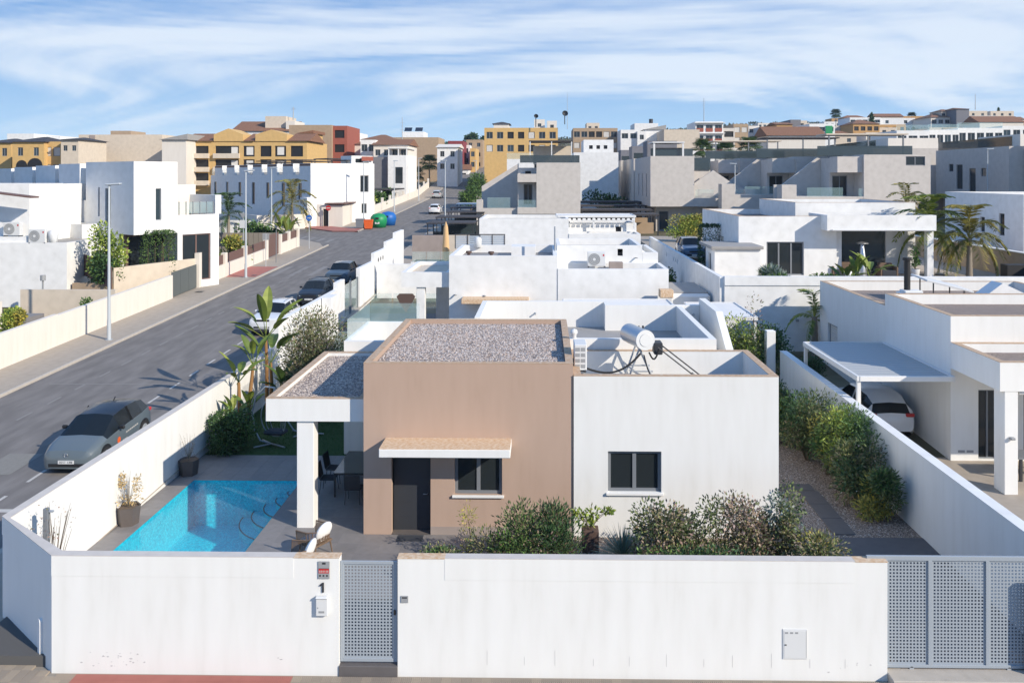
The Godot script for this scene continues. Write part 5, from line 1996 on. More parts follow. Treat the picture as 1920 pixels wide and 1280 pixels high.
func street_things() -> void:
	street_lamp("tall grey lamp post nearest the camera on the far pavement", V(-23.95, pave_y(-46.55), -46.55), 8.5, 0.45)
	street_lamp("grey lamp post beside the red paving, second along the far pavement", V(-24.2, pave_y(-68.8), -68.8), 8.6, 0.5)
	street_lamp("grey lamp post behind the brown slatted wall by the side street", V(-30.2, pave_y(-91.0), -94.0), 8.3, 0.5)
	street_lamp("grey lamp post in front of the long white end wall", V(-24.6, pave_y(-112.0), -116.0), 8.6, 0.5)
	street_lamp("slim green lamp post by the white boundary wall up the street", V(-24.3, pave_y(-138.0), -138.0), 8.2, 0.4)
	street_lamp("slim lamp post before the red villa", V(-24.3, pave_y(-165.0), -165.0), 8.2, 0.4)
	street_lamp("slim lamp post beside the white van at the far end of the street", V(-14.2, pave_y(-178.0), -178.0), 7.5, -0.4)
	street_lamp("lamp post on the right pavement beside the slanted grey stair wall", V(-11.5, 3.2, -99.0), 8.4, -0.4)
	street_lamp("lamp post in front of the beige house with the gabled stair wall", V(23.2, 5.0, -104.0), 6.3, -0.4)
	street_lamp("lamp post before the grey-shaded houses at the right edge", V(49.5, 5.2, -96.0), 7.6, 0.5)
	# recycling containers at the crossing
	var mb := MB.new()
	var x := -22.6
	var d := -112.6
	var o := thing("recycling_container", "green dome-topped recycling container at the street crossing", "recycling container", V(-21.9, road_y(d), d), 0.0, "recycling containers at the crossing")
	mb = MB.new()
	mb.lathe([Vector2(0.001, 0.0), Vector2(0.95, 0.0), Vector2(1.12, 0.9), Vector2(1.08, 1.35), Vector2(0.75, 1.75), Vector2(0.001, 1.9)], 16)
	part(o, "body", mb, M.green_plastic)
	mb = MB.new()
	mb.cbox(-0.22, 0.22, 1.1, 1.35, 1.0, 1.15, 0.03)
	part(o, "opening", mb, M.black)
	mb = MB.new()
	mb.cbox(-0.3, 0.3, 0.5, 0.75, 1.02, 1.06, 0.01)
	part(o, "label_plate", mb, M.plastic_white)
	o = thing("recycling_container", "blue dome-topped recycling container behind the green one", "recycling container", V(-21.2, road_y(-115.6), -115.6), 0.0, "recycling containers at the crossing")
	mb = MB.new()
	mb.lathe([Vector2(0.001, 0.0), Vector2(0.95, 0.0), Vector2(1.12, 0.9), Vector2(1.08, 1.35), Vector2(0.75, 1.75), Vector2(0.001, 1.9)], 16)
	part(o, "body", mb, M.blue_plastic)
	mb = MB.new()
	mb.cbox(-0.22, 0.22, 1.1, 1.35, 1.0, 1.15, 0.03)
	part(o, "opening", mb, M.black)
	for q in [["orange wheeled bin in front of the green container", -22.75, -110.2, "orange_plastic"], ["grey wheeled bin left of the orange bin", -23.8, -110.0, "frame_grey"]]:
		o = thing("wheeled_bin", q[0], "bin", V(q[1], road_y(q[2]) + (0.12 if q[1] < -23.4 else 0.0), q[2]), 0.0)
		mb = MB.new()
		mb.prism(PackedVector2Array([Vector2(-0.42, 0.08), Vector2(0.42, 0.08), Vector2(0.55, 1.15), Vector2(-0.55, 1.15)]), -0.4, 0.4)
		part(o, "bin_body", mb, M[q[3]])
		mb = MB.new()
		mb.cbox(-0.57, 0.57, 1.15, 1.25, -0.44, 0.44, 0.04)
		part(o, "lid", mb, M[q[3]])
		for sx in [-0.4, 0.4]:
			mb = MB.new()
			mb.tube([V(sx - 0.04, 0.1, -0.36), V(sx + 0.04, 0.1, -0.36)], 0.1, 10)
			part(o, "wheel", mb, M.rubber)
	# signs
	o = thing("road_sign", "round blue road sign with a white arrow on a thin pole at the kerb corner", "road sign", V(-24.35, pave_y(-88.0), -88.0))
	mb = MB.new()
	mb.tube([V(0, 0, 0), V(0, 3.6, 0)], 0.035, 8)
	part(o, "pole", mb, M.lamp_grey)
	mb = MB.new()
	mb.tube([V(0, 3.2, 0.04), V(0, 3.2, 0.055)], 0.32, 24)
	part(o, "plate", mb, M.blue_sign)
	mb = MB.new()
	mb.box(-0.18, 0.06, 3.17, 3.23, 0.055, 0.06)
	mb.prism(PackedVector2Array([Vector2(0.06, 3.08), Vector2(0.2, 3.2), Vector2(0.06, 3.32)]), 0.055, 0.06)
	part(o, "arrow", mb, M.paint)
	o = thing("road_sign", "pair of small pale sign plates on a pole among the roadside shrubs", "road sign", V(-29.8, 2.1, -84.0))
	mb = MB.new()
	mb.tube([V(0, 0, 0), V(0, 4.2, 0)], 0.035, 8)
	part(o, "pole", mb, M.lamp_grey)
	mb = MB.new()
	mb.prism(PackedVector2Array([Vector2(-0.35, 4.1), Vector2(0, 3.5), Vector2(0.35, 4.1)]), 0.04, 0.055)
	part(o, "plate", mb, M.plastic_grey)
	mb = MB.new()
	mb.box(-0.35, 0.35, 2.6, 3.4, 0.04, 0.055)
	part(o, "plate", mb, M.plastic_white)
	o = thing("road_sign", "grey back of a sign plate on a post before the brown gate", "road sign", V(-24.6, pave_y(-75.0), -75.0))
	mb = MB.new()
	mb.tube([V(0, 0, 0), V(0, 2.9, 0)], 0.035, 8)
	part(o, "pole", mb, M.lamp_grey)
	mb = MB.new()
	mb.cbox(-0.3, 0.3, 2.35, 2.95, -0.02, 0.0, 0.004)
	part(o, "plate", mb, M.plastic_grey)
	o = thing("sign_post", "bare grey post at the brown gate on the far pavement", "post", V(-24.5, pave_y(-77.6), -77.6))
	mb = MB.new()
	mb.tube([V(0, 0, 0), V(0, 3.0, 0)], 0.04, 8)
	part(o, "pole", mb, M.frame_grey)

# ------------------------------------------------------------------ houses on the right and behind
func rail(parent: Node3D, x0: float, x1: float, y0: float, y1: float, z0: float, z1: float, m := "glass_rail") -> void:
	var mb := MB.new()
	mb.box(x0, x1, y0, y1, z0, z1)
	part(parent, "glass_balustrade", mb, M[m])

func bxp(parent: Node3D, called: String, m: String, b: Array, bev := 0.0) -> MeshInstance3D:
	var mb := MB.new()
	if bev > 0.0:
		mb.cbox(b[0], b[1], b[2], b[3], b[4], b[5], bev)
	else:
		mb.box(b[0], b[1], b[2], b[3], b[4], b[5])
	return part(parent, called, mb, M[m])

func lone_box(called: String, label: String, cat: String, m: String, b: Array, group := "") -> MeshInstance3D:
	var o := bxp(self, called, m, b)
	tag(o, label, cat, group)
	return o

# slatted roof: slats across x, laid from z0 to z1
func slat_roof(t: Node3D, x0: float, x1: float, z0: float, z1: float, y: float, n: int, m: String, frame: String) -> void:
	var w := (z1 - z0) / n
	var mb := MB.new()
	mb.cbox(x0 + 0.1, x1 - 0.1, 0.02, 0.055, 0.02, w - 0.035, 0.01)
	var mesh := mb.mesh()
	for i in n:
		var s := part(t, "slat", mesh, M[m])
		s.position = V(0, y, z0 + i * w)
	mb = MB.new()
	mb.cbox(x0, x0 + 0.1, y - 0.08, y + 0.1, z0, z1, 0.01)
	mb.cbox(x1 - 0.1, x1, y - 0.08, y + 0.1, z0, z1, 0.01)
	mb.cbox(x0 + 0.1, x1 - 0.1, y - 0.08, y + 0.1, z1 - 0.1, z1 + 0.02, 0.01)
	mb.cbox(x0 + 0.1, x1 - 0.1, y - 0.08, y + 0.1, z0 - 0.02, z0, 0.01)
	for k in 2:
		var bx: float = lerpf(x0, x1, 0.33 + 0.33 * k)
		mb.box(bx - 0.03, bx + 0.03, y - 0.06, y + 0.015, z0, z1 - 0.1)
	part(t, "frame", mb, M[frame])

func right_house() -> void:
	var mb := MB.new()
	mb.box(10.62, 24.5, -0.4, 0.0, -45.3, -12.0)
	struct("driveway", mb, M.pavement)
	mb = MB.new()
	mb.box(10.63, 14.08, 0.0, 0.006, -45.0, -30.3)
	struct("driveway", mb, M.drive)
	var t := thing("white_house", "white flat-roofed house at the right edge with gravel roofs and a black flue", "house")
	blk(t, "wall", 14.1, 24.0, -43.8, -35.5, -0.1, 4.5, "white", [["l", -42.6, -41.2, 1.55, 2.6, "s"], ["l", -39.4, -38.4, 1.3, 2.2, "s"]], {"par": 0.45, "roof": "gravel_roof", "cope": "coping"})
	blk(t, "wall", 14.1, 24.0, -35.49, -29.8, -0.1, 5.0, "white", [["f", 15.05, 15.75, 0.05, 2.45, "g"], ["f", 16.6, 21.5, 0.05, 2.6, "g"]], {"par": 0.4, "roof": "gravel_roof", "cope": "coping"})
	blk(t, "porch_roof", 14.1, 24.0, -29.79, -26.6, 3.2, 4.09, "white", [], {"par": 0.3, "roof": "gravel_roof", "cope": "coping"})
	bxp(t, "column", "white", [14.25, 14.66, 0.0, 3.199, -27.25, -26.62], 0.008)
	mb = MB.new()
	mb.tube([V(14.75, 3.12, -26.75), V(22.0, 3.12, -26.75)], 0.06, 10)
	part(t, "awning_roll", mb, M.plastic_white)
	mb = MB.new()
	mb.cbox(14.38, 14.52, 1.72, 1.8, -26.62, -26.48, 0.015)
	part(t, "wall_lamp", mb, M.plastic_grey)
	mb = MB.new()
	for i in 2:
		mb.box(14.35 + i * 0.3, 14.58 + i * 0.3, 0.28, 0.36, -29.8, -29.79)
	part(t, "vent_grille", mb, M.plastic_grey)
	mb = MB.new()
	mb.tube([V(15.35, 4.9, -36.3), V(15.35, 6.3, -36.3)], 0.13, 14)
	mb.tube([V(15.35, 6.3, -36.3), V(15.35, 6.42, -36.3)], 0.19, 14)
	var fl := part(t, "flue", mb, M.black)
	mb = MB.new()
	mb.cbox(15.0, 15.7, 4.1, 4.95, -36.6, -36.0, 0.02)
	mb.cbox(15.1, 15.85, 4.95, 5.05, -36.5, -35.9, 0.02)
	part(t, "flue_base", mb, M.white_clean)
	# solar collector on its roof
	var s := thing("roof_solar_unit", "pale tilted solar collector on the right house's gravel roof", "solar panel", V(18.6, 4.1, -40.2))
	mb = MB.new()
	mb.xf = Transform3D(Basis(V(0, 0, 1), deg_to_rad(-14.0)) * Basis(Vector3.RIGHT, 0.05), V(0, 0.75, 0))
	mb.cbox(-1.1, 1.1, -0.04, 0.04, -0.9, 0.9, 0.01)
	part(s, "collector", mb, M.plastic_white)
	mb = MB.new()
	for x in [-0.7, 0.7]:
		for z in [-0.7, 0.7]:
			mb.tube([V(x, 0, z), V(x, 0.75 - x * 0.25, z)], 0.03, 6)
	part(s, "stand", mb, M.frame_dark)
	mb = MB.new()
	mb.prism(PackedVector2Array([Vector2(-1.0, 0), Vector2(1.6, 0), Vector2(0.0, 0.75)]), -0.5, 0.5)
	single("roof_light", "low ridge-shaped white roof light at the right end of the right house's roof", "roof light", mb, M.white_clean, V(21.6, 4.06, -41.0))
	# carport
	t = thing("carport", "white metal carport with a slatted roof beside the right house", "carport")
	for p in [[10.75, -29.45], [10.75, -35.35]]:
		bxp(t, "post", "frame_white", [p[0], p[0] + 0.13, 0.0, 2.84, p[1] - 0.13, p[1]], 0.008)
	slat_roof(t, 10.72, 14.08, -35.5, -29.4, 2.9, 16, "louvre", "frame_white")
	# porch table at the edge
	t = thing("porch_table", "dark-legged pale table inside the right house's porch", "table", V(15.9, 0, -28.2))
	bxp(t, "table_top", "frame_grey", [-0.6, 1.2, 0.72, 0.76, -0.45, 0.45], 0.006)
	for p in [[-0.5, -0.4], [1.1, -0.4], [-0.5, 0.4], [1.1, 0.4]]:
		bxp(t, "leg", "frame_dark", [p[0] - 0.04, p[0] + 0.04, 0, 0.72, p[1] - 0.04, p[1] + 0.04])
	tree("small_tree", "small dark round-headed tree beside the carport driveway", V(11.45, 0, -36.8), 1.1, V(1.6, 1.3, 1.5), {"pal": "dark", "n": 1900, "l": 0.09, "w": 0.045})
	bush("tall_shrub", "dark bushy shrub behind the carport", V(10.9, 0, -41.5), V(2.6, 2.6, 2.0), {"pals": ["dark", "green"], "n": 2800, "l": 0.12, "w": 0.05, "k": 14})
	palm("small drooping palm whose shadow falls on the white retaining wall", V(14.0, 0, -44.3), 2.6, "feather", "lime", 10, 1.7)

	# plot behind, raised above a white retaining wall
	mb = MB.new()
	mb.box(9.62, 46.0, -0.5, 3.4, -92.0, -45.75)
	struct("raised_ground", mb, M.pavement)
	t = thing("retaining_wall", "high white retaining wall with a capped upper band behind the right house", "wall")
	bxp(t, "wall", "white_clean", [9.6, 34.0, -0.3, 4.05, -45.74, -45.5])
	bxp(t, "wall_cap", "white_clean", [9.6, 34.0, 4.05, 4.52, -45.75, -45.44])
	mb = MB.new()
	mb.cbox(13.35, 13.5, 2.15, 2.3, -45.5, -45.36, 0.02)
	part(t, "wall_lamp", mb, M.plastic_grey)
	t = thing("boundary_wall", "long white wall running back between the two plots, pierced by small square holes", "wall")
	mb = MB.new()
	mb.panel(V(9.36, -0.3, -76.0), V(0, 0, 1), V(-1, 0, 0), 30.4, 4.78, 0.25, [[10.5, 10.8, 4.0, 4.3], [14.0, 14.3, 4.0, 4.3], [15.0, 15.3, 4.0, 4.3], [16.0, 16.3, 4.0, 4.3]])
	mb.quad(V(9.36, 4.48, -45.6), V(9.6, 4.48, -45.6), V(9.6, 4.48, -76), V(9.36, 4.48, -76))
	mb.quad(V(9.6, -0.3, -45.6), V(9.6, -0.3, -76), V(9.6, 4.48, -76), V(9.6, 4.48, -45.6))
	mb.quad(V(9.36, -0.3, -45.6), V(9.6, -0.3, -45.6), V(9.6, 4.48, -45.6), V(9.36, 4.48, -45.6))
	part(t, "wall", mb, M.white_clean)
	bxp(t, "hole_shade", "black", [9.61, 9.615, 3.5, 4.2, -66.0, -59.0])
	t = thing("outbuilding", "small white outbuilding with an overhanging grey roof behind the retaining wall", "outbuilding")
	blk(t, "wall", 10.5, 13.3, -55.5, -52.6, 3.3, 5.35, "white_clean", [["l", -54.6, -53.8, 3.6, 5.0, "d"]], {"par": 0.0, "roof": ""})
	bxp(t, "roof", "roof_grey", [10.25, 13.45, 5.36, 5.55, -56.6, -52.4], 0.02)
	# the house on the raised plot
	t = thing("white_house", "white single-storey house with a deep dark porch on the raised plot", "house")
	blk(t, "wall", 12.6, 18.9, -68.0, -55.4, 3.3, 7.25, "white_clean", [["f", 14.4, 16.8, 3.45, 5.6, "g"], ["l", -62.0, -60.0, 4.3, 5.6, "s"]], {"par": 0.4, "roof": "gravel_roof", "cope": "coping"})
	blk(t, "wall", 17.1, 25.2, -68.0, -58.3, 3.3, 8.05, "white_clean", [], {"par": 0.3, "cope": "coping"})
	blk(t, "porch_roof", 17.9, 24.75, -58.0, -54.2, 6.4, 7.38, "white_clean", [], {"par": 0.15})
	bxp(t, "column", "white_clean", [24.2, 24.6, 3.4, 6.399, -54.7, -54.25], 0.01)
	bxp(t, "column", "white_clean", [18.91, 19.3, 3.4, 6.399, -57.0, -55.6], 0.01)
	bxp(t, "porch_back", "glass_smoke", [18.95, 22.6, 3.4, 6.35, -57.0, -56.95])
	bxp(t, "porch_side", "white_clean", [22.65, 24.1, 3.4, 6.35, -57.05, -56.9])
	mb = MB.new()
	mb.tube([V(18.2, 6.45, -54.1), V(24.6, 6.45, -54.1)], 0.07, 10)
	part(t, "awning_roll", mb, M.plastic_white)
	var p := thing("patio_heater", "pyramid-shaped steel patio heater in the dark porch", "patio heater", V(20.35, 3.4, -54.9))
	mb = MB.new()
	mb.xf = Transform3D(Basis(UP, PI / 4), Vector3.ZERO)
	mb.lathe([Vector2(0.32, 0), Vector2(0.32, 0.75), Vector2(0.12, 2.1), Vector2(0.001, 2.12)], 4)
	part(p, "body", mb, M.steel)
	mb = MB.new()
	mb.xf = Transform3D(Basis(UP, PI / 4), Vector3.ZERO)
	mb.lathe([Vector2(0.42, 2.14), Vector2(0.40, 2.2), Vector2(0.001, 2.28)], 4)
	part(p, "hood", mb, M.steel)
	for q in [["dark wicker sofa at the left of the deep porch", 18.7, 20.3, -55.6], ["dark wicker armchair at the right of the deep porch", 21.6, 22.5, -55.2]]:
		p = thing("garden_sofa", q[0], "garden sofa", V(0, 3.4, 0), 0.0, "wicker seats in the deep porch")
		bxp(p, "seat", "cushion_dark", [q[1], q[2], 0.0, 0.42, q[3] - 0.4, q[3] + 0.4], 0.03)
		bxp(p, "backrest", "wicker", [q[1], q[2], 0.42, 0.85, q[3] - 0.42, q[3] - 0.25], 0.03)
		bxp(p, "armrest", "wicker", [q[1] - 0.12, q[1], 0.0, 0.65, q[3] - 0.42, q[3] + 0.4], 0.03)
		bxp(p, "armrest", "wicker", [q[2], q[2] + 0.12, 0.0, 0.65, q[3] - 0.42, q[3] + 0.4], 0.03)
	mb = MB.new()
	mb.lathe([Vector2(0.001, 0), Vector2(0.17, 0.05), Vector2(0.24, 0.3), Vector2(0.16, 0.55), Vector2(0.001, 0.62)], 12)
	single("lantern", "white ball-shaped lantern on the porch floor by the sofa", "lantern", mb, M.plastic_white, V(19.0, 3.4, -53.4))
	var pp := thing("potted_tree", "slim green tree in a white pot at the porch's right column", "potted plant", V(23.6, 3.4, -54.6))
	mb = MB.new()
	mb.lathe([Vector2(0.001, 0), Vector2(0.22, 0), Vector2(0.28, 0.55), Vector2(0.24, 0.55), Vector2(0.22, 0.45), Vector2(0.001, 0.45)], 12)
	part(pp, "pot", mb, M.plastic_white)
	mb = MB.new()
	mb.tube([V(0, 0.4, 0), V(0, 1.7, 0)], 0.03, 6)
	part(pp, "stem", mb, M.bark)
	mb = MB.new()
	leaves(mb, [[V(0, 1.5, 0), V(0.25, 0.5, 0.25)], [V(0.05, 1.0, 0), V(0.3, 0.3, 0.25)]], 260, 0.16, 0.09, "green")
	stuff(part(pp, "foliage", mb, M.leaf))
	parasol("closed pale parasol standing between the two feathery palms", V(25.8, 3.4, -56.0), 2.2, "parasol")
	lone_box("garden_cabinet", "black garden cabinet against the beige wall near the right edge", "cabinet", "black", [27.9, 29.5, 3.4, 4.5, -52.6, -51.8])
	t = thing("beige_wall", "beige garden wall running back behind the two feathery palms", "wall")
	bxp(t, "wall", "tan", [30.0, 30.3, 3.2, 5.0, -76.0, -45.9])
	bxp(t, "wall_cap", "white_clean", [29.96, 30.34, 5.0, 5.06, -76.0, -45.9])
	hedge("hedge", "clipped dark green block hedge above the white outbuilding", V(12.6, 3.4, -61.5), V(2.6, 2.9, 1.2), "dark", 4200, 0.14)
	palm("leafy feather palm left of the closed parasol, its trunk beside the porch column", V(24.95, 3.4, -55.9), 3.0, "feather", "lime", 26, 2.7, "feather palms beside the raised white house")
	palm("leafy feather palm right of the closed parasol, in front of the beige wall", V(27.1, 3.4, -54.8), 2.5, "feather", "yellow", 28, 2.6, "feather palms beside the raised white house")
	palm("distant drooping palm beside the tall greige house", V(33.0, 3.4, -78.0), 4.0, "feather", "yellow", 16, 2.2)
	paddle_plant("banana_plant", "clump of banana-like leaves in front of the raised house's dark window", V(17.2, 3.4, -47.2), [[0.0, 0.0, 0.7, 6], [0.6, 0.2, 0.9, 6], [-0.5, -0.2, 0.5, 6]], 1.0, 0.34, "lime", "bark")
	bush("low_palm", "low spiky palm-like bush beside the white outbuilding", V(12.6, 3.4, -47.0), V(2.2, 1.5, 1.5), {"pals": ["green", "silver"], "n": 1300, "l": 0.34, "w": 0.035, "k": 7, "droop": -0.4})
	bush("low_shrub", "low dark shrub between the dark window and the retaining wall", V(15.3, 3.4, -47.1), V(2.4, 1.0, 1.2), {"pals": ["dark", "green"], "n": 1500, "l": 0.14, "w": 0.05, "k": 8})
	bush("yellow_shrub", "yellow-green shrub row behind the hedge, under the beige house's overhang", V(14.2, 3.4, -84.0), V(4.6, 2.6, 1.6), {"pals": ["yellow", "lime", "yellow"], "n": 3200, "l": 0.2, "w": 0.07, "k": 16})
	# white house in blue shade at the right edge
	t = thing("white_house", "plain white house whose shaded side closes the view at the right edge", "house")
	blk(t, "wall", 35.0, 50.0, -75.0, -62.8, 3.3, 8.5, "white_clean", [["l", -66.2, -65.4, 5.3, 7.0, "t"], ["l", -69.0, -68.3, 5.4, 6.6, "t"]], {"par": 0.3})

func parasol(label: String, at: Vector3, h: float, m: String, group := "") -> void:
	var t := thing("closed_parasol", label, "parasol", at, 0.0, group)
	var mb := MB.new()
	mb.tube([V(0, 0, 0), V(0, h + 0.1, 0)], 0.025, 8)
	part(t, "pole", mb, M.frame_white)
	mb = MB.new()
	mb.lathe([Vector2(0.03, h * 0.38), Vector2(0.16, h * 0.42), Vector2(0.2, h * 0.6), Vector2(0.12, h * 0.85), Vector2(0.02, h)], 10)
	part(t, "canopy", mb, M[m])
	mb = MB.new()
	mb.lathe([Vector2(0.001, 0), Vector2(0.3, 0), Vector2(0.28, 0.1), Vector2(0.001, 0.12)], 12)
	part(t, "foot", mb, M.plastic_grey)

# the two villas behind, of the same type as the nearest one
func villas_behind() -> void:
	var mb := MB.new()
	mb.box(-12.0, 9.3, -0.5, 0.9, -61.0, -38.9)
	struct("terrace", mb, M.drive)
	mb = MB.new()
	mb.box(-12.0, 9.3, -0.5, 1.75, -84.0, -61.1)
	struct("terrace", mb, M.roof_grey)
	var t := thing("villa", "white villa directly behind the tan block, with an air conditioner on its stepped roof", "house")
	var o := 0.9
	var z := -45.3
	blk(t, "wall", -5.05, 0.72, z - 7.2, z, o, 5.62, "white_clean", [["f", -2.5, -1.2, o + 1.1, o + 2.3, "w"], ["l", -50.5, -47.0, o + 0.05, o + 2.4, "g"]], {"par": 0.45, "roof": "tile0"})
	blk(t, "wall", 0.73, 6.6, z - 3.4, z + 0.04, o, 4.93, "white_clean", [], {"par": 0.7})
	blk(t, "wall", 0.73, 5.6, z - 9.0, z - 3.42, o, 5.9, "white_clean", [["f", 4.2, 4.5, 5.3, 5.7, "k"]], {"par": 0.4})
	blk(t, "wall", 5.61, 6.5, z - 9.0, z - 3.42, o, 5.5, "white_clean", [], {"par": 0.9})
	blk(t, "porch_roof", -7.65, -5.06, z - 6.2, z - 0.3, o + 3.0, 4.7, "white_clean", [], {"par": 0.2, "roof": "beige"})
	bxp(t, "column", "white_clean", [-6.85, -6.4, o, o + 2.99, z - 0.85, z - 0.4], 0.01)
	bxp(t, "canopy", "stained", [-4.3, -0.8, o + 2.3, o + 2.55, z + 0.01, z + 1.0], 0.01)
	bxp(t, "porch_wall", "white_clean", [-6.5, -5.06, o, o + 2.99, z - 6.2, z - 6.0])
	mb = MB.new()
	for p in [[-4.75, 3.55], [-3.2, 3.5], [6.1, 4.6], [5.2, 5.2]]:
		mb.bar(V(p[0], p[1], z + (0.0 if p[0] < 5 else -3.4)), V(p[0] + 0.1, p[1], z + 0.25 + (0.0 if p[0] < 5 else -3.4)), 0.07, 0.05)
	part(t, "spotlight", mb, M.plastic_grey)
	slat_roof(t, 0.95, 6.4, z + 1.4, z + 5.2, o + 2.55, 12, "frame_white", "frame_white")
	for x in [1.0, 6.3]:
		bxp(t, "post", "frame_white", [x, x + 0.1, o, o + 2.5, z + 5.0, z + 5.1])
	mb = MB.new()
	mb.tube([V(0.62, 5.5, z - 3.0), V(0.62, 7.0, z - 3.0)], 0.05, 8)
	part(t, "vent_pipe", mb, M.galva)
	aircon("white air conditioner with a round fan on the second villa's stepped roof", V(2.95, 4.75, -47.9), 0.0, 1.0, 0.85, 0.4, true)
	lone_box("roof_unit", "rusty boxy unit beside the fan air conditioner", "roof unit", "taupe", [3.65, 4.4, 4.4, 5.05, -48.1, -47.6])
	lone_box("roof_unit", "white box-shaped hatch casting a shadow on the second villa's roof", "roof hatch", "white_clean", [-1.9, -0.5, 5.18, 5.75, -51.4, -49.6])
	mb = MB.new()
	mb.lathe([Vector2(0.001, 0), Vector2(0.22, 0), Vector2(0.24, 0.5), Vector2(0.12, 0.62), Vector2(0.001, 0.64)], 12)
	single("water_tank", "small white round-topped vent on the second villa's roof", "vent", mb, M.plastic_white, V(-4.05, 5.5, -52.2))
	for q in [["dark vent cowl at the middle of the second villa's roof", -3.0, -48.4], ["little grey vent cowl at the left of the second villa's roof", -4.3, -48.7]]:
		mb = MB.new()
		mb.tube([V(0, 0, 0), V(0, 0.28, 0)], 0.09, 8)
		mb.tube([V(0, 0.28, 0), V(0, 0.4, 0)], 0.17, 10)
		single("roof_vent", q[0], "vent", mb, M.terracotta, V(q[1], 5.17, q[2]))
	# carport, container and walls of that plot
	t = thing("carport", "white slatted carport behind the stair wall, with dark beam ends", "carport")
	slat_roof(t, 7.2, 9.9, -44.2, -39.6, 3.25, 11, "frame_white", "frame_white")
	mb = MB.new()
	for i in 8:
		mb.cbox(9.9, 9.98, 3.2, 3.3, -44.1 + i * 0.62, -43.95 + i * 0.62, 0.01)
	part(t, "beam_end", mb, M.frame_dark)
	for p in [[7.25, -39.8], [9.75, -39.8]]:
		bxp(t, "post", "frame_white", [p[0], p[0] + 0.1, o, 3.2, p[1], p[1] + 0.1])
	t = thing("storage_shed", "white storage shed in the shade of the boundary wall behind the second villa's carport", "shed")
	bxp(t, "wall", "white_clean", [6.9, 9.2, o, 3.35, -52.0, -47.2], 0.15)
	bxp(t, "roof", "roof_grey", [7.0, 9.1, 3.35, 3.42, -51.9, -47.4])
	lone_box("garden_chest", "dark-topped storage box beside the white shed", "storage box", "frame_dark", [8.0, 8.9, o, 1.9, -46.6, -45.8])
	mb = MB.new()
	mb.cbox(6.0, 6.7, 0, 0.42, -0.3, 0.3, 0.03)
	single("roof_unit", "small pale unit at the right end of the slatted pergola roof", "roof unit", mb, M.stained, V(0, 3.55, -44.5))
	bush("shrub", "green shrub against the pierced boundary wall", V(8.7, 1.2, -58.0), V(1.2, 2.6, 1.6), {"pals": ["green", "dark"], "n": 1500, "l": 0.14, "w": 0.06, "k": 9})
	# road side wall of the second villa: pieces stepping up the slope, a glass gate between
	t = thing("garden_wall", "white street wall of the second villa, stepping up the slope, with small wall lamps", "wall")
	for s in [[-50.2, -39.1, 3.15], [-52.0, -50.2, 3.55]]:
		bxp(t, "wall", "white_clean", [-12.45, -12.2, 0.2, s[2], s[0], s[1]])
	bxp(t, "pillar", "white_clean", [-12.55, -12.1, 0.2, 3.3, -39.1, -38.72], 0.01)
	bxp(t, "pillar", "white_clean", [-12.15, -11.6, 0.9, 3.2, -47.9, -46.4], 0.01)
	mb = MB.new()
	for i in 7:
		mb.cbox(-12.2, -12.08, 2.3 + 0.25 * (i % 2), 2.42 + 0.25 * (i % 2), -40.4 - i * 1.1, -40.2 - i * 1.1, 0.02)
	part(t, "wall_lamp", mb, M.plastic_grey)
	t = thing("glass_gate", "double gate of pale glass in grey frames in the second villa's street wall", "gate")
	for s in [[-54.0, -52.1], [-56.1, -54.2]]:
		bxp(t, "pane", "glass_rail", [-12.36, -12.32, 1.1, 3.1, s[0], s[1]])
		bxp(t, "frame", "frame_grey", [-12.4, -12.28, 1.0, 3.2, s[1], s[1] + 0.08])
		bxp(t, "frame", "frame_grey", [-12.4, -12.28, 1.0, 3.2, s[0] - 0.08, s[0]])
	t = thing("garden_wall", "white street wall beyond the glass gate, with three dark round holes", "wall")
	for s in [[-61.2, -56.3, 3.75], [-66.0, -61.2, 4.3], [-70.0, -66.0, 4.75], [-74.0, -70.0, 5.2]]:
		bxp(t, "wall", "white_clean", [-12.45, -12.2, 0.2, s[2], s[0], s[1]])
	mb = MB.new()
	for i in 3:
		mb.tube([V(-12.21, 3.7, -62.6 - i * 0.9), V(-12.19, 3.7, -62.6 - i * 0.9)], 0.16, 12)
	part(t, "hole", mb, M.black)
	lone_box("garden_wall", "white cross wall closing the second villa's terrace", "wall", "white_clean", [-12.0, -5.1, 0.8, 3.55, -61.2, -61.0])
	t = thing("glass_fence", "low glass fence along the second villa's terrace", "fence")
	for i in 4:
		bxp(t, "pane", "glass_rail", [-11.6 + i * 1.5, -10.2 + i * 1.5, 1.0, 2.0, -57.02, -57.0])
	for i in 3:
		bxp(t, "pane", "glass_rail", [-10.6 + i * 1.5, -9.2 + i * 1.5, 1.0, 2.0, -43.02, -43.0])
	mb = MB.new()
	mb.prism(PackedVector2Array([Vector2(-0.35, 0.55), Vector2(-0.5, 0.85), Vector2(-0.35, 1.0), Vector2(0.35, 1.0), Vector2(0.5, 0.85), Vector2(0.35, 0.55), Vector2(0.0, 0.0)]), -0.05, 0.05)
	single("hanging_sign", "dark pointed ornament hanging under the second villa's porch roof", "ornament", mb, M.terracotta, V(-7.4, 2.55, -45.6))
	aircon("small fan unit in the shade of the second villa's porch", V(-5.75, o + 0.1, -46.2), 0.0, 0.9, 0.85, 0.35, true)
	bush("yellow_bush", "round yellow-leaved bush by the glass balustrade", V(-8.0, 0.4, -39.8), V(1.5, 1.9, 1.4), {"pals": ["yellow", "straw"], "n": 1500, "l": 0.12, "w": 0.04, "k": 9})
	mb = MB.new()
	mb.box(-10.6, -7.6, 0.9, 0.93, -45.0, -41.5)
	struct("lawn", mb, M.turf_base)
	# third villa
	o = 1.75
	z = -67.2
	t = thing("villa", "third white villa back, with a white slatted pergola on its roof and a louvred screen", "house")
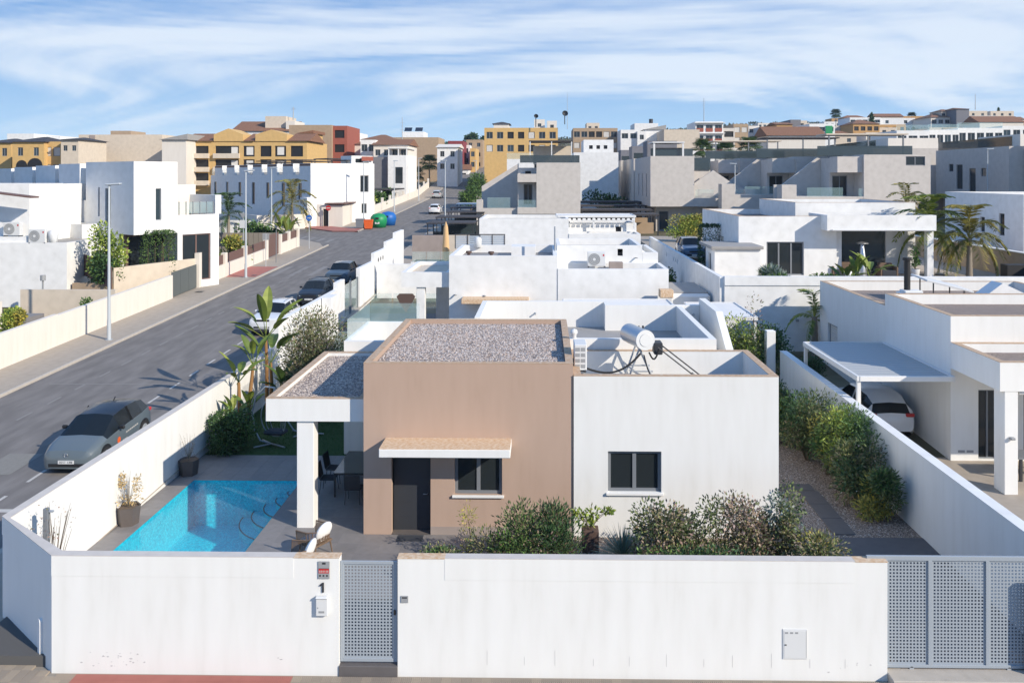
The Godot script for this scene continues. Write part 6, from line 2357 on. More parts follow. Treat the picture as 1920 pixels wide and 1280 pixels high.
	blk(t, "wall", -5.1, 1.95, z - 7.0, z, o, 6.5, "white_clean", [], {"par": 0.3})
	blk(t, "wall", 1.96, 7.6, z - 3.0, z + 0.05, o, 5.3, "white_clean", [["f", 5.9, 6.3, 4.3, 4.8, "k"]], {"par": 0.4})
	blk(t, "wall", 1.96, 7.6, z - 8.0, z - 3.01, o, 6.0, "white_clean", [["f", 5.9, 6.35, 5.2, 5.7, "k"]], {"par": 0.4})
	slat_roof(t, 1.0, 7.5, z - 6.0, z - 2.4, 6.55, 8, "frame_white", "frame_white")
	for x in [1.1, 4.0, 7.3]:
		bxp(t, "post", "frame_white", [x, x + 0.12, 5.5, 6.5, z - 2.55, z - 2.43])
	mb = MB.new()
	for i in 16:
		mb.cbox(1.15 + i * 0.4, 1.4 + i * 0.4, 6.2, 6.42, z - 2.42, z - 2.36, 0.01)
	part(t, "pergola_beam_end", mb, M.white_clean)
	t = thing("louvre_screen", "row of grey-framed louvred panels on the third villa's roof terrace", "screen")
	for i in 4:
		var x := -6.7 + i * 0.93
		bxp(t, "frame", "frame_dark", [x, x + 0.93, 5.42, 5.5, -64.05, -63.95])
		bxp(t, "frame", "frame_dark", [x, x + 0.06, 4.4, 5.42, -64.05, -63.95])
		for k in 7:
			bxp(t, "louvre", "pale_blue", [x + 0.07, x + 0.92, 4.42 + k * 0.14, 4.53 + k * 0.14, -64.04, -64.0])
	bxp(t, "frame", "frame_dark", [-2.98, -2.92, 4.4, 5.5, -64.05, -63.95])
	t = thing("glass_fence", "teal glass fence at the third villa's terrace edge", "fence")
	for i in 3:
		bxp(t, "pane", "glass_rail", [-9.6 + i * 1.05, -8.6 + i * 1.05, 3.6, 4.35, -62.0, -61.98])
	bxp(t, "wall", "white_clean", [-9.7, -6.4, 1.7, 3.6, -62.1, -61.95])
	var cp := thing("closed_parasol", "tall closed orange-brown parasol beside the louvred screen", "parasol", V(-7.55, 1.75, -65.5))
	mb = MB.new()
	mb.lathe([Vector2(0.05, 1.6), Vector2(0.26, 1.7), Vector2(0.28, 2.6), Vector2(0.16, 4.2), Vector2(0.02, 4.6)], 10)
	part(cp, "canopy", mb, M.canvas)
	mb = MB.new()
	mb.tube([V(0, 0, 0), V(0, 1.8, 0)], 0.05, 8)
	part(cp, "pole", mb, M.frame_dark)
	lone_box("garden_wall", "taupe wall with a pale plate beside the street, before the dark carports", "wall", "taupe", [-12.4, -9.2, 2.0, 4.3, -80.2, -80.0])
	lone_box("garden_wall", "beige wall piece right of the taupe wall, behind the parasol", "wall", "beige", [-9.1, -7.0, 2.0, 4.3, -80.3, -80.1])
	# covered parking along the right side of the street
	for i in 5:
		t = thing("carport", ["dark flat carport nearest the third villa", "dark flat carport, second up the street", "dark flat carport, third up the street", "dark flat carport, fourth up the street", "white-edged carport farthest up the street"][i], "carport", V(-10.6, 2.6 + i * 0.25, -90.0 - i * 7.5), 0.0, "flat carports beside the street")
		bxp(t, "roof", "frame_white" if i == 4 else "roof_dark", [-1.6, 3.4, 2.3, 2.42, -3.0, 2.0])
		for p in [[-1.5, 1.8], [3.2, 1.8], [-1.5, -2.8], [3.2, -2.8]]:
			bxp(t, "post", "frame_dark", [p[0], p[0] + 0.1, -0.4, 2.3, p[1], p[1] + 0.1])
		bxp(t, "screen", "glass_smoke", [-1.5, 3.2, -0.3, 1.2, -2.9, -2.8])
	for s in [["low bushy tree on the right pavement below the yellow apartment block", -12.0, -140.0, 3.2], ["bushy palm-like tree farther up the right pavement", -13.3, -172.0, 4.0]]:
		tree("street_tree", s[0], V(s[1], road_y(s[2]), s[2]), 1.6, V(4.6, s[3], 4.0), {"pal": "green", "n": 1500, "l": 0.5, "w": 0.16}, "low trees on the right pavement")

# ------------------------------------------------------------------ across the street, and the rows of houses behind
func slope_wall(mb: MB, x0: float, x1: float, za: float, zb: float, h0: float, h1: float) -> void:
	var a := pave_y(za)
	var b := pave_y(zb)
	mb.quad(V(x1, a + h0, za), V(x1, b + h0, zb), V(x1, b + h1, zb), V(x1, a + h1, za))
	mb.quad(V(x0, b + h0, zb), V(x0, a + h0, za), V(x0, a + h1, za), V(x0, b + h1, zb))
	mb.quad(V(x0, a + h1, za), V(x1, a + h1, za), V(x1, b + h1, zb), V(x0, b + h1, zb))
	mb.quad(V(x0, a + h0, za), V(x1, a + h0, za), V(x1, a + h1, za), V(x0, a + h1, za))
	mb.quad(V(x1, b + h0, zb), V(x0, b + h0, zb), V(x0, b + h1, zb), V(x1, b + h1, zb))

func across_street() -> void:
	var mb := MB.new()
	slope_wall(mb, -26.25, -26.0, 0.0, -45.2, -0.6, 1.68)
	slope_wall(mb, -26.25, -26.0, -45.2, -59.3, -0.6, 1.62)
	var t := thing("street_wall", "long low off-white rendered wall along the far pavement", "wall")
	part(t, "wall", mb, M.white_warm)
	t = thing("driveway_gate", "dark grey driveway gate of three panels in the far street wall", "gate")
	for i in 3:
		mb = MB.new()
		slope_wall(mb, -26.16, -26.1, -59.4 - i * 1.42, -60.78 - i * 1.42, 0.05, 1.78)
		part(t, "panel", mb, M.gate_dark)
	t = thing("slatted_wall", "low off-white wall topped with brown slats between pillars, up to the side street", "wall")
	var zs := [-64.4, -69.0, -73.7, -79.4]
	for z in [-63.75, -69.0, -73.7, -79.4, -83.6, -86.4, -89.6]:
		mb = MB.new()
		slope_wall(mb, -26.3, -25.95, z, z - 0.5, -0.4, 2.6 if z > -64.0 else 1.95)
		part(t, "pillar", mb, M.white_warm)
	for q in [[-64.25, -69.0], [-69.5, -73.7], [-74.2, -79.4], [-84.1, -86.4], [-86.9, -89.6]]:
		mb = MB.new()
		slope_wall(mb, -26.25, -26.02, q[0], q[1], -0.4, 1.05)
		part(t, "wall", mb, M.white_warm)
		for k in 6:
			mb = MB.new()
			slope_wall(mb, -26.16, -26.12, q[0], q[1], 1.08 + k * 0.125, 1.19 + k * 0.125)
			part(t, "slat", mb, M.brown_slat)
	t = thing("wooden_gate", "tall brown slatted gate beside the thin sign posts", "gate")
	for k in 14:
		mb = MB.new()
		slope_wall(mb, -26.16, -26.12, -80.0, -83.5, 0.1 + k * 0.15, 0.23 + k * 0.15)
		part(t, "slat", mb, M.brown_slat)
	# white house at the left edge
	t = thing("white_house", "blank white house with two air conditioners at the left edge across the street", "house")
	blk(t, "wall", -46.0, -32.2, -66.0, -57.0, 1.0, 5.36, "white_clean", [["f", -41.0, -38.5, 1.2, 3.4, "g"]], {"par": 0.1})
	blk(t, "wall", -48.0, -35.3, -66.5, -57.9, 5.1, 9.3, "white_clean", [], {"par": 0.3})
	bxp(t, "wall", "white_clean", [-44.0, -35.0, 5.2, 5.75, -57.88, -57.2])
	lone_box("awning", "brown lean-to awning on the white house at the left edge", "awning", "brown_slat", [-38.4, -34.8, 4.25, 4.35, -56.9, -56.0]).rotation.z = -0.12
	aircon("upper white fan unit on the left-edge house's roof", V(-36.1, 5.76, -57.4), 0.0, 1.15, 0.95, 0.4, true, "fan units on the left-edge house")
	aircon("lower white fan unit near the right corner of the left-edge house's roof", V(-34.25, 5.3, -57.2), 0.0, 1.15, 0.95, 0.4, true, "fan units on the left-edge house")
	mb = MB.new()
	mb.lathe([Vector2(0.001, 0.0), Vector2(0.3, 0.1), Vector2(0.28, 0.4), Vector2(0.33, 0.55), Vector2(0.28, 0.85), Vector2(0.001, 0.95)], 12)
	single("roof_vent", "white mushroom-shaped vent beside the lower fan unit", "vent", mb, M.plastic_white, V(-33.3, 5.3, -57.3))
	mb = MB.new()
	mb.tube([V(0, 0, 0), V(0, 0.7, 0)], 0.06, 8)
	mb.tube([V(0, 0.7, 0), V(0, 1.05, 0)], 0.16, 10)
	single("bollard_light", "small grey bollard light before the left-edge house", "light", mb, M.plastic_grey, V(-32.4, 2.4, -54.6))
	t = thing("garden_wall", "beige garden walls stepping up behind the off-white street wall", "wall")
	bxp(t, "wall", "beige", [-32.3, -26.4, 0.3, 2.85, -52.3, -52.05])
	bxp(t, "wall", "white_warm", [-40.0, -32.31, 0.3, 2.4, -50.3, -50.05])
	bxp(t, "step", "tile0", [-30.0, -29.0, 0.3, 1.9, -49.0, -47.2])
	bxp(t, "step", "tile0", [-29.0, -28.3, 0.3, 1.5, -49.0, -47.0])
	t = thing("terrace_rail", "grey-posted pale panel railing at the far left, above the street wall", "railing")
	for i in 4:
		bxp(t, "post", "frame_grey", [-31.2 - i * 1.2, -31.12 - i * 1.2, 1.6, 3.0, -45.5, -45.42])
		bxp(t, "pane", "glass_rail", [-31.1 - i * 1.2 - 1.1, -31.22 - i * 1.2, 1.75, 2.8, -45.48, -45.45])
	lone_box("garden_wall", "white base wall under the pale railing at the far left", "wall", "white_clean", [-36.0, -30.6, 0.0, 1.7, -45.7, -45.3])
	bush("cactus_bush", "bright yellow-green bush behind the street wall, beside the grey steps", V(-29.2, 1.0, -46.5), V(1.5, 1.5, 1.2), {"pals": ["lime", "yellow"], "n": 900, "l": 0.16, "w": 0.08, "k": 7})
	bush("small_plant", "little green plant peeping over the street wall near the first lamp post", V(-27.2, 1.0, -50.5), V(0.9, 1.5, 0.7), {"pals": ["green"], "n": 350, "l": 0.14, "w": 0.06, "k": 4})
	# dark fence and the sunlit retaining wall in front of the cube house
	t = thing("fence", "dark brown board fence in the shade beside the left-edge house", "fence")
	for i in 9:
		var u := i / 9.0
		var p := V(lerpf(-33.2, -28.7, u), 1.0, lerpf(-60.0, -56.2, u))
		mb = MB.new()
		mb.bar(p + V(0, lerpf(2.8, 2.0, u), 0), p + V(0.44, lerpf(2.8, 2.0, u), 0.37), 0.04, 1.5)
		part(t, "board", mb, M.brown_slat)
	t = thing("garden_wall", "sunlit cream retaining wall below the white cube house", "wall")
	mb = MB.new()
	mb.slab([[-29.0, -57.0], [-26.2, -63.9], [-26.45, -64.0], [-29.25, -57.1]], 0.3, 3.65)
	part(t, "wall", mb, M.beige)
	mb = MB.new()
	mb.slab([[-32.0, -57.3], [-29.0, -57.0], [-29.0, -57.3], [-32.0, -57.6]], 0.3, 2.6)
	part(t, "wall", mb, M.tan)
	cube_row()
	hedge("hedge", "taller of two columnar green hedges under the white cube house", V(-28.0, 2.2, -61.4), V(2.0, 3.6, 1.1), "green", 2600, 0.16, "columnar hedges below the cube house", 55.0)
	hedge("hedge", "columnar green hedge right of the taller one, before the brown-framed window", V(-26.95, 2.2, -64.3), V(1.5, 3.7, 1.0), "green", 2200, 0.16, "columnar hedges below the cube house", 55.0)
	bush("leafy_tree", "leafy dark green tree in front of the shaded cube house wall", V(-29.6, 2.0, -57.6), V(2.6, 4.2, 2.2), {"pals": ["green", "dark", "lime"], "n": 2800, "l": 0.2, "w": 0.09, "k": 14}, "", "tree")
	for q in [["shrubs with upright pale leaves above the brown slats, nearest", -27.6, -69.5, 3.0], ["reddish-green shrub above the brown slats, by the second lamp post", -27.6, -75.5, 2.6], ["bushy green shrub between the two hedges and the brown slats", -27.8, -66.6, 2.4]]:
		bush("shrub", q[0], V(q[1], 1.8, q[2]), V(2.6, q[3], 2.2), {"pals": ["lime", "green", "yellow"], "n": 1500, "l": 0.24, "w": 0.09, "k": 10}, "shrubs above the brown slats")
	paddle_plant("banana_plant", "pale banana-like plant at the corner of the brown-slatted wall", V(-27.4, 2.2, -88.5), [[0.0, 0.0, 1.6, 7], [0.9, 0.6, 1.2, 6]], 1.6, 0.5, "lime", "bark")
	bush("shrub", "dark green shrub behind the slatted wall by the crossing", V(-30.6, 2.2, -90.0), V(5.0, 2.6, 3.0), {"pals": ["green", "dark"], "n": 1700, "l": 0.28, "w": 0.12, "k": 10})
	t = thing("picket_fence", "pale wall with dark upright bars along the near side of the side street", "fence")
	bxp(t, "wall", "white_clean", [-42.0, -35.0, 1.6, 4.6, -101.2, -101.0])
	for i in 9:
		bxp(t, "bar", "frame_grey", [-41.6 + i * 0.8, -41.4 + i * 0.8, 2.3, 4.3, -100.98, -100.9])
	t = thing("board_fence", "weathered grey-brown board fence behind the roadside shrubs", "fence")
	for i in 18:
		bxp(t, "board", "bark_pale", [-36.0 + i * 0.5, -35.53 + i * 0.5, 1.8, 4.1, -86.2, -86.1])
	palm("bushy green palm tree left of the second lamp post", V(-36.5, 2.6, -98.0), 2.8, "feather", "green", 18, 3.0, "palms by the side street")
	palm("spreading yellow-green palm tree at the corner of the side street", V(-31.6, 3.0, -106.5), 3.4, "feather", "yellow", 20, 3.6, "palms by the side street")

# rows of cube houses along the side street, turned to it
func cube_row() -> void:
	var t := thing("cube_house", "white cube-shaped house with an overhanging upper floor, seen on its corner", "house", V(-29.1, 0, -60.0), -36.87)
	blk(t, "wall", -7.2, 0.0, -3.3, 0.0, 5.66, 10.9, "white_clean", [["f", -5.3, -5.02, 6.85, 9.0, "t"], ["f", -4.2, -3.35, 6.1, 8.95, "t"], ["r", -2.05, -1.62, 6.65, 8.95, "t"]], {"par": 0.3})
	blk(t, "wall", -7.2, -2.2, -3.3, -0.02, 1.0, 5.655, "white_clean", [], {"par": 0.0})
	blk(t, "wall", -9.6, -5.0, 0.01, 1.3, 1.0, 6.3, "white_clean", [], {"par": 0.1})
	blk(t, "wall", -6.5, 0.0, -6.7, -3.31, 1.0, 6.95, "white_clean", [["r", -6.0, -3.7, 2.0, 5.5, "g"]], {"par": 0.2, "frame": "brown_slat"})
	bxp(t, "wall", "white_clean", [-6.5, 0.0, 6.95, 8.4, -6.9, -6.4])
	blk(t, "wall", -12.0, -3.6, -6.9, -3.32, 5.0, 9.2, "white_warm", [], {"par": 0.3})
	bxp(t, "recess", "brown_slat", [-2.19, -1.9, 1.0, 5.6, -3.3, -0.4])
	bxp(t, "glass_door", "glass_dark", [-1.89, -1.86, 1.2, 5.4, -3.2, -0.6])
	for i in 6:
		bxp(t, "rail_post", "frame_grey", [-0.12, -0.06, 6.95, 7.95, -6.3 + i * 0.56, -6.25 + i * 0.56])
	rail(t, -0.1, -0.08, 7.05, 7.9, -6.3, -3.4)
	var labs := ["second cube house of the shaded row, half behind the nearest one", "blue-shaded cube house, third of the row from the corner", "blue-shaded cube house, fourth of the row from the corner", "blue-shaded cube house, fifth of the row from the corner", "blue-shaded cube house at the far end of the row, by the left edge"]
	for i in 5:
		var x1 := -8.0 - i * 4.2
		t = thing("cube_house", labs[i], "house", V(-29.1, 0, -60.0), -36.87, "shaded row of cube houses")
		blk(t, "wall", x1 - 3.55, x1, -6.0, 0.1, 1.0, 10.8 - 0.1 * i, "white_clean", [["f", x1 - 2.6, x1 - 2.35, 6.9, 8.8, "t"], ["f", x1 - 1.6, x1 - 1.0, 6.0, 9.0, "t"]], {"par": 0.4})
		blk(t, "wall", x1 + 0.001, x1 + 0.649 if i else x1 + 0.79, -6.0, -0.05, 1.0, 8.0, "white_clean", [], {"par": 0.0})
		blk(t, "entrance", x1 - 3.4, x1 - 1.2, 0.11, 1.8, 1.0, 5.9, "white_warm", [["f", x1 - 2.6, x1 - 1.8, 2.0, 4.2, "d"]], {"par": 0.1})
	# long townhouse row beyond the crossing
	var n := 7
	var labs2 := ["right end house of the long townhouse row, with a big white end wall", "second townhouse from the row's white end wall", "third townhouse from the row's white end wall", "middle townhouse of the long shaded row", "fifth townhouse from the row's white end wall", "sixth townhouse from the row's white end wall", "far left townhouse of the long shaded row"]
	var at := V(-31.5, 0, -114.6)
	var turn := -50.4
	for i in n:
		var x1 := -5.8 * i
		t = thing("townhouse", labs2[i], "house", at, turn, "long townhouse row along the side street")
		var ops := [["f", x1 - 4.1, x1 - 2.9, 5.5 if i % 2 else 6.6, 8.9, "t"]]
		if i == 0:
			ops.append_array([["r", -8.7, -7.4, 7.6, 10.6, "w"], ["r", -8.4, -7.6, 4.6, 6.0, "w"]])
		blk(t, "wall", x1 - 5.8, x1, -9.6, 0.0, 2.4, 10.0, "white_clean", ops, {"par": 0.0})
		blk(t, "roof_room", x1 - 3.7, x1 - 0.02, -6.0, 0.0, 10.001, 11.6, "white_clean", [], {"par": 0.1})
		bxp(t, "brown_band", "brown_slat", [x1 - 3.6, x1 - 0.1, 11.25, 11.55, 0.001, 0.02])
		if i == 0:
			bxp(t, "wall", "white_clean", [-0.25, 0.0, 10.0, 11.6, -9.6, -6.0])
			blk(t, "roof_room", -3.6, -0.3, -9.5, -6.2, 10.01, 12.7, "white_clean", [["r", -8.9, -6.8, 11.7, 12.3, "w"]], {"par": 0.2})
			bxp(t, "red_screen", "brick_red", [0.001, 0.06, 12.0, 12.6, -9.4, -7.6])
			blk(t, "annex", 0.01, 2.2, -3.8, 1.5, 2.4, 7.0, "white_clean", [["r", -3.0, -1.0, 4.3, 5.6, "w"]], {"par": 0.2})
		bxp(t, "pergola", "roof_dark", [x1 - 5.6, x1 - 0.6, 12.3 if i % 2 else 12.0, 12.45 if i % 2 else 12.12, -9.0, -5.6])
		for q in [[-5.5, -5.8], [-0.8, -5.8]]:
			bxp(t, "pergola_post", "frame_dark", [x1 + q[0], x1 + q[0] + 0.12, 10.0, 12.0, q[1], q[1] + 0.12])
		rail(t, x1 - 5.7, x1 - 3.75, 10.05, 11.1, -0.2, -0.17)
	t = thing("garden_wall", "grey-shaded wall along the long townhouse row's front gardens", "wall", at, turn)
	bxp(t, "wall", "white_warm", [-42.0, 3.0, 2.0, 4.9, 8.3, 8.55])
	bxp(t, "wall", "white_warm", [2.75, 3.0, 2.0, 4.9, 1.6, 8.3])
	# garage at the crossing
	t = thing("garage", "small cream garage with a thin brown canopy at the crossing", "garage")
	blk(t, "wall", -29.5, -26.7, -119.0, -112.6, 2.9, 6.0, "white_warm", [["f", -29.3, -28.6, 3.1, 5.5, "k"]], {"par": 0.0})
	bxp(t, "canopy", "brown_slat", [-29.0, -26.3, 6.12, 6.28, -119.0, -112.2])
	bxp(t, "wall", "white_warm", [-31.0, -29.51, 2.9, 6.1, -113.2, -112.8])
	t = thing("no_entry_sign", "small red no-entry sign with a white bar at the garage corner", "road sign", V(-28.4, 2.9, -111.9))
	var mb := MB.new()
	mb.tube([V(0, 0, 0), V(0, 2.9, 0)], 0.035, 8)
	part(t, "pole", mb, M.lamp_grey)
	mb = MB.new()
	mb.tube([V(0, 2.75, 0.04), V(0, 2.75, 0.055)], 0.34, 20)
	part(t, "plate", mb, M.red_sign)
	mb = MB.new()
	mb.box(-0.24, 0.24, 2.69, 2.81, 0.055, 0.06)
	part(t, "white_bar", mb, M.paint)
	# white boundary wall up the left pavement
	t = thing("boundary_wall", "white boundary wall with piers climbing beside the left pavement beyond the crossing", "wall")
	for i in 11:
		var z := -120.0 - i * 7.0
		mb = MB.new()
		slope_wall(mb, -26.9, -26.65, z, z - 6.5, -0.4, 1.35)
		part(t, "wall", mb, M.white_warm)
		mb = MB.new()
		slope_wall(mb, -26.95, -26.6, z - 6.5, z - 7.0, -0.4, 2.1)
		part(t, "pier", mb, M.white_warm)
	for i in 4:
		bush("shrub", ["dark shrub over the white boundary wall, nearest the crossing", "yellowish shrub over the white boundary wall, second", "green shrub over the white boundary wall, third", "dark shrub over the white boundary wall, farthest"][i], V(-28.2, pave_y(-124.0 - i * 10.0), -124.0 - i * 10.0), V(3.6, 2.9, 3.0), {"pals": [["dark"], ["yellow", "lime"], ["green"], ["dark", "green"]][i], "n": 700, "l": 0.4, "w": 0.16, "k": 8}, "shrubs along the white boundary wall")
	# house beyond, white front and grey side
	t = thing("white_house", "white-fronted house with one tall dark window, beyond the townhouses", "house")
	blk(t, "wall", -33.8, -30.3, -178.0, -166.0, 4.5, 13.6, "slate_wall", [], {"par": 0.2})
	blk(t, "wall", -30.29, -26.7, -178.0, -165.0, 4.5, 13.9, "white_clean", [["f", -28.9, -27.4, 8.4, 11.6, "t"]], {"par": 0.3})
	bxp(t, "frame", "frame_white", [-30.4, -26.6, 15.2, 15.4, -176.0, -165.2])
	for x in [-30.3, -28.4, -26.8]:
		bxp(t, "frame", "frame_white", [x, x + 0.2, 13.9, 15.2, -165.5, -165.3])
	t = thing("carport", "long dark flat canopy on white posts before the grey-sided house", "carport")
	bxp(t, "roof", "roof_dark", [-35.0, -26.9, 7.3, 7.55, -164.0, -152.0])
	for x in [-34.5, -31.8, -29.2, -27.2]:
		bxp(t, "post", "frame_white", [x, x + 0.25, 4.0, 7.3, -152.4, -152.1])
	# red villa
	t = thing("red_villa", "red villa with tiled roofs and deep balconies beside the upper street", "villa")
	blk(t, "wall", -38.5, -26.9, -252.0, -240.0, 6.0, 16.2, "brick_red", [["f", -37.5, -33.0, 13.2, 15.6, "k"], ["f", -32.0, -28.2, 13.2, 15.6, "k"], ["f", -37.5, -33.0, 8.8, 11.4, "k"], ["f", -31.0, -28.5, 8.8, 11.4, "k"]], {"par": 0.0, "roof": "roof_tile"})
	bxp(t, "balcony", "tan", [-38.6, -27.2, 11.9, 12.9, -239.9, -238.4])
	for x in [-38.4, -33.0, -27.4]:
		bxp(t, "column", "brick_red", [x, x + 0.5, 7.0, 16.2, -239.2, -238.7])
	for q in [[-39.0, -33.0], [-33.2, -26.5]]:
		mb = MB.new()
		var mid: float = (q[0] + q[1]) / 2
		mb.prism(PackedVector2Array([Vector2(q[0], 16.25), Vector2(q[1], 16.25), Vector2(mid, 18.2)]), -252.0, -238.2)
		part(t, "roof", mb, M.roof_tile)
	lone_box("garden_wall", "orange-pink garden wall in front of the red villa", "wall", "ochre", [-31.5, -26.8, 6.0, 9.0, -226.3, -226.0])
	palm("taller fan palm in front of the red villa", V(-27.6, 6.0, -205.0), 6.6, "fan", "green", 22, 2.6, "fan palms before the red villa")
	palm("shorter fan palm left of the taller one, before the red villa", V(-30.8, 6.0, -205.0), 4.0, "fan", "green", 20, 2.4, "fan palms before the red villa")
	# yellow balcony block
	t = thing("apartment_block", "long yellow apartment block with two gables and rows of recessed balconies", "apartment block")
	var ops := []
	for r in [13.3, 10.9, 8.5]:
		for c in [[-63.0, -59.4], [-58.2, -54.0], [-53.2, -51.2], [-50.2, -48.2], [-47.6, -45.6], [-44.8, -42.6]]:
			ops.append(["f", c[0], c[1], r, r + 1.9, "k"])
	blk(t, "wall", -63.5, -41.9, -164.0, -150.0, 2.0, 16.0, "yellow", ops, {"par": 0.0, "th": 0.5, "roof": "roof_tile"})
	for r in [13.0, 10.6, 8.2]:
		bxp(t, "balcony", "beige", [-63.3, -59.2, r, r + 0.85, -149.98, -149.2])
		bxp(t, "balcony", "beige", [-58.4, -53.8, r, r + 0.85, -149.98, -149.4])
		bxp(t, "shutter", "shutter", [-55.4, -54.2, r + 0.6, r + 2.0, -150.25, -150.2])
		bxp(t, "shutter", "shutter", [-52.7, -51.5, r + 0.6, r + 2.0, -150.25, -150.2])
		bxp(t, "shutter", "shutter", [-47.2, -46.0, r + 0.6, r + 2.0, -150.25, -150.2])
	for q in [[-58.4, -53.2, 18.25], [-51.0, -45.4, 18.05]]:
		mb = MB.new()
		var a: float = q[0]
		var b: float = q[1]
		mb.prism(PackedVector2Array([Vector2(a, 16.0), Vector2(b, 16.0), Vector2(b, 17.2), Vector2((a + b) / 2, q[2]), Vector2(a, 17.2)]), -156.0, -149.8)
		part(t, "gable", mb, M.yellow)
	for q in [[-64.0, -58.5], [-53.1, -51.1], [-45.3, -41.4]]:
		mb = MB.new()
		mb.quad(V(q[0], 16.05, -149.6), V(q[1], 16.05, -149.6), V(q[1], 17.6, -155.0), V(q[0], 17.6, -155.0))
		mb.quad(V(q[1], 16.0, -161.0), V(q[0], 16.0, -161.0), V(q[0], 17.6, -155.0), V(q[1], 17.6, -155.0))
		mb.tri(V(q[0], 16.0, -161.0), V(q[0], 16.05, -149.6), V(q[0], 17.6, -155.0))
		mb.tri(V(q[1], 16.05, -149.6), V(q[1], 16.0, -161.0), V(q[1], 17.6, -155.0))
		part(t, "roof", mb, M.roof_tile)

# ------------------------------------------------------------------ tall greige houses with slanted stair walls
func stair_house(label: String, at: Vector3, s: float, group: String, mirror := false) -> Node3D:
	# local: lit block on the right, recessed terrace, slanted stair wall on the left; s scales it
	var t := thing("stair_house", label, "house", at, 0.0, group)
	blk(t, "wall", 0.0, 5.3 * s, -11.0, 0.0, 2.3, 8.5 * s, "greige", [], {"par": 0.2})
	blk(t, "wall", -2.3 * s, -0.01, -11.0, -1.6, -2.0, 7.9 * s, "greige", [["f", -1.6 * s, -0.5 * s, 3.4 * s, 5.9 * s, "g"], ["f", -1.4 * s, -0.7 * s, 6.6 * s, 7.5 * s, "k"]], {"par": 0.1})
	bxp(t, "balcony", "greige", [-2.3 * s, -0.01, 6.15 * s, 7.15 * s, -1.59, 0.0])
	bxp(t, "wall", "greige", [-2.3 * s, -0.01, 2.3 * s, 3.1 * s, -1.59, 0.0])
	rail(t, -2.25 * s, -0.05, 3.1 * s, 4.0 * s, -0.1, -0.07, "glass_rail")
	var mb := MB.new()
	mb.prism(PackedVector2Array([Vector2(-7.0 * s, -1.0), Vector2(-2.31 * s, -1.0), Vector2(-2.31 * s, 8.5 * s), Vector2(-7.0 * s, 5.6 * s)]), -5.4, -5.1)
	part(t, "stair_wall", mb, M.greige)
	bxp(t, "wall", "greige", [-7.3 * s, -6.61 * s, -1.0, 4.0 * s, -2.2, -0.5])
	bxp(t, "wall", "greige", [-6.6 * s, -2.31 * s, -1.0, 3.0 * s, -0.7, -0.5])
	rail(t, -6.0 * s, -3.2 * s, 3.0 * s, 4.3 * s, -0.62, -0.58, "glass_rail")
	rail(t, -2.0 * s, 5.2 * s, 8.5 * s, 9.4 * s, -0.3, -0.25, "glass_smoke")
	rail(t, 5.15 * s, 5.2 * s, 8.5 * s, 9.4 * s, -8.0, -0.31, "glass_smoke")
	bxp(t, "recess", "frame_dark", [-2.2 * s, 5.2 * s, -2.0, 2.29, -9.0, -1.2])
	return t

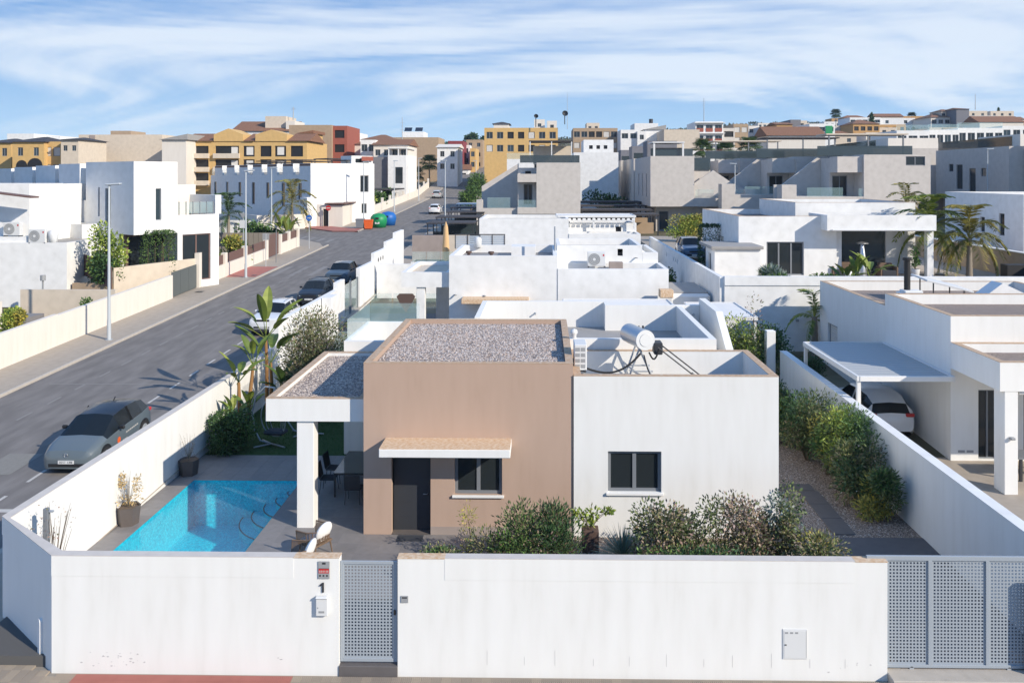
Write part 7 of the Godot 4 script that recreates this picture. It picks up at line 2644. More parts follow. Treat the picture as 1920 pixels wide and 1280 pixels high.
func middle_houses() -> void:
	var t := stair_house("greige house with a slanted shaded stair wall and dark glass roof rail, nearest the street", V(-0.9, 2.97, -103.0), 1.0, "greige houses with slanted stair walls")
	bxp(t, "pergola", "roof_dark", [-1.0, 4.5, 11.2, 11.35, -9.0, -4.0])
	for x in [-0.9, 1.8, 4.3]:
		bxp(t, "pergola_post", "frame_white", [x, x + 0.12, 8.5, 11.2, -4.1, -4.0])
	bxp(t, "roof_room", "beige", [-0.5, 4.4, 8.5, 10.8, -10.5, -8.0])
	# blue-white house behind it
	t = thing("white_house", "white house with a slanting shadow across its wall, between the two greige houses", "house")
	blk(t, "wall", 4.6, 11.5, -150.0, -132.0, 4.0, 13.5, "white_clean", [], {"par": 0.2})
	blk(t, "wall", 6.5, 11.4, -149.0, -140.0, 13.51, 15.8, "white_clean", [["f", 7.4, 8.0, 14.3, 14.9, "k"], ["f", 8.6, 9.2, 14.3, 14.9, "k"], ["f", 9.8, 10.4, 14.3, 14.9, "k"]], {"par": 0.2})
	blk(t, "wall", -6.0, 0.5, -150.0, -138.0, 4.0, 12.6, "white_clean", [["f", -5.2, -2.8, 8.6, 10.2, "w"], ["f", -1.6, 0.0, 10.6, 11.8, "w"]], {"par": 0.2})
	rail(t, -6.0, 0.5, 12.6, 13.6, -138.1, -138.05)
	bush("shrubs", "band of green shrubs between dark carports below the slanting-shadow wall", V(8.2, 3.4, -124.0), V(6.0, 4.0, 3.0), {"pals": ["green", "dark"], "n": 1100, "l": 0.45, "w": 0.16, "k": 10})
	for i in 4:
		t = thing("carport", ["dark carport roof between the greige houses, nearest", "dark carport roof between the greige houses, second", "dark carport roof between the greige houses, third", "dark carport roof between the greige houses, farthest"][i], "carport", V(9.0, 3.0 + i * 0.3, -100.0 - i * 6.0), 0.0, "dark carports between the greige houses")
		bxp(t, "roof", "roof_dark", [-4.4, 4.2, 2.3, 2.5, -2.4, 2.2])
		for x in [-4.2, 4.0]:
			bxp(t, "post", "frame_dark", [x, x + 0.15, 0.0, 2.3, 1.9, 2.05])
		bxp(t, "wall", "tan", [-4.3, 4.1, 0.0, 1.3, -2.3, -2.1])
	# second greige house with the gabled stair wall, and its two neighbours behind
	var labs := ["greige house with a white-framed roof pergola and a gabled stair wall", "shaded greige house directly behind the pergola house", "farthest shaded greige house in the row behind the pergola house"]
	for i in 3:
		var z := -106.7 - i * 20.0
		t = thing("stair_house", labs[i], "house", Vector3.ZERO, 0.0, "greige row receding from the pergola house")
		var ops := []
		for k in 3:
			ops.append(["l", z - 4.5 - k * 4.5, z - 3.7 - k * 4.5, 7.2, 10.2, "t"])
		blk(t, "wall", 13.3, 18.75, z - 18.2, z, 6.05, 12.35 + 0.1 * i, "greige", ops, {"par": 0.3})
		blk(t, "wall", 14.2, 18.7, z - 18.0, z - 1.8, 2.5, 6.04, "greige", [["f", 14.6, 15.8, 3.0, 5.4, "t"]], {"par": 0.0})
		blk(t, "wall", 13.6, 18.7, z - 19.99, z - 18.21, 2.5, 10.6, "greige", [], {"par": 0.0})
		if i == 0:
			blk(t, "wall", 18.76, 25.9, z - 12.0, z - 2.2, 2.5, 9.2, "greige", [["f", 19.0, 20.6, 7.2, 9.0, "k"]], {"par": 0.2})
			blk(t, "wall", 18.76, 21.2, z - 12.0, z - 2.4, 9.21, 12.2, "greige", [], {"par": 0.2})
			rail(t, 18.8, 21.2, 10.6, 12.2, z - 2.3, z - 2.25, "glass_smoke")
			var mb := MB.new()
			mb.prism(PackedVector2Array([Vector2(18.76, 6.05), Vector2(25.9, 6.05), Vector2(25.9, 7.9), Vector2(23.8, 8.9), Vector2(21.3, 10.6), Vector2(19.3, 9.2), Vector2(18.76, 8.8)]), z - 1.3, z - 1.0)
			part(t, "stair_wall", mb, M.greige)
			bxp(t, "wall", "greige", [18.76, 25.9, 6.05, 7.1, z - 0.99, z])
			rail(t, 18.9, 21.2, 7.1, 8.2, z - 0.1, z - 0.06)
			rail(t, 21.7, 24.9, 7.1, 8.2, z - 0.1, z - 0.06)
			bxp(t, "pier", "greige", [25.0, 26.3, 2.5, 8.2, z - 0.99, z + 0.05])
			for x in [13.7, 17.3]:
				bxp(t, "pergola_post", "frame_white", [x, x + 0.22, 12.35, 14.0, z - 0.5, z - 0.3])
			bxp(t, "pergola", "frame_white", [13.6, 17.6, 14.0, 14.15, z - 5.0, z - 0.2])
			bxp(t, "awning", "roof_dark", [13.9, 17.3, 13.3, 13.4, z - 4.8, z - 0.6])
		rail(t, 13.4, 18.7, 12.35, 13.3, z - 0.8, z - 0.75, "glass_smoke")
		bxp(t, "roof_room", "slate_wall", [14.0, 18.0, 12.2, 14.6, z - 14.0, z - 9.0])
	# three units with parallel slanted stair walls on the right
	var names := ["greige house with an open dark balcony, nearest of the three slanted-wall houses on the right", "middle one of the three slanted-wall greige houses on the right", "left and farthest of the three slanted-wall greige houses on the right"]
	for i in 3:
		var x0 := 32.3 - i * 4.6
		var z := -94.0 - i * 9.5
		t = thing("stair_house", names[i], "house", Vector3.ZERO, 0.0, "three slanted-wall houses on the right")
		blk(t, "wall", x0 + 2.75, x0 + 10.0, z - 9.0, z, 7.0, 12.2, "greige", [["f", x0 + 7.3, x0 + 9.4, 11.0, 12.0, "w"]] if i == 0 else [], {"par": 0.15})
		blk(t, "wall", x0 + 0.01, x0 + 10.0, z - 9.0, z - 3.0, 2.5, 11.9, "greige", [["f", x0 + 0.3, x0 + 2.0, 7.6, 9.9, "g"], ["f", x0 + 4.0, x0 + 5.0, 7.6, 9.8, "k"]], {"par": 0.1})
		bxp(t, "wall", "greige", [x0, x0 + 2.74, 10.25, 12.0, z - 2.99, z - 0.4])
		bxp(t, "wall", "greige", [x0 - 5.0, x0 + 4.9, 2.5, 7.6, z - 2.99, z - 0.02])
		rail(t, x0 + 2.2, x0 + 4.9, 7.6, 8.5, z - 0.15, z - 0.1)
		rail(t, x0 - 3.4, x0 + 0.5, 7.6, 8.6, z - 0.15, z - 0.1)
		var mb := MB.new()
		mb.prism(PackedVector2Array([Vector2(x0 - 5.2, 2.5), Vector2(x0, 2.5), Vector2(x0, 11.9), Vector2(x0 - 0.4, 12.0), Vector2(x0 - 4.4, 8.85), Vector2(x0 - 5.4, 8.85)]), z - 6.6, z - 6.2)
		part(t, "stair_wall", mb, M.greige)
		bxp(t, "pier", "greige", [x0 - 6.2, x0 - 4.6, 2.5, 8.9, z - 2.0, z + 0.02])
		rail(t, x0 - 1.0, x0 + 9.8, 12.2, 13.3, z - 4.2, z - 4.15, "glass_smoke")
		for x in [0.5, 5.0, 9.0]:
			bxp(t, "pergola_post", "frame_grey", [x0 + x, x0 + x + 0.15, 11.9, 14.6, z - 5.0, z - 4.85])
		bxp(t, "pergola", "beige" if i != 1 else "roof_dark", [x0 + 0.2, x0 + 9.6, 14.6, 14.75, z - 8.5, z - 4.7])
	# shaded row at the right edge
	var rl := ["long greige house wall in shade with tall narrow windows, right of the feather palms", "greige house wall in shade at the right edge, behind the blue-shaded house", "greige house behind the long shaded wall, its roof terrace railed with dark glass"]
	var rz := [[52.0, -114.0, -96.2, 13.2], [53.6, -96.0, -78.0, 13.0], [44.5, -136.0, -116.0, 13.6]]
	for i in 3:
		var q: Array = rz[i]
		t = thing("greige_house", rl[i], "house", Vector3.ZERO, 0.0, "shaded greige row at the right edge")
		var ops := []
		if i == 0:
			ops = [["l", -110.4, -109.2, 10.4, 11.4, "t"], ["l", -108.4, -106.8, 8.2, 11.3, "t"], ["l", -105.2, -103.6, 7.8, 10.8, "t"], ["l", -102.4, -101.2, 9.8, 10.8, "t"]]
		elif i == 1:
			ops = [["l", -93.0, -91.4, 7.2, 10.4, "t"], ["l", -89.0, -87.6, 7.2, 10.4, "t"]]
		blk(t, "wall", q[0], q[0] + 12.0, q[1], q[2], 7.0, q[3], "greige", ops, {"par": 0.3})
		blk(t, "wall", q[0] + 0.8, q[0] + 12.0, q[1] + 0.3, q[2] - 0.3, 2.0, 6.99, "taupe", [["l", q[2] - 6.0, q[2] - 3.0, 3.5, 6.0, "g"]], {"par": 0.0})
		rail(t, q[0] + 0.3, q[0] + 0.35, q[3], q[3] + 1.1, q[1], q[2], "glass_smoke")
		bxp(t, "roof_room", "white_warm", [q[0] + 4.0, q[0] + 11.0, q[3], q[3] + 1.6, q[1] + 3.0, q[2] - 5.0])
	palm("dark fan palm beside the pergola house, leftmost of three", V(28.0, 5.0, -150.0), 9.4, "fan", "green", 24, 2.3, "three fan palms behind the greige houses")
	palm("dark fan palm, middle of the three behind the greige houses", V(31.7, 5.0, -150.0), 9.0, "fan", "green", 24, 2.2, "three fan palms behind the greige houses")
	palm("dark fan palm, rightmost and fullest of the three", V(35.9, 5.0, -150.0), 9.5, "fan", "green", 28, 2.5, "three fan palms behind the greige houses")
	t = thing("white_house", "white two-storey house wall behind the three fan palms", "house")
	blk(t, "wall", 24.0, 36.0, -175.0, -160.0, 4.0, 14.6, "white_clean", [["f", 27.5, 28.6, 10.4, 12.0, "w"], ["f", 33.4, 34.4, 6.4, 7.8, "w"]], {"par": 0.2})
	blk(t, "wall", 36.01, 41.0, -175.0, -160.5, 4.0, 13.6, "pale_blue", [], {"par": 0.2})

# ------------------------------------------------------------------ the town on the hill
# name, label, x0, x1, eaves, lowest visible, z, depth, material, options
const TOWN := [
	["villa", "yellow villa with arched porches and a dark hipped roof at the far left", -88.2, -82.9, 15.5, 12.0, -140.0, 10, "yellow", {"win": [2, 1, 0.9, 1.4], "roof": "hip", "rm": "roof_dark", "arch": 2}],
	["villa", "yellow house edge with a brown tiled eave at the very left, behind the arched villa", -96.9, -92.2, 15.6, 12.1, -146.0, 10, "yellow", {"roof": "hip", "rm": "roof_dark", "win": [2, 1, 0.9, 1.4]}],
	["house", "yellow two-storey house with a white shutter, right of the arched villa", -83.6, -80.6, 15.6, 12.0, -141.0, 9, "yellow", {"win": [2, 2, 1.2, 1.5], "kind": "s"}],
	["house", "narrow yellow house with a small dark hipped roof and round windows", -79.5, -76.6, 15.8, 11.8, -139.0, 9, "beige", {"win": [2, 1, 0.7, 0.9], "roof": "hip", "rm": "roof_dark"}],
	["house", "white flat-roofed house peeking over the arched yellow villa", -112.0, -106.4, 18.7, 16.7, -176.0, 10, "white_clean", {}],
	["house", "small white house peeking between the two dark hipped roofs", -106.1, -103.1, 18.4, 16.9, -180.0, 10, "white_clean", {}],
	["warehouse", "long blank beige building with one dark vertical strip", -83.7, -68.6, 17.3, 12.2, -152.0, 16, "beige", {"strip": 1, "par": 0.2}],
	["roof_hut", "small brownish box standing on the long beige building's roof", -81.0, -77.2, 18.3, 17.2, -158.0, 6, "tan", {"win": [1, 1, 1.0, 0.8]}],
	["house", "pale grey gable-end house with a one-sided sloping roof", -65.9, -61.7, 16.1, 12.1, -146.0, 12, "white_warm", {"roof": "shed", "rm": "roof_grey"}],
	["apartment_block", "white apartment house with a terracotta roof behind the yellow balcony block", -69.8, -56.7, 19.9, 18.0, -190.0, 14, "white_clean", {"roof": "gable", "rm": "roof_tile", "win": [6, 1, 1.2, 1.4]}],
	["stair_tower", "cream stair tower standing on the terracotta-roofed block", -63.1, -58.4, 23.4, 20.0, -192.0, 8, "beige", {"par": 0.6}],
	["house", "cream roof house right of the cream stair tower", -58.1, -56.1, 22.3, 18.0, -191.0, 8, "white_warm", {}],
	["apartment_block", "large blank brown-grey gable building", -51.7, -43.0, 20.2, 16.1, -172.0, 16, "tan", {"par": 0.3}],
	["apartment_block", "narrow red and orange building with a recessed balcony", -43.2, -40.1, 20.1, 15.9, -173.0, 12, "brick_red", {"win": [1, 2, 2.0, 1.6], "kind": "k"}],
	["house", "small yellow house with a brown lean-to roof below the brown-grey gable", -46.2, -43.8, 17.9, 16.1, -160.0, 8, "yellow", {"roof": "shed", "rm": "roof_tile"}],
	["house", "white house with one wide dark window beside the red and orange building", -47.3, -44.6, 20.3, 18.3, -205.0, 10, "white_clean", {"win": [1, 1, 4.0, 1.2]}],
	["house", "house with a wide dark brown hipped roof in the middle of the left skyline", -41.8, -34.5, 18.2, 16.4, -195.0, 14, "white_warm", {"roof": "hip", "rm": "roof_tile"}],
	["house", "low house with a red tiled roof left of the dark hipped roof", -41.8, -37.9, 16.6, 15.5, -180.0, 12, "white_warm", {"roof": "gable", "rm": "roof_tile"}],
	["house", "white block with roof terraces below the dark hipped roof", -36.7, -33.7, 17.1, 14.1, -170.0, 10, "white_clean", {"win": [2, 1, 1.2, 1.4]}],
	["house", "long low house with a deep red tiled roof", -33.7, -26.9, 16.0, 14.1, -168.0, 12, "white_warm", {"roof": "gable", "rm": "roof_tile", "win": [4, 1, 1.0, 1.2]}],
	["warehouse", "long low grey-brown building with white roof boxes", -39.8, -27.9, 20.1, 17.5, -225.0, 14, "tan", {"par": 0.3}],
	["roof_hut", "white roof room with two dark solar panels on the grey-brown building", -38.2, -32.4, 21.8, 20.2, -229.0, 8, "white_clean", {"solar": 2}],
	["house", "white house with a pale gabled roof above the red villa", -25.1, -20.3, 16.6, 12.9, -200.0, 12, "white_clean", {"roof": "gable", "rm": "white_warm", "win": [2, 2, 1.0, 1.3]}],
	["house", "crimson house beside the steep end of the street", -26.6, -22.4, 19.6, 13.7, -236.0, 12, "crimson", {"win": [2, 2, 1.2, 1.4]}],
	["house", "narrow white house on the right of the steep street", -23.4, -21.4, 18.8, 12.9, -246.0, 12, "white_clean", {"win": [1, 2, 1.0, 1.4]}],
	["house", "narrow bright yellow house on the right of the steep street", -20.7, -19.1, 17.6, 12.5, -238.0, 12, "yellow", {"win": [1, 2, 1.0, 1.4]}],
	["house", "plain tan house rising behind the narrow yellow house", -23.0, -18.1, 20.6, 12.7, -252.0, 14, "tan", {"win": [2, 3, 1.0, 1.2]}],
	["apartment_block", "big yellow apartment block with small windows and recessed balconies", -13.3, 3.1, 20.6, 13.2, -190.0, 18, "yellow", {"win": [7, 2, 1.4, 1.5], "par": 0.6, "mix": true}],
	["roof_hut", "whitish roof rooms with chimneys on the yellow apartment block", -2.2, 0.2, 22.6, 20.4, -192.0, 8, "white_warm", {"win": [1, 1, 0.8, 0.8]}],
	["roof_hut", "pale roof room at the right end of the yellow apartment block", 0.7, 2.9, 22.3, 20.4, -192.0, 8, "white_warm", {"win": [1, 1, 0.8, 0.8]}],
	["roof_hut", "dark pyramid-roofed roof room on the yellow apartment block", -11.5, -8.1, 21.8, 20.6, -195.0, 8, "white_warm", {"roof": "hip", "rm": "roof_dark"}],
	["apartment_block", "tan brick apartment block with balcony bands left of the white cube houses", 7.7, 19.4, 22.5, 16.3, -225.0, 16, "tan", {"win": [6, 3, 1.6, 1.5], "mix": true}],
	["roof_hut", "pinkish roof house above the tan brick apartment block", 11.6, 15.1, 24.3, 22.6, -232.0, 8, "beige", {"win": [2, 1, 0.8, 0.8]}],
	["house", "white cube house with two small square windows", 19.3, 23.6, 21.5, 17.9, -215.0, 12, "white_clean", {"win": [2, 1, 1.6, 1.3]}],
	["house", "narrow white house with two stacked windows, right of the white cube", 23.4, 25.6, 21.1, 18.1, -214.0, 10, "white_clean", {"win": [1, 2, 1.0, 1.2]}],
	["house", "white flat-roofed house on the skyline with a dark water tank", 26.5, 33.4, 25.3, 22.6, -250.0, 12, "white_clean", {"tank": 1}],
	["house", "white shed-roofed house casting a slanting shadow on the slope", 25.8, 30.7, 21.7, 18.0, -218.0, 10, "white_clean", {"roof": "shed", "rm": "roof_grey"}],
	["warehouse", "long blank cream building below the red and white balcony block", 28.8, 37.3, 21.0, 17.8, -205.0, 14, "beige", {"par": 0.3}],
	["apartment_block", "red and white apartment block with wide red blinds", 41.6, 49.2, 24.8, 19.2, -235.0, 14, "white_clean", {"win": [3, 3, 1.9, 1.8], "kind": "r", "slab": true}],
	["apartment_block", "cream and grey balcony block right of the red and white one", 50.2, 53.5, 23.3, 19.4, -240.0, 12, "greige", {"win": [1, 3, 2.6, 1.6], "kind": "k"}],
	["apartment_block", "tan apartment block with white window bands", 53.6, 57.7, 24.6, 20.1, -242.0, 14, "tan", {"win": [2, 3, 1.6, 1.5], "kind": "s"}],
	["house", "white house with a dark low window, right of the tan block", 62.6, 65.9, 25.2, 21.9, -262.0, 12, "white_warm", {"win": [2, 2, 1.2, 1.2]}],
	["house", "blue-grey gabled house with a white front", 64.1, 69.5, 24.4, 22.2, -255.0, 12, "pale_blue", {"win": [2, 1, 1.0, 1.0]}],
	["house", "ochre house with a brown roof on the skyline", 74.7, 79.7, 26.4, 23.5, -275.0, 12, "ochre", {"roof": "gable", "rm": "roof_tile", "win": [2, 1, 1.0, 1.2]}],
	["house", "tall dark grey house wall beside the ochre house", 82.0, 85.4, 28.6, 24.0, -285.0, 12, "slate_wall", {}],
	["house", "pale yellow house half hidden by the dark grey wall", 85.8, 89.0, 28.6, 24.3, -290.0, 12, "beige", {"win": [1, 2, 1.0, 1.2]}],
	["house", "white two-storey house with a big green blind", 74.3, 81.4, 24.5, 21.8, -240.0, 14, "white_clean", {"win": [3, 1, 1.6, 1.3], "green": 1}],
	["house", "long low building with a brown tiled roof behind the slanted stair walls", 51.3, 64.3, 19.1, 18.1, -196.0, 12, "white_warm", {"roof": "gable", "rm": "roof_tile"}],
	["house", "orange brick house with dark balconies under the skyline villa", 108.1, 117.3, 28.1, 24.8, -300.0, 14, "ochre", {"win": [4, 2, 1.6, 1.5], "kind": "k", "roof": "hip", "rm": "roof_tile"}],
	["villa", "wide white flat villa on the skyline above the orange brick house", 123.0, 135.3, 33.4, 30.0, -345.0, 14, "white_clean", {"win": [5, 1, 2.0, 1.2]}],
	["house", "white terraced house with a glass-railed roof, left of the long white villa row", 61.6, 67.3, 17.8, 16.0, -150.0, 12, "white_clean", {"rail": 1, "win": [3, 1, 1.6, 1.6]}],
	["house", "long white modern villa with glass railings under the hill", 69.4, 74.9, 18.2, 16.2, -155.0, 12, "white_clean", {"rail": 1, "win": [4, 1, 2.2, 1.6]}],
	["house", "white modern villa block right of the long white one", 77.0, 85.4, 18.8, 16.2, -160.0, 14, "white_clean", {"rail": 1, "win": [5, 1, 2.4, 1.6]}],
	["villa", "big cream hilltop villa with a stepped brown roof", 148.6, 158.7, 32.4, 27.4, -330.0, 16, "white_warm", {"win": [4, 2, 1.8, 1.5], "roof": "hip", "rm": "roof_tile"}],
	["roof_hut", "upper storey of brown and cream on the hilltop villa", 154.0, 159.3, 35.0, 32.4, -333.0, 10, "beige", {"win": [3, 1, 1.2, 1.2], "roof": "hip", "rm": "roof_tile"}],
	["tower_house", "dark grey tower house with a brown roof on the hilltop", 155.9, 160.7, 35.2, 27.6, -325.0, 14, "slate_wall", {"roof": "hip", "rm": "roof_tile"}],
	["house", "blank beige hilltop building right of the dark tower house", 167.9, 175.2, 35.6, 31.3, -340.0, 14, "beige", {"win": [2, 1, 1.0, 1.0]}],
	["house", "beige hilltop house behind the dark cypress", 181.7, 191.1, 36.3, 31.5, -350.0, 14, "beige", {"win": [3, 1, 1.0, 1.0]}],
	["house", "long house with a brown tiled roof below the hilltop", 146.9, 161.6, 28.0, 26.0, -290.0, 12, "white_warm", {"roof": "gable", "rm": "roof_tile"}],
	["house", "white flat house at the right edge under the brown tiled roof", 106.5, 113.2, 21.5, 18.3, -200.0, 12, "white_clean", {"win": [3, 1, 1.6, 1.4]}],
]

func town() -> void:
	for r in TOWN:
		town_house(r[0], r[1], r[2], r[3], r[4], r[6], r[7], r[8], r[9])
	fillers()
	hill_plants()

func town_house(called: String, label: String, x0: float, x1: float, y1: float, z: float, depth: float, m: String, o: Dictionary, group := "") -> Node3D:
	var cat: String = {"apartment_block": "apartment block", "roof_hut": "roof room", "stair_tower": "tower", "warehouse": "building", "tower_house": "house", "villa": "villa"}.get(called, "house")
	var t := thing(called, label, cat, Vector3.ZERO, 0.0, group)
	var low: float = hill((x0 + x1) / 2, z) - 2.0
	if called in ["roof_hut", "stair_tower"]:
		low = y1 - (3.5 if called == "roof_hut" else 6.0)
	var y0: float = minf(low, y1 - 2.0)
	var ops := []
	if o.has("win"):
		var w: Array = o.win
		var k: String = o.get("kind", "w")
		for j in int(w[1]):
			for i in int(w[0]):
				var cx: float = x0 + (x1 - x0) * (i + 0.5) / w[0]
				var top: float = y1 - 0.9 - j * 2.9
				var kk := k
				if o.get("mix", false):
					kk = ["w", "k", "w", "s", "k"][(i * 2 + j * 3) % 5]
				if k == "r":
					kk = "w"
				var ww: float = minf(w[2], (x1 - x0) / w[0] * 0.8)
				if top - w[3] > y0 + 0.3:
					ops.append(["f", cx - ww / 2, cx + ww / 2, top - w[3], top, kk])
	blk(t, "wall", x0, x1, z - depth, z, y0, y1, m, ops, {"par": o.get("par", 0.4) if not o.has("roof") else 0.0, "roof": "roof_grey"})
	if o.get("kind", "") == "r":
		for q in ops:
			bxp(t, "blind", "brick_red", [q[1], q[2], q[3] - 0.1, q[3] + 0.9, z + 0.05, z + 0.12])
		for j in 3:
			bxp(t, "balcony_slab", "frame_white", [x0 - 0.4, x1 + 0.4, y1 - 0.4 - j * 2.9, y1 - 0.2 - j * 2.9, z + 0.01, z + 0.9])
	if o.has("green"):
		bxp(t, "blind", "green_plastic", [x1 - 2.6, x1 - 0.7, y1 - 2.8, y1 - 0.6, z + 0.02, z + 0.2])
	if o.has("strip"):
		bxp(t, "dark_strip", "taupe", [x0 + 2.0, x0 + 3.0, y0, y1 - 0.1, z + 0.01, z + 0.1])
	if o.has("rail"):
		rail(t, x0, x1, y1, y1 + 1.0, z - 0.2, z - 0.15)
	if o.has("tank"):
		var mb := MB.new()
		mb.tube([V(x1 - 1.6, y1, z - 4), V(x1 - 1.6, y1 + 1.5, z - 4)], 0.6, 10)
		part(t, "water_tank", mb, M.frame_dark)
	if o.has("solar"):
		for i in 2:
			var mb := MB.new()
			mb.xf = Transform3D(Basis(Vector3.RIGHT, 0.6) , V(x0 + (x1 - x0) * (0.25 + 0.5 * i), y1 + 0.7, z - 1.5))
			mb.cbox(-1.0, 1.0, -0.05, 0.05, -0.9, 0.9, 0.01)
			part(t, "solar_panel", mb, M.solar)
	if o.has("arch"):
		var mb := MB.new()
		for i in 2:
			var cx: float = x0 + (x1 - x0) * (0.3 + 0.42 * i)
			var rr: float = 0.9 + 0.35 * i
			var p := PackedVector2Array([Vector2(cx + rr, y1 - 5.4), Vector2(cx - rr, y1 - 5.4)])
			p = PackedVector2Array()
			for k in 9:
				p.append(Vector2(cx + cos(PI * k / 8) * rr, y1 - 3.9 + sin(PI * k / 8) * rr))
			p.append(Vector2(cx - rr, y1 - 5.6))
			p.append(Vector2(cx + rr, y1 - 5.6))
			mb.prism(p, z + 0.01, z + 0.1)
		part(t, "arched_opening", mb, M.black)
	if o.has("roof"):
		var mb := MB.new()
		var e := 0.4
		var a := V(x0 - e, y1 + 0.02, z + e)
		var b := V(x1 + e, y1 + 0.02, z + e)
		var c := V(x1 + e, y1 + 0.02, z - depth - e)
		var d := V(x0 - e, y1 + 0.02, z - depth - e)
		var h: float = minf(x1 - x0, depth) * 0.2
		match o.roof:
			"hip":
				var w: float = minf(x1 - x0, depth) * 0.42
				var p0 := V(x0 + w, y1 + h, z - depth / 2)
				var p1 := V(x1 - w, y1 + h, z - depth / 2)
				mb.quad(a, b, p1, p0)
				mb.quad(c, d, p0, p1)
				mb.tri(b, c, p1)
				mb.tri(d, a, p0)
			"gable":
				var p0 := V(x0 - e, y1 + h, z - depth / 2)
				var p1 := V(x1 + e, y1 + h, z - depth / 2)
				mb.quad(a, b, p1, p0)
				mb.quad(c, d, p0, p1)
				mb.tri(b, c, p1)
				mb.tri(d, a, p0)
			"shed":
				var p0 := V(x1 + e, y1 + h * 1.2, z + e)
				var p1 := V(x1 + e, y1 + h * 1.2, z - depth - e)
				mb.quad(a, p0, p1, d)
				mb.tri(a, b, p0)
				mb.quad(b, c, p1, p0)
				mb.tri(c, d, p1)
		mb.quad(d, c, b, a)
		part(t, "roof", mb, M[o.rm])
	return t

func fillers() -> void:
	# small houses stepping up the slope, too far to show more than walls, roof and windows
	var cols := ["white_warm", "beige", "white_clean", "tan", "greige", "ochre", "white_clean", "beige"]
	var says := {"white_warm": "off-white", "beige": "beige", "white_clean": "white", "tan": "brown", "greige": "greige", "ochre": "ochre"}
	var order := ["first", "second", "third", "fourth", "fifth", "sixth", "seventh", "eighth", "ninth", "tenth", "eleventh", "twelfth", "thirteenth", "fourteenth", "fifteenth", "sixteenth", "seventeenth", "eighteenth", "nineteenth", "twentieth", "twenty-first", "twenty-second"]
	var rows := [[262.0, 8.0, 140.0, 20, "lowest"], [300.0, 14.0, 175.0, 22, "second"], [345.0, 20.0, 205.0, 22, "third"], [395.0, 24.0, 235.0, 22, "fourth"], [460.0, 30.0, 285.0, 22, "topmost"]]
	for r in rows:
		for i in int(r[3]):
			var x: float = lerpf(r[1], r[2], (i + rng.randf_range(0.1, 0.7)) / r[3])
			var z: float = -r[0] + rng.randf_range(-14.0, 14.0)
			var w := rng.randf_range(6.0, 15.0)
			var y: float = hill(x, z) + rng.randf_range(2.6, 6.6)
			var c: String = cols[rng.randi_range(0, 7)]
			var o := {"win": [rng.randi_range(2, 4), rng.randi_range(1, 2), 1.3, 1.3]}
			if rng.randf() < 0.35:
				o.roof = ["gable", "hip"][rng.randi_range(0, 1)]
				o.rm = "roof_tile"
			town_house("house", "small %s house, %s from the left in the %s row of houses on the hillside" % [says[c], order[i], r[4]], x - w / 2, x + w / 2, y, z, rng.randf_range(7.0, 11.0), c, o, "small houses on the hillside")
	# left of the street, low roofs behind the long townhouse row
	for i in 5:
		var x := -62.0 + i * 8.5
		var c: String = ["white_warm", "tan", "white_clean", "beige", "white_clean"][i]
		town_house("house", "low %s house, %s of the roofs glimpsed between the yellow block and the red villa" % [says[c], order[i]], x, x + 7.5, 11.6 + (i % 2) * 1.2, -215.0 - i * 4.0, 9.0, c, {"roof": "gable", "rm": "roof_tile", "win": [3, 1, 1.2, 1.2]}, "low roofs behind the townhouse row")

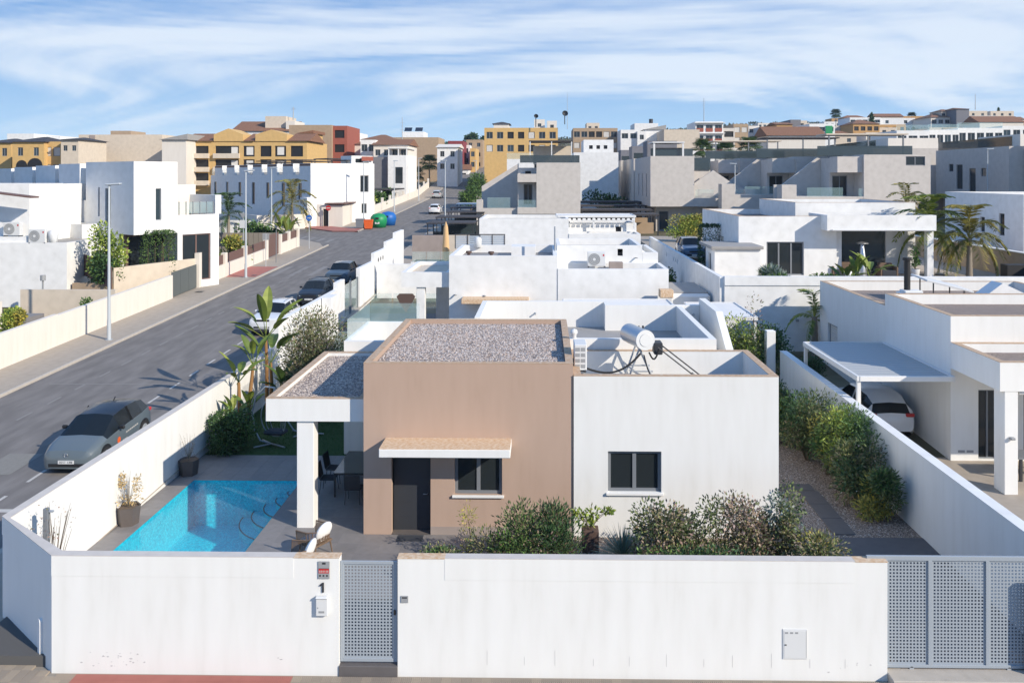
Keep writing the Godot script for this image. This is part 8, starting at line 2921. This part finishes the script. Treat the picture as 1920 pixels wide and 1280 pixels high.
func hill_plants() -> void:
	# scrub: one mass of far-off bushes on the slope
	var mb := MB.new()
	for k in 26:
		mb.tint = Color(1, 1, 1)
		var d := rv().normalized()
		d.y = absf(d.y)
		mb.leaf(V(d.x * 0.8, d.y * 0.8, d.z * 0.8), (d + rv()).normalized(), rv().normalized(), 0.8, 0.5)
	var mm := MultiMesh.new()
	mm.transform_format = MultiMesh.TRANSFORM_3D
	mm.use_colors = true
	mm.mesh = mb.mesh()
	mm.instance_count = 1500
	for i in 1500:
		var z := rng.randf_range(-640.0, -255.0)
		var x: float = rng.randf_range(-0.12, 0.62) * -z
		var s := rng.randf_range(0.8, 2.6)
		mm.set_instance_transform(i, Transform3D(Basis(UP, rng.randf() * TAU).scaled(V(s, s * 0.9, s)), V(x, hill(x, z), z)))
		var c: Color = [Color(0.06, 0.08, 0.035), Color(0.09, 0.10, 0.045), Color(0.15, 0.13, 0.07)][rng.randi_range(0, 2)]
		mm.set_instance_color(i, c)
	var o := MultiMeshInstance3D.new()
	o.multimesh = mm
	o.material_override = M.leaf
	o.name = numbered(self, "scrub")
	add_child(o)
	tag(stuff(o), "dry scrub scattered over the far hillside", "scrub")
	var P := [["dark rounded pine, tallest of the clump on the skyline left of the yellow block", -36.0, -420.0, 9.0, 10.0], ["dark pine right of the tallest one in the skyline clump", -28.0, -418.0, 8.0, 9.0], ["low dark pine at the left of the skyline clump", -46.0, -425.0, 8.0, 6.0], ["small dark pine farther left on the skyline", -58.0, -430.0, 9.0, 5.5], ["dark pine between the clump and the yellow block", -18.0, -415.0, 9.0, 7.0]]
	for p in P:
		tree("pine_tree", p[0], V(p[1], hill(p[1], p[2]) - 1.0, p[2]), p[4] * 0.45, V(p[3], p[4] * 0.6, p[3]), {"pal": "dark", "n": 900, "l": 1.2, "w": 0.6, "r": 0.3}, "pines on the skyline")
	for p in [["tall dark round-headed palm on the skyline above the green-blind house", 143.0, -420.0, 41.0, 3.0], ["dark round-headed palm on the skyline left of the hilltop villa", 180.0, -420.0, 39.5, 2.8]]:
		palm(p[0], V(p[1], hill(p[1], p[2]) - 1.0, p[2]), p[3] - hill(p[1], p[2]), "fan", "dark", 30, p[4], "round-headed palms on the skyline")
	for p in [["slim dark cypress on the hilltop before the beige houses", 205.0, -388.0, 10.5], ["small dark cypress on the skyline left of the hilltop villa", 132.0, -380.0, 7.0], ["dark conifer beside the white skyline villa", 126.0, -330.0, 10.0]]:
		var t := thing("cypress", p[0], "cypress", V(p[1], hill(p[1], p[2]) - 1.0, p[2]), 0.0, "cypresses on the skyline")
		mb = MB.new()
		mb.tube([V(0, 0, 0), V(0, p[3] * 0.9, 0)], [0.3, 0.05], 6, false)
		part(t, "trunk", mb, M.bark)
		mb = MB.new()
		var cl := []
		for k in 7:
			var u := k / 6.0
			cl.append([V(0, p[3] * (0.14 + 0.8 * u), 0), V(1.5 * sin(PI * (0.2 + 0.72 * u)), p[3] * 0.12, 1.5 * sin(PI * (0.2 + 0.72 * u)))])
		leaves(mb, cl, 700, 0.9, 0.4, "dark", -0.6)
		stuff(part(t, "crown", mb, M.leaf))
	# roof aerials and dishes that stand against the sky
	for p in [["satellite dish on the yellow block's right roof room", 4.6, 23.2, -189.0, 0.95], ["satellite dish at the left of the yellow block's roof rooms", -1.8, 22.6, -189.0, 0.7]]:
		mb = MB.new()
		mb.xf = Transform3D(Basis(Vector3.RIGHT, 1.2) * Basis(V(0, 0, 1), 0.2), Vector3.ZERO)
		mb.lathe([Vector2(0.01, 0.1), Vector2(0.6 * p[4] * 0.8, 0.28), Vector2(p[4] * 0.7, 0.6)], 16)
		mb.xf = Transform3D.IDENTITY
		mb.tube([V(0, -2.2, 0), V(0, 0.1, 0)], 0.1, 6)
		single("satellite_dish", p[0], "satellite dish", mb, M.frame_dark, V(p[1], p[2] + 0.3, p[3]), 20.0, "satellite dishes on the yellow block")
	for p in [["thin tall mast on the skyline above the brown-grey roofs", -37.5, 10.0, -225.0, 15.5], ["thick pole mast on the red and white block", 44.5, 22.5, -238.0, 9.0], ["tall thin aerial on the dark hilltop tower house", 163.5, 35.0, -326.0, 6.0], ["thin aerial on the cream stair tower", -57.0, 22.6, -193.0, 3.0], ["lattice mast faint on the skyline right of the yellow block", 11.5, 33.0, -420.0, 18.0]]:
		mb = MB.new()
		mb.tube([V(0, 0, 0), V(0, p[4], 0)], [0.16, 0.07], 6)
		for k in 3:
			mb.bar(V(-0.5, p[4] * (0.9 - 0.06 * k), 0), V(0.5, p[4] * (0.9 - 0.06 * k), 0), 0.05, 0.05)
		single("aerial_mast", p[0], "mast", mb, M.galva, V(p[1], p[2], p[3]))

func _ready() -> void:
	rng.seed = 20
	camera_and_light()
	materials()
	setting()
	front_wall()
	villa_near()
	garden()
	near_plants()
	furniture()
	across_street()
	right_house()
	villas_behind()
	middle_houses()
	cars()
	street_things()
	town()
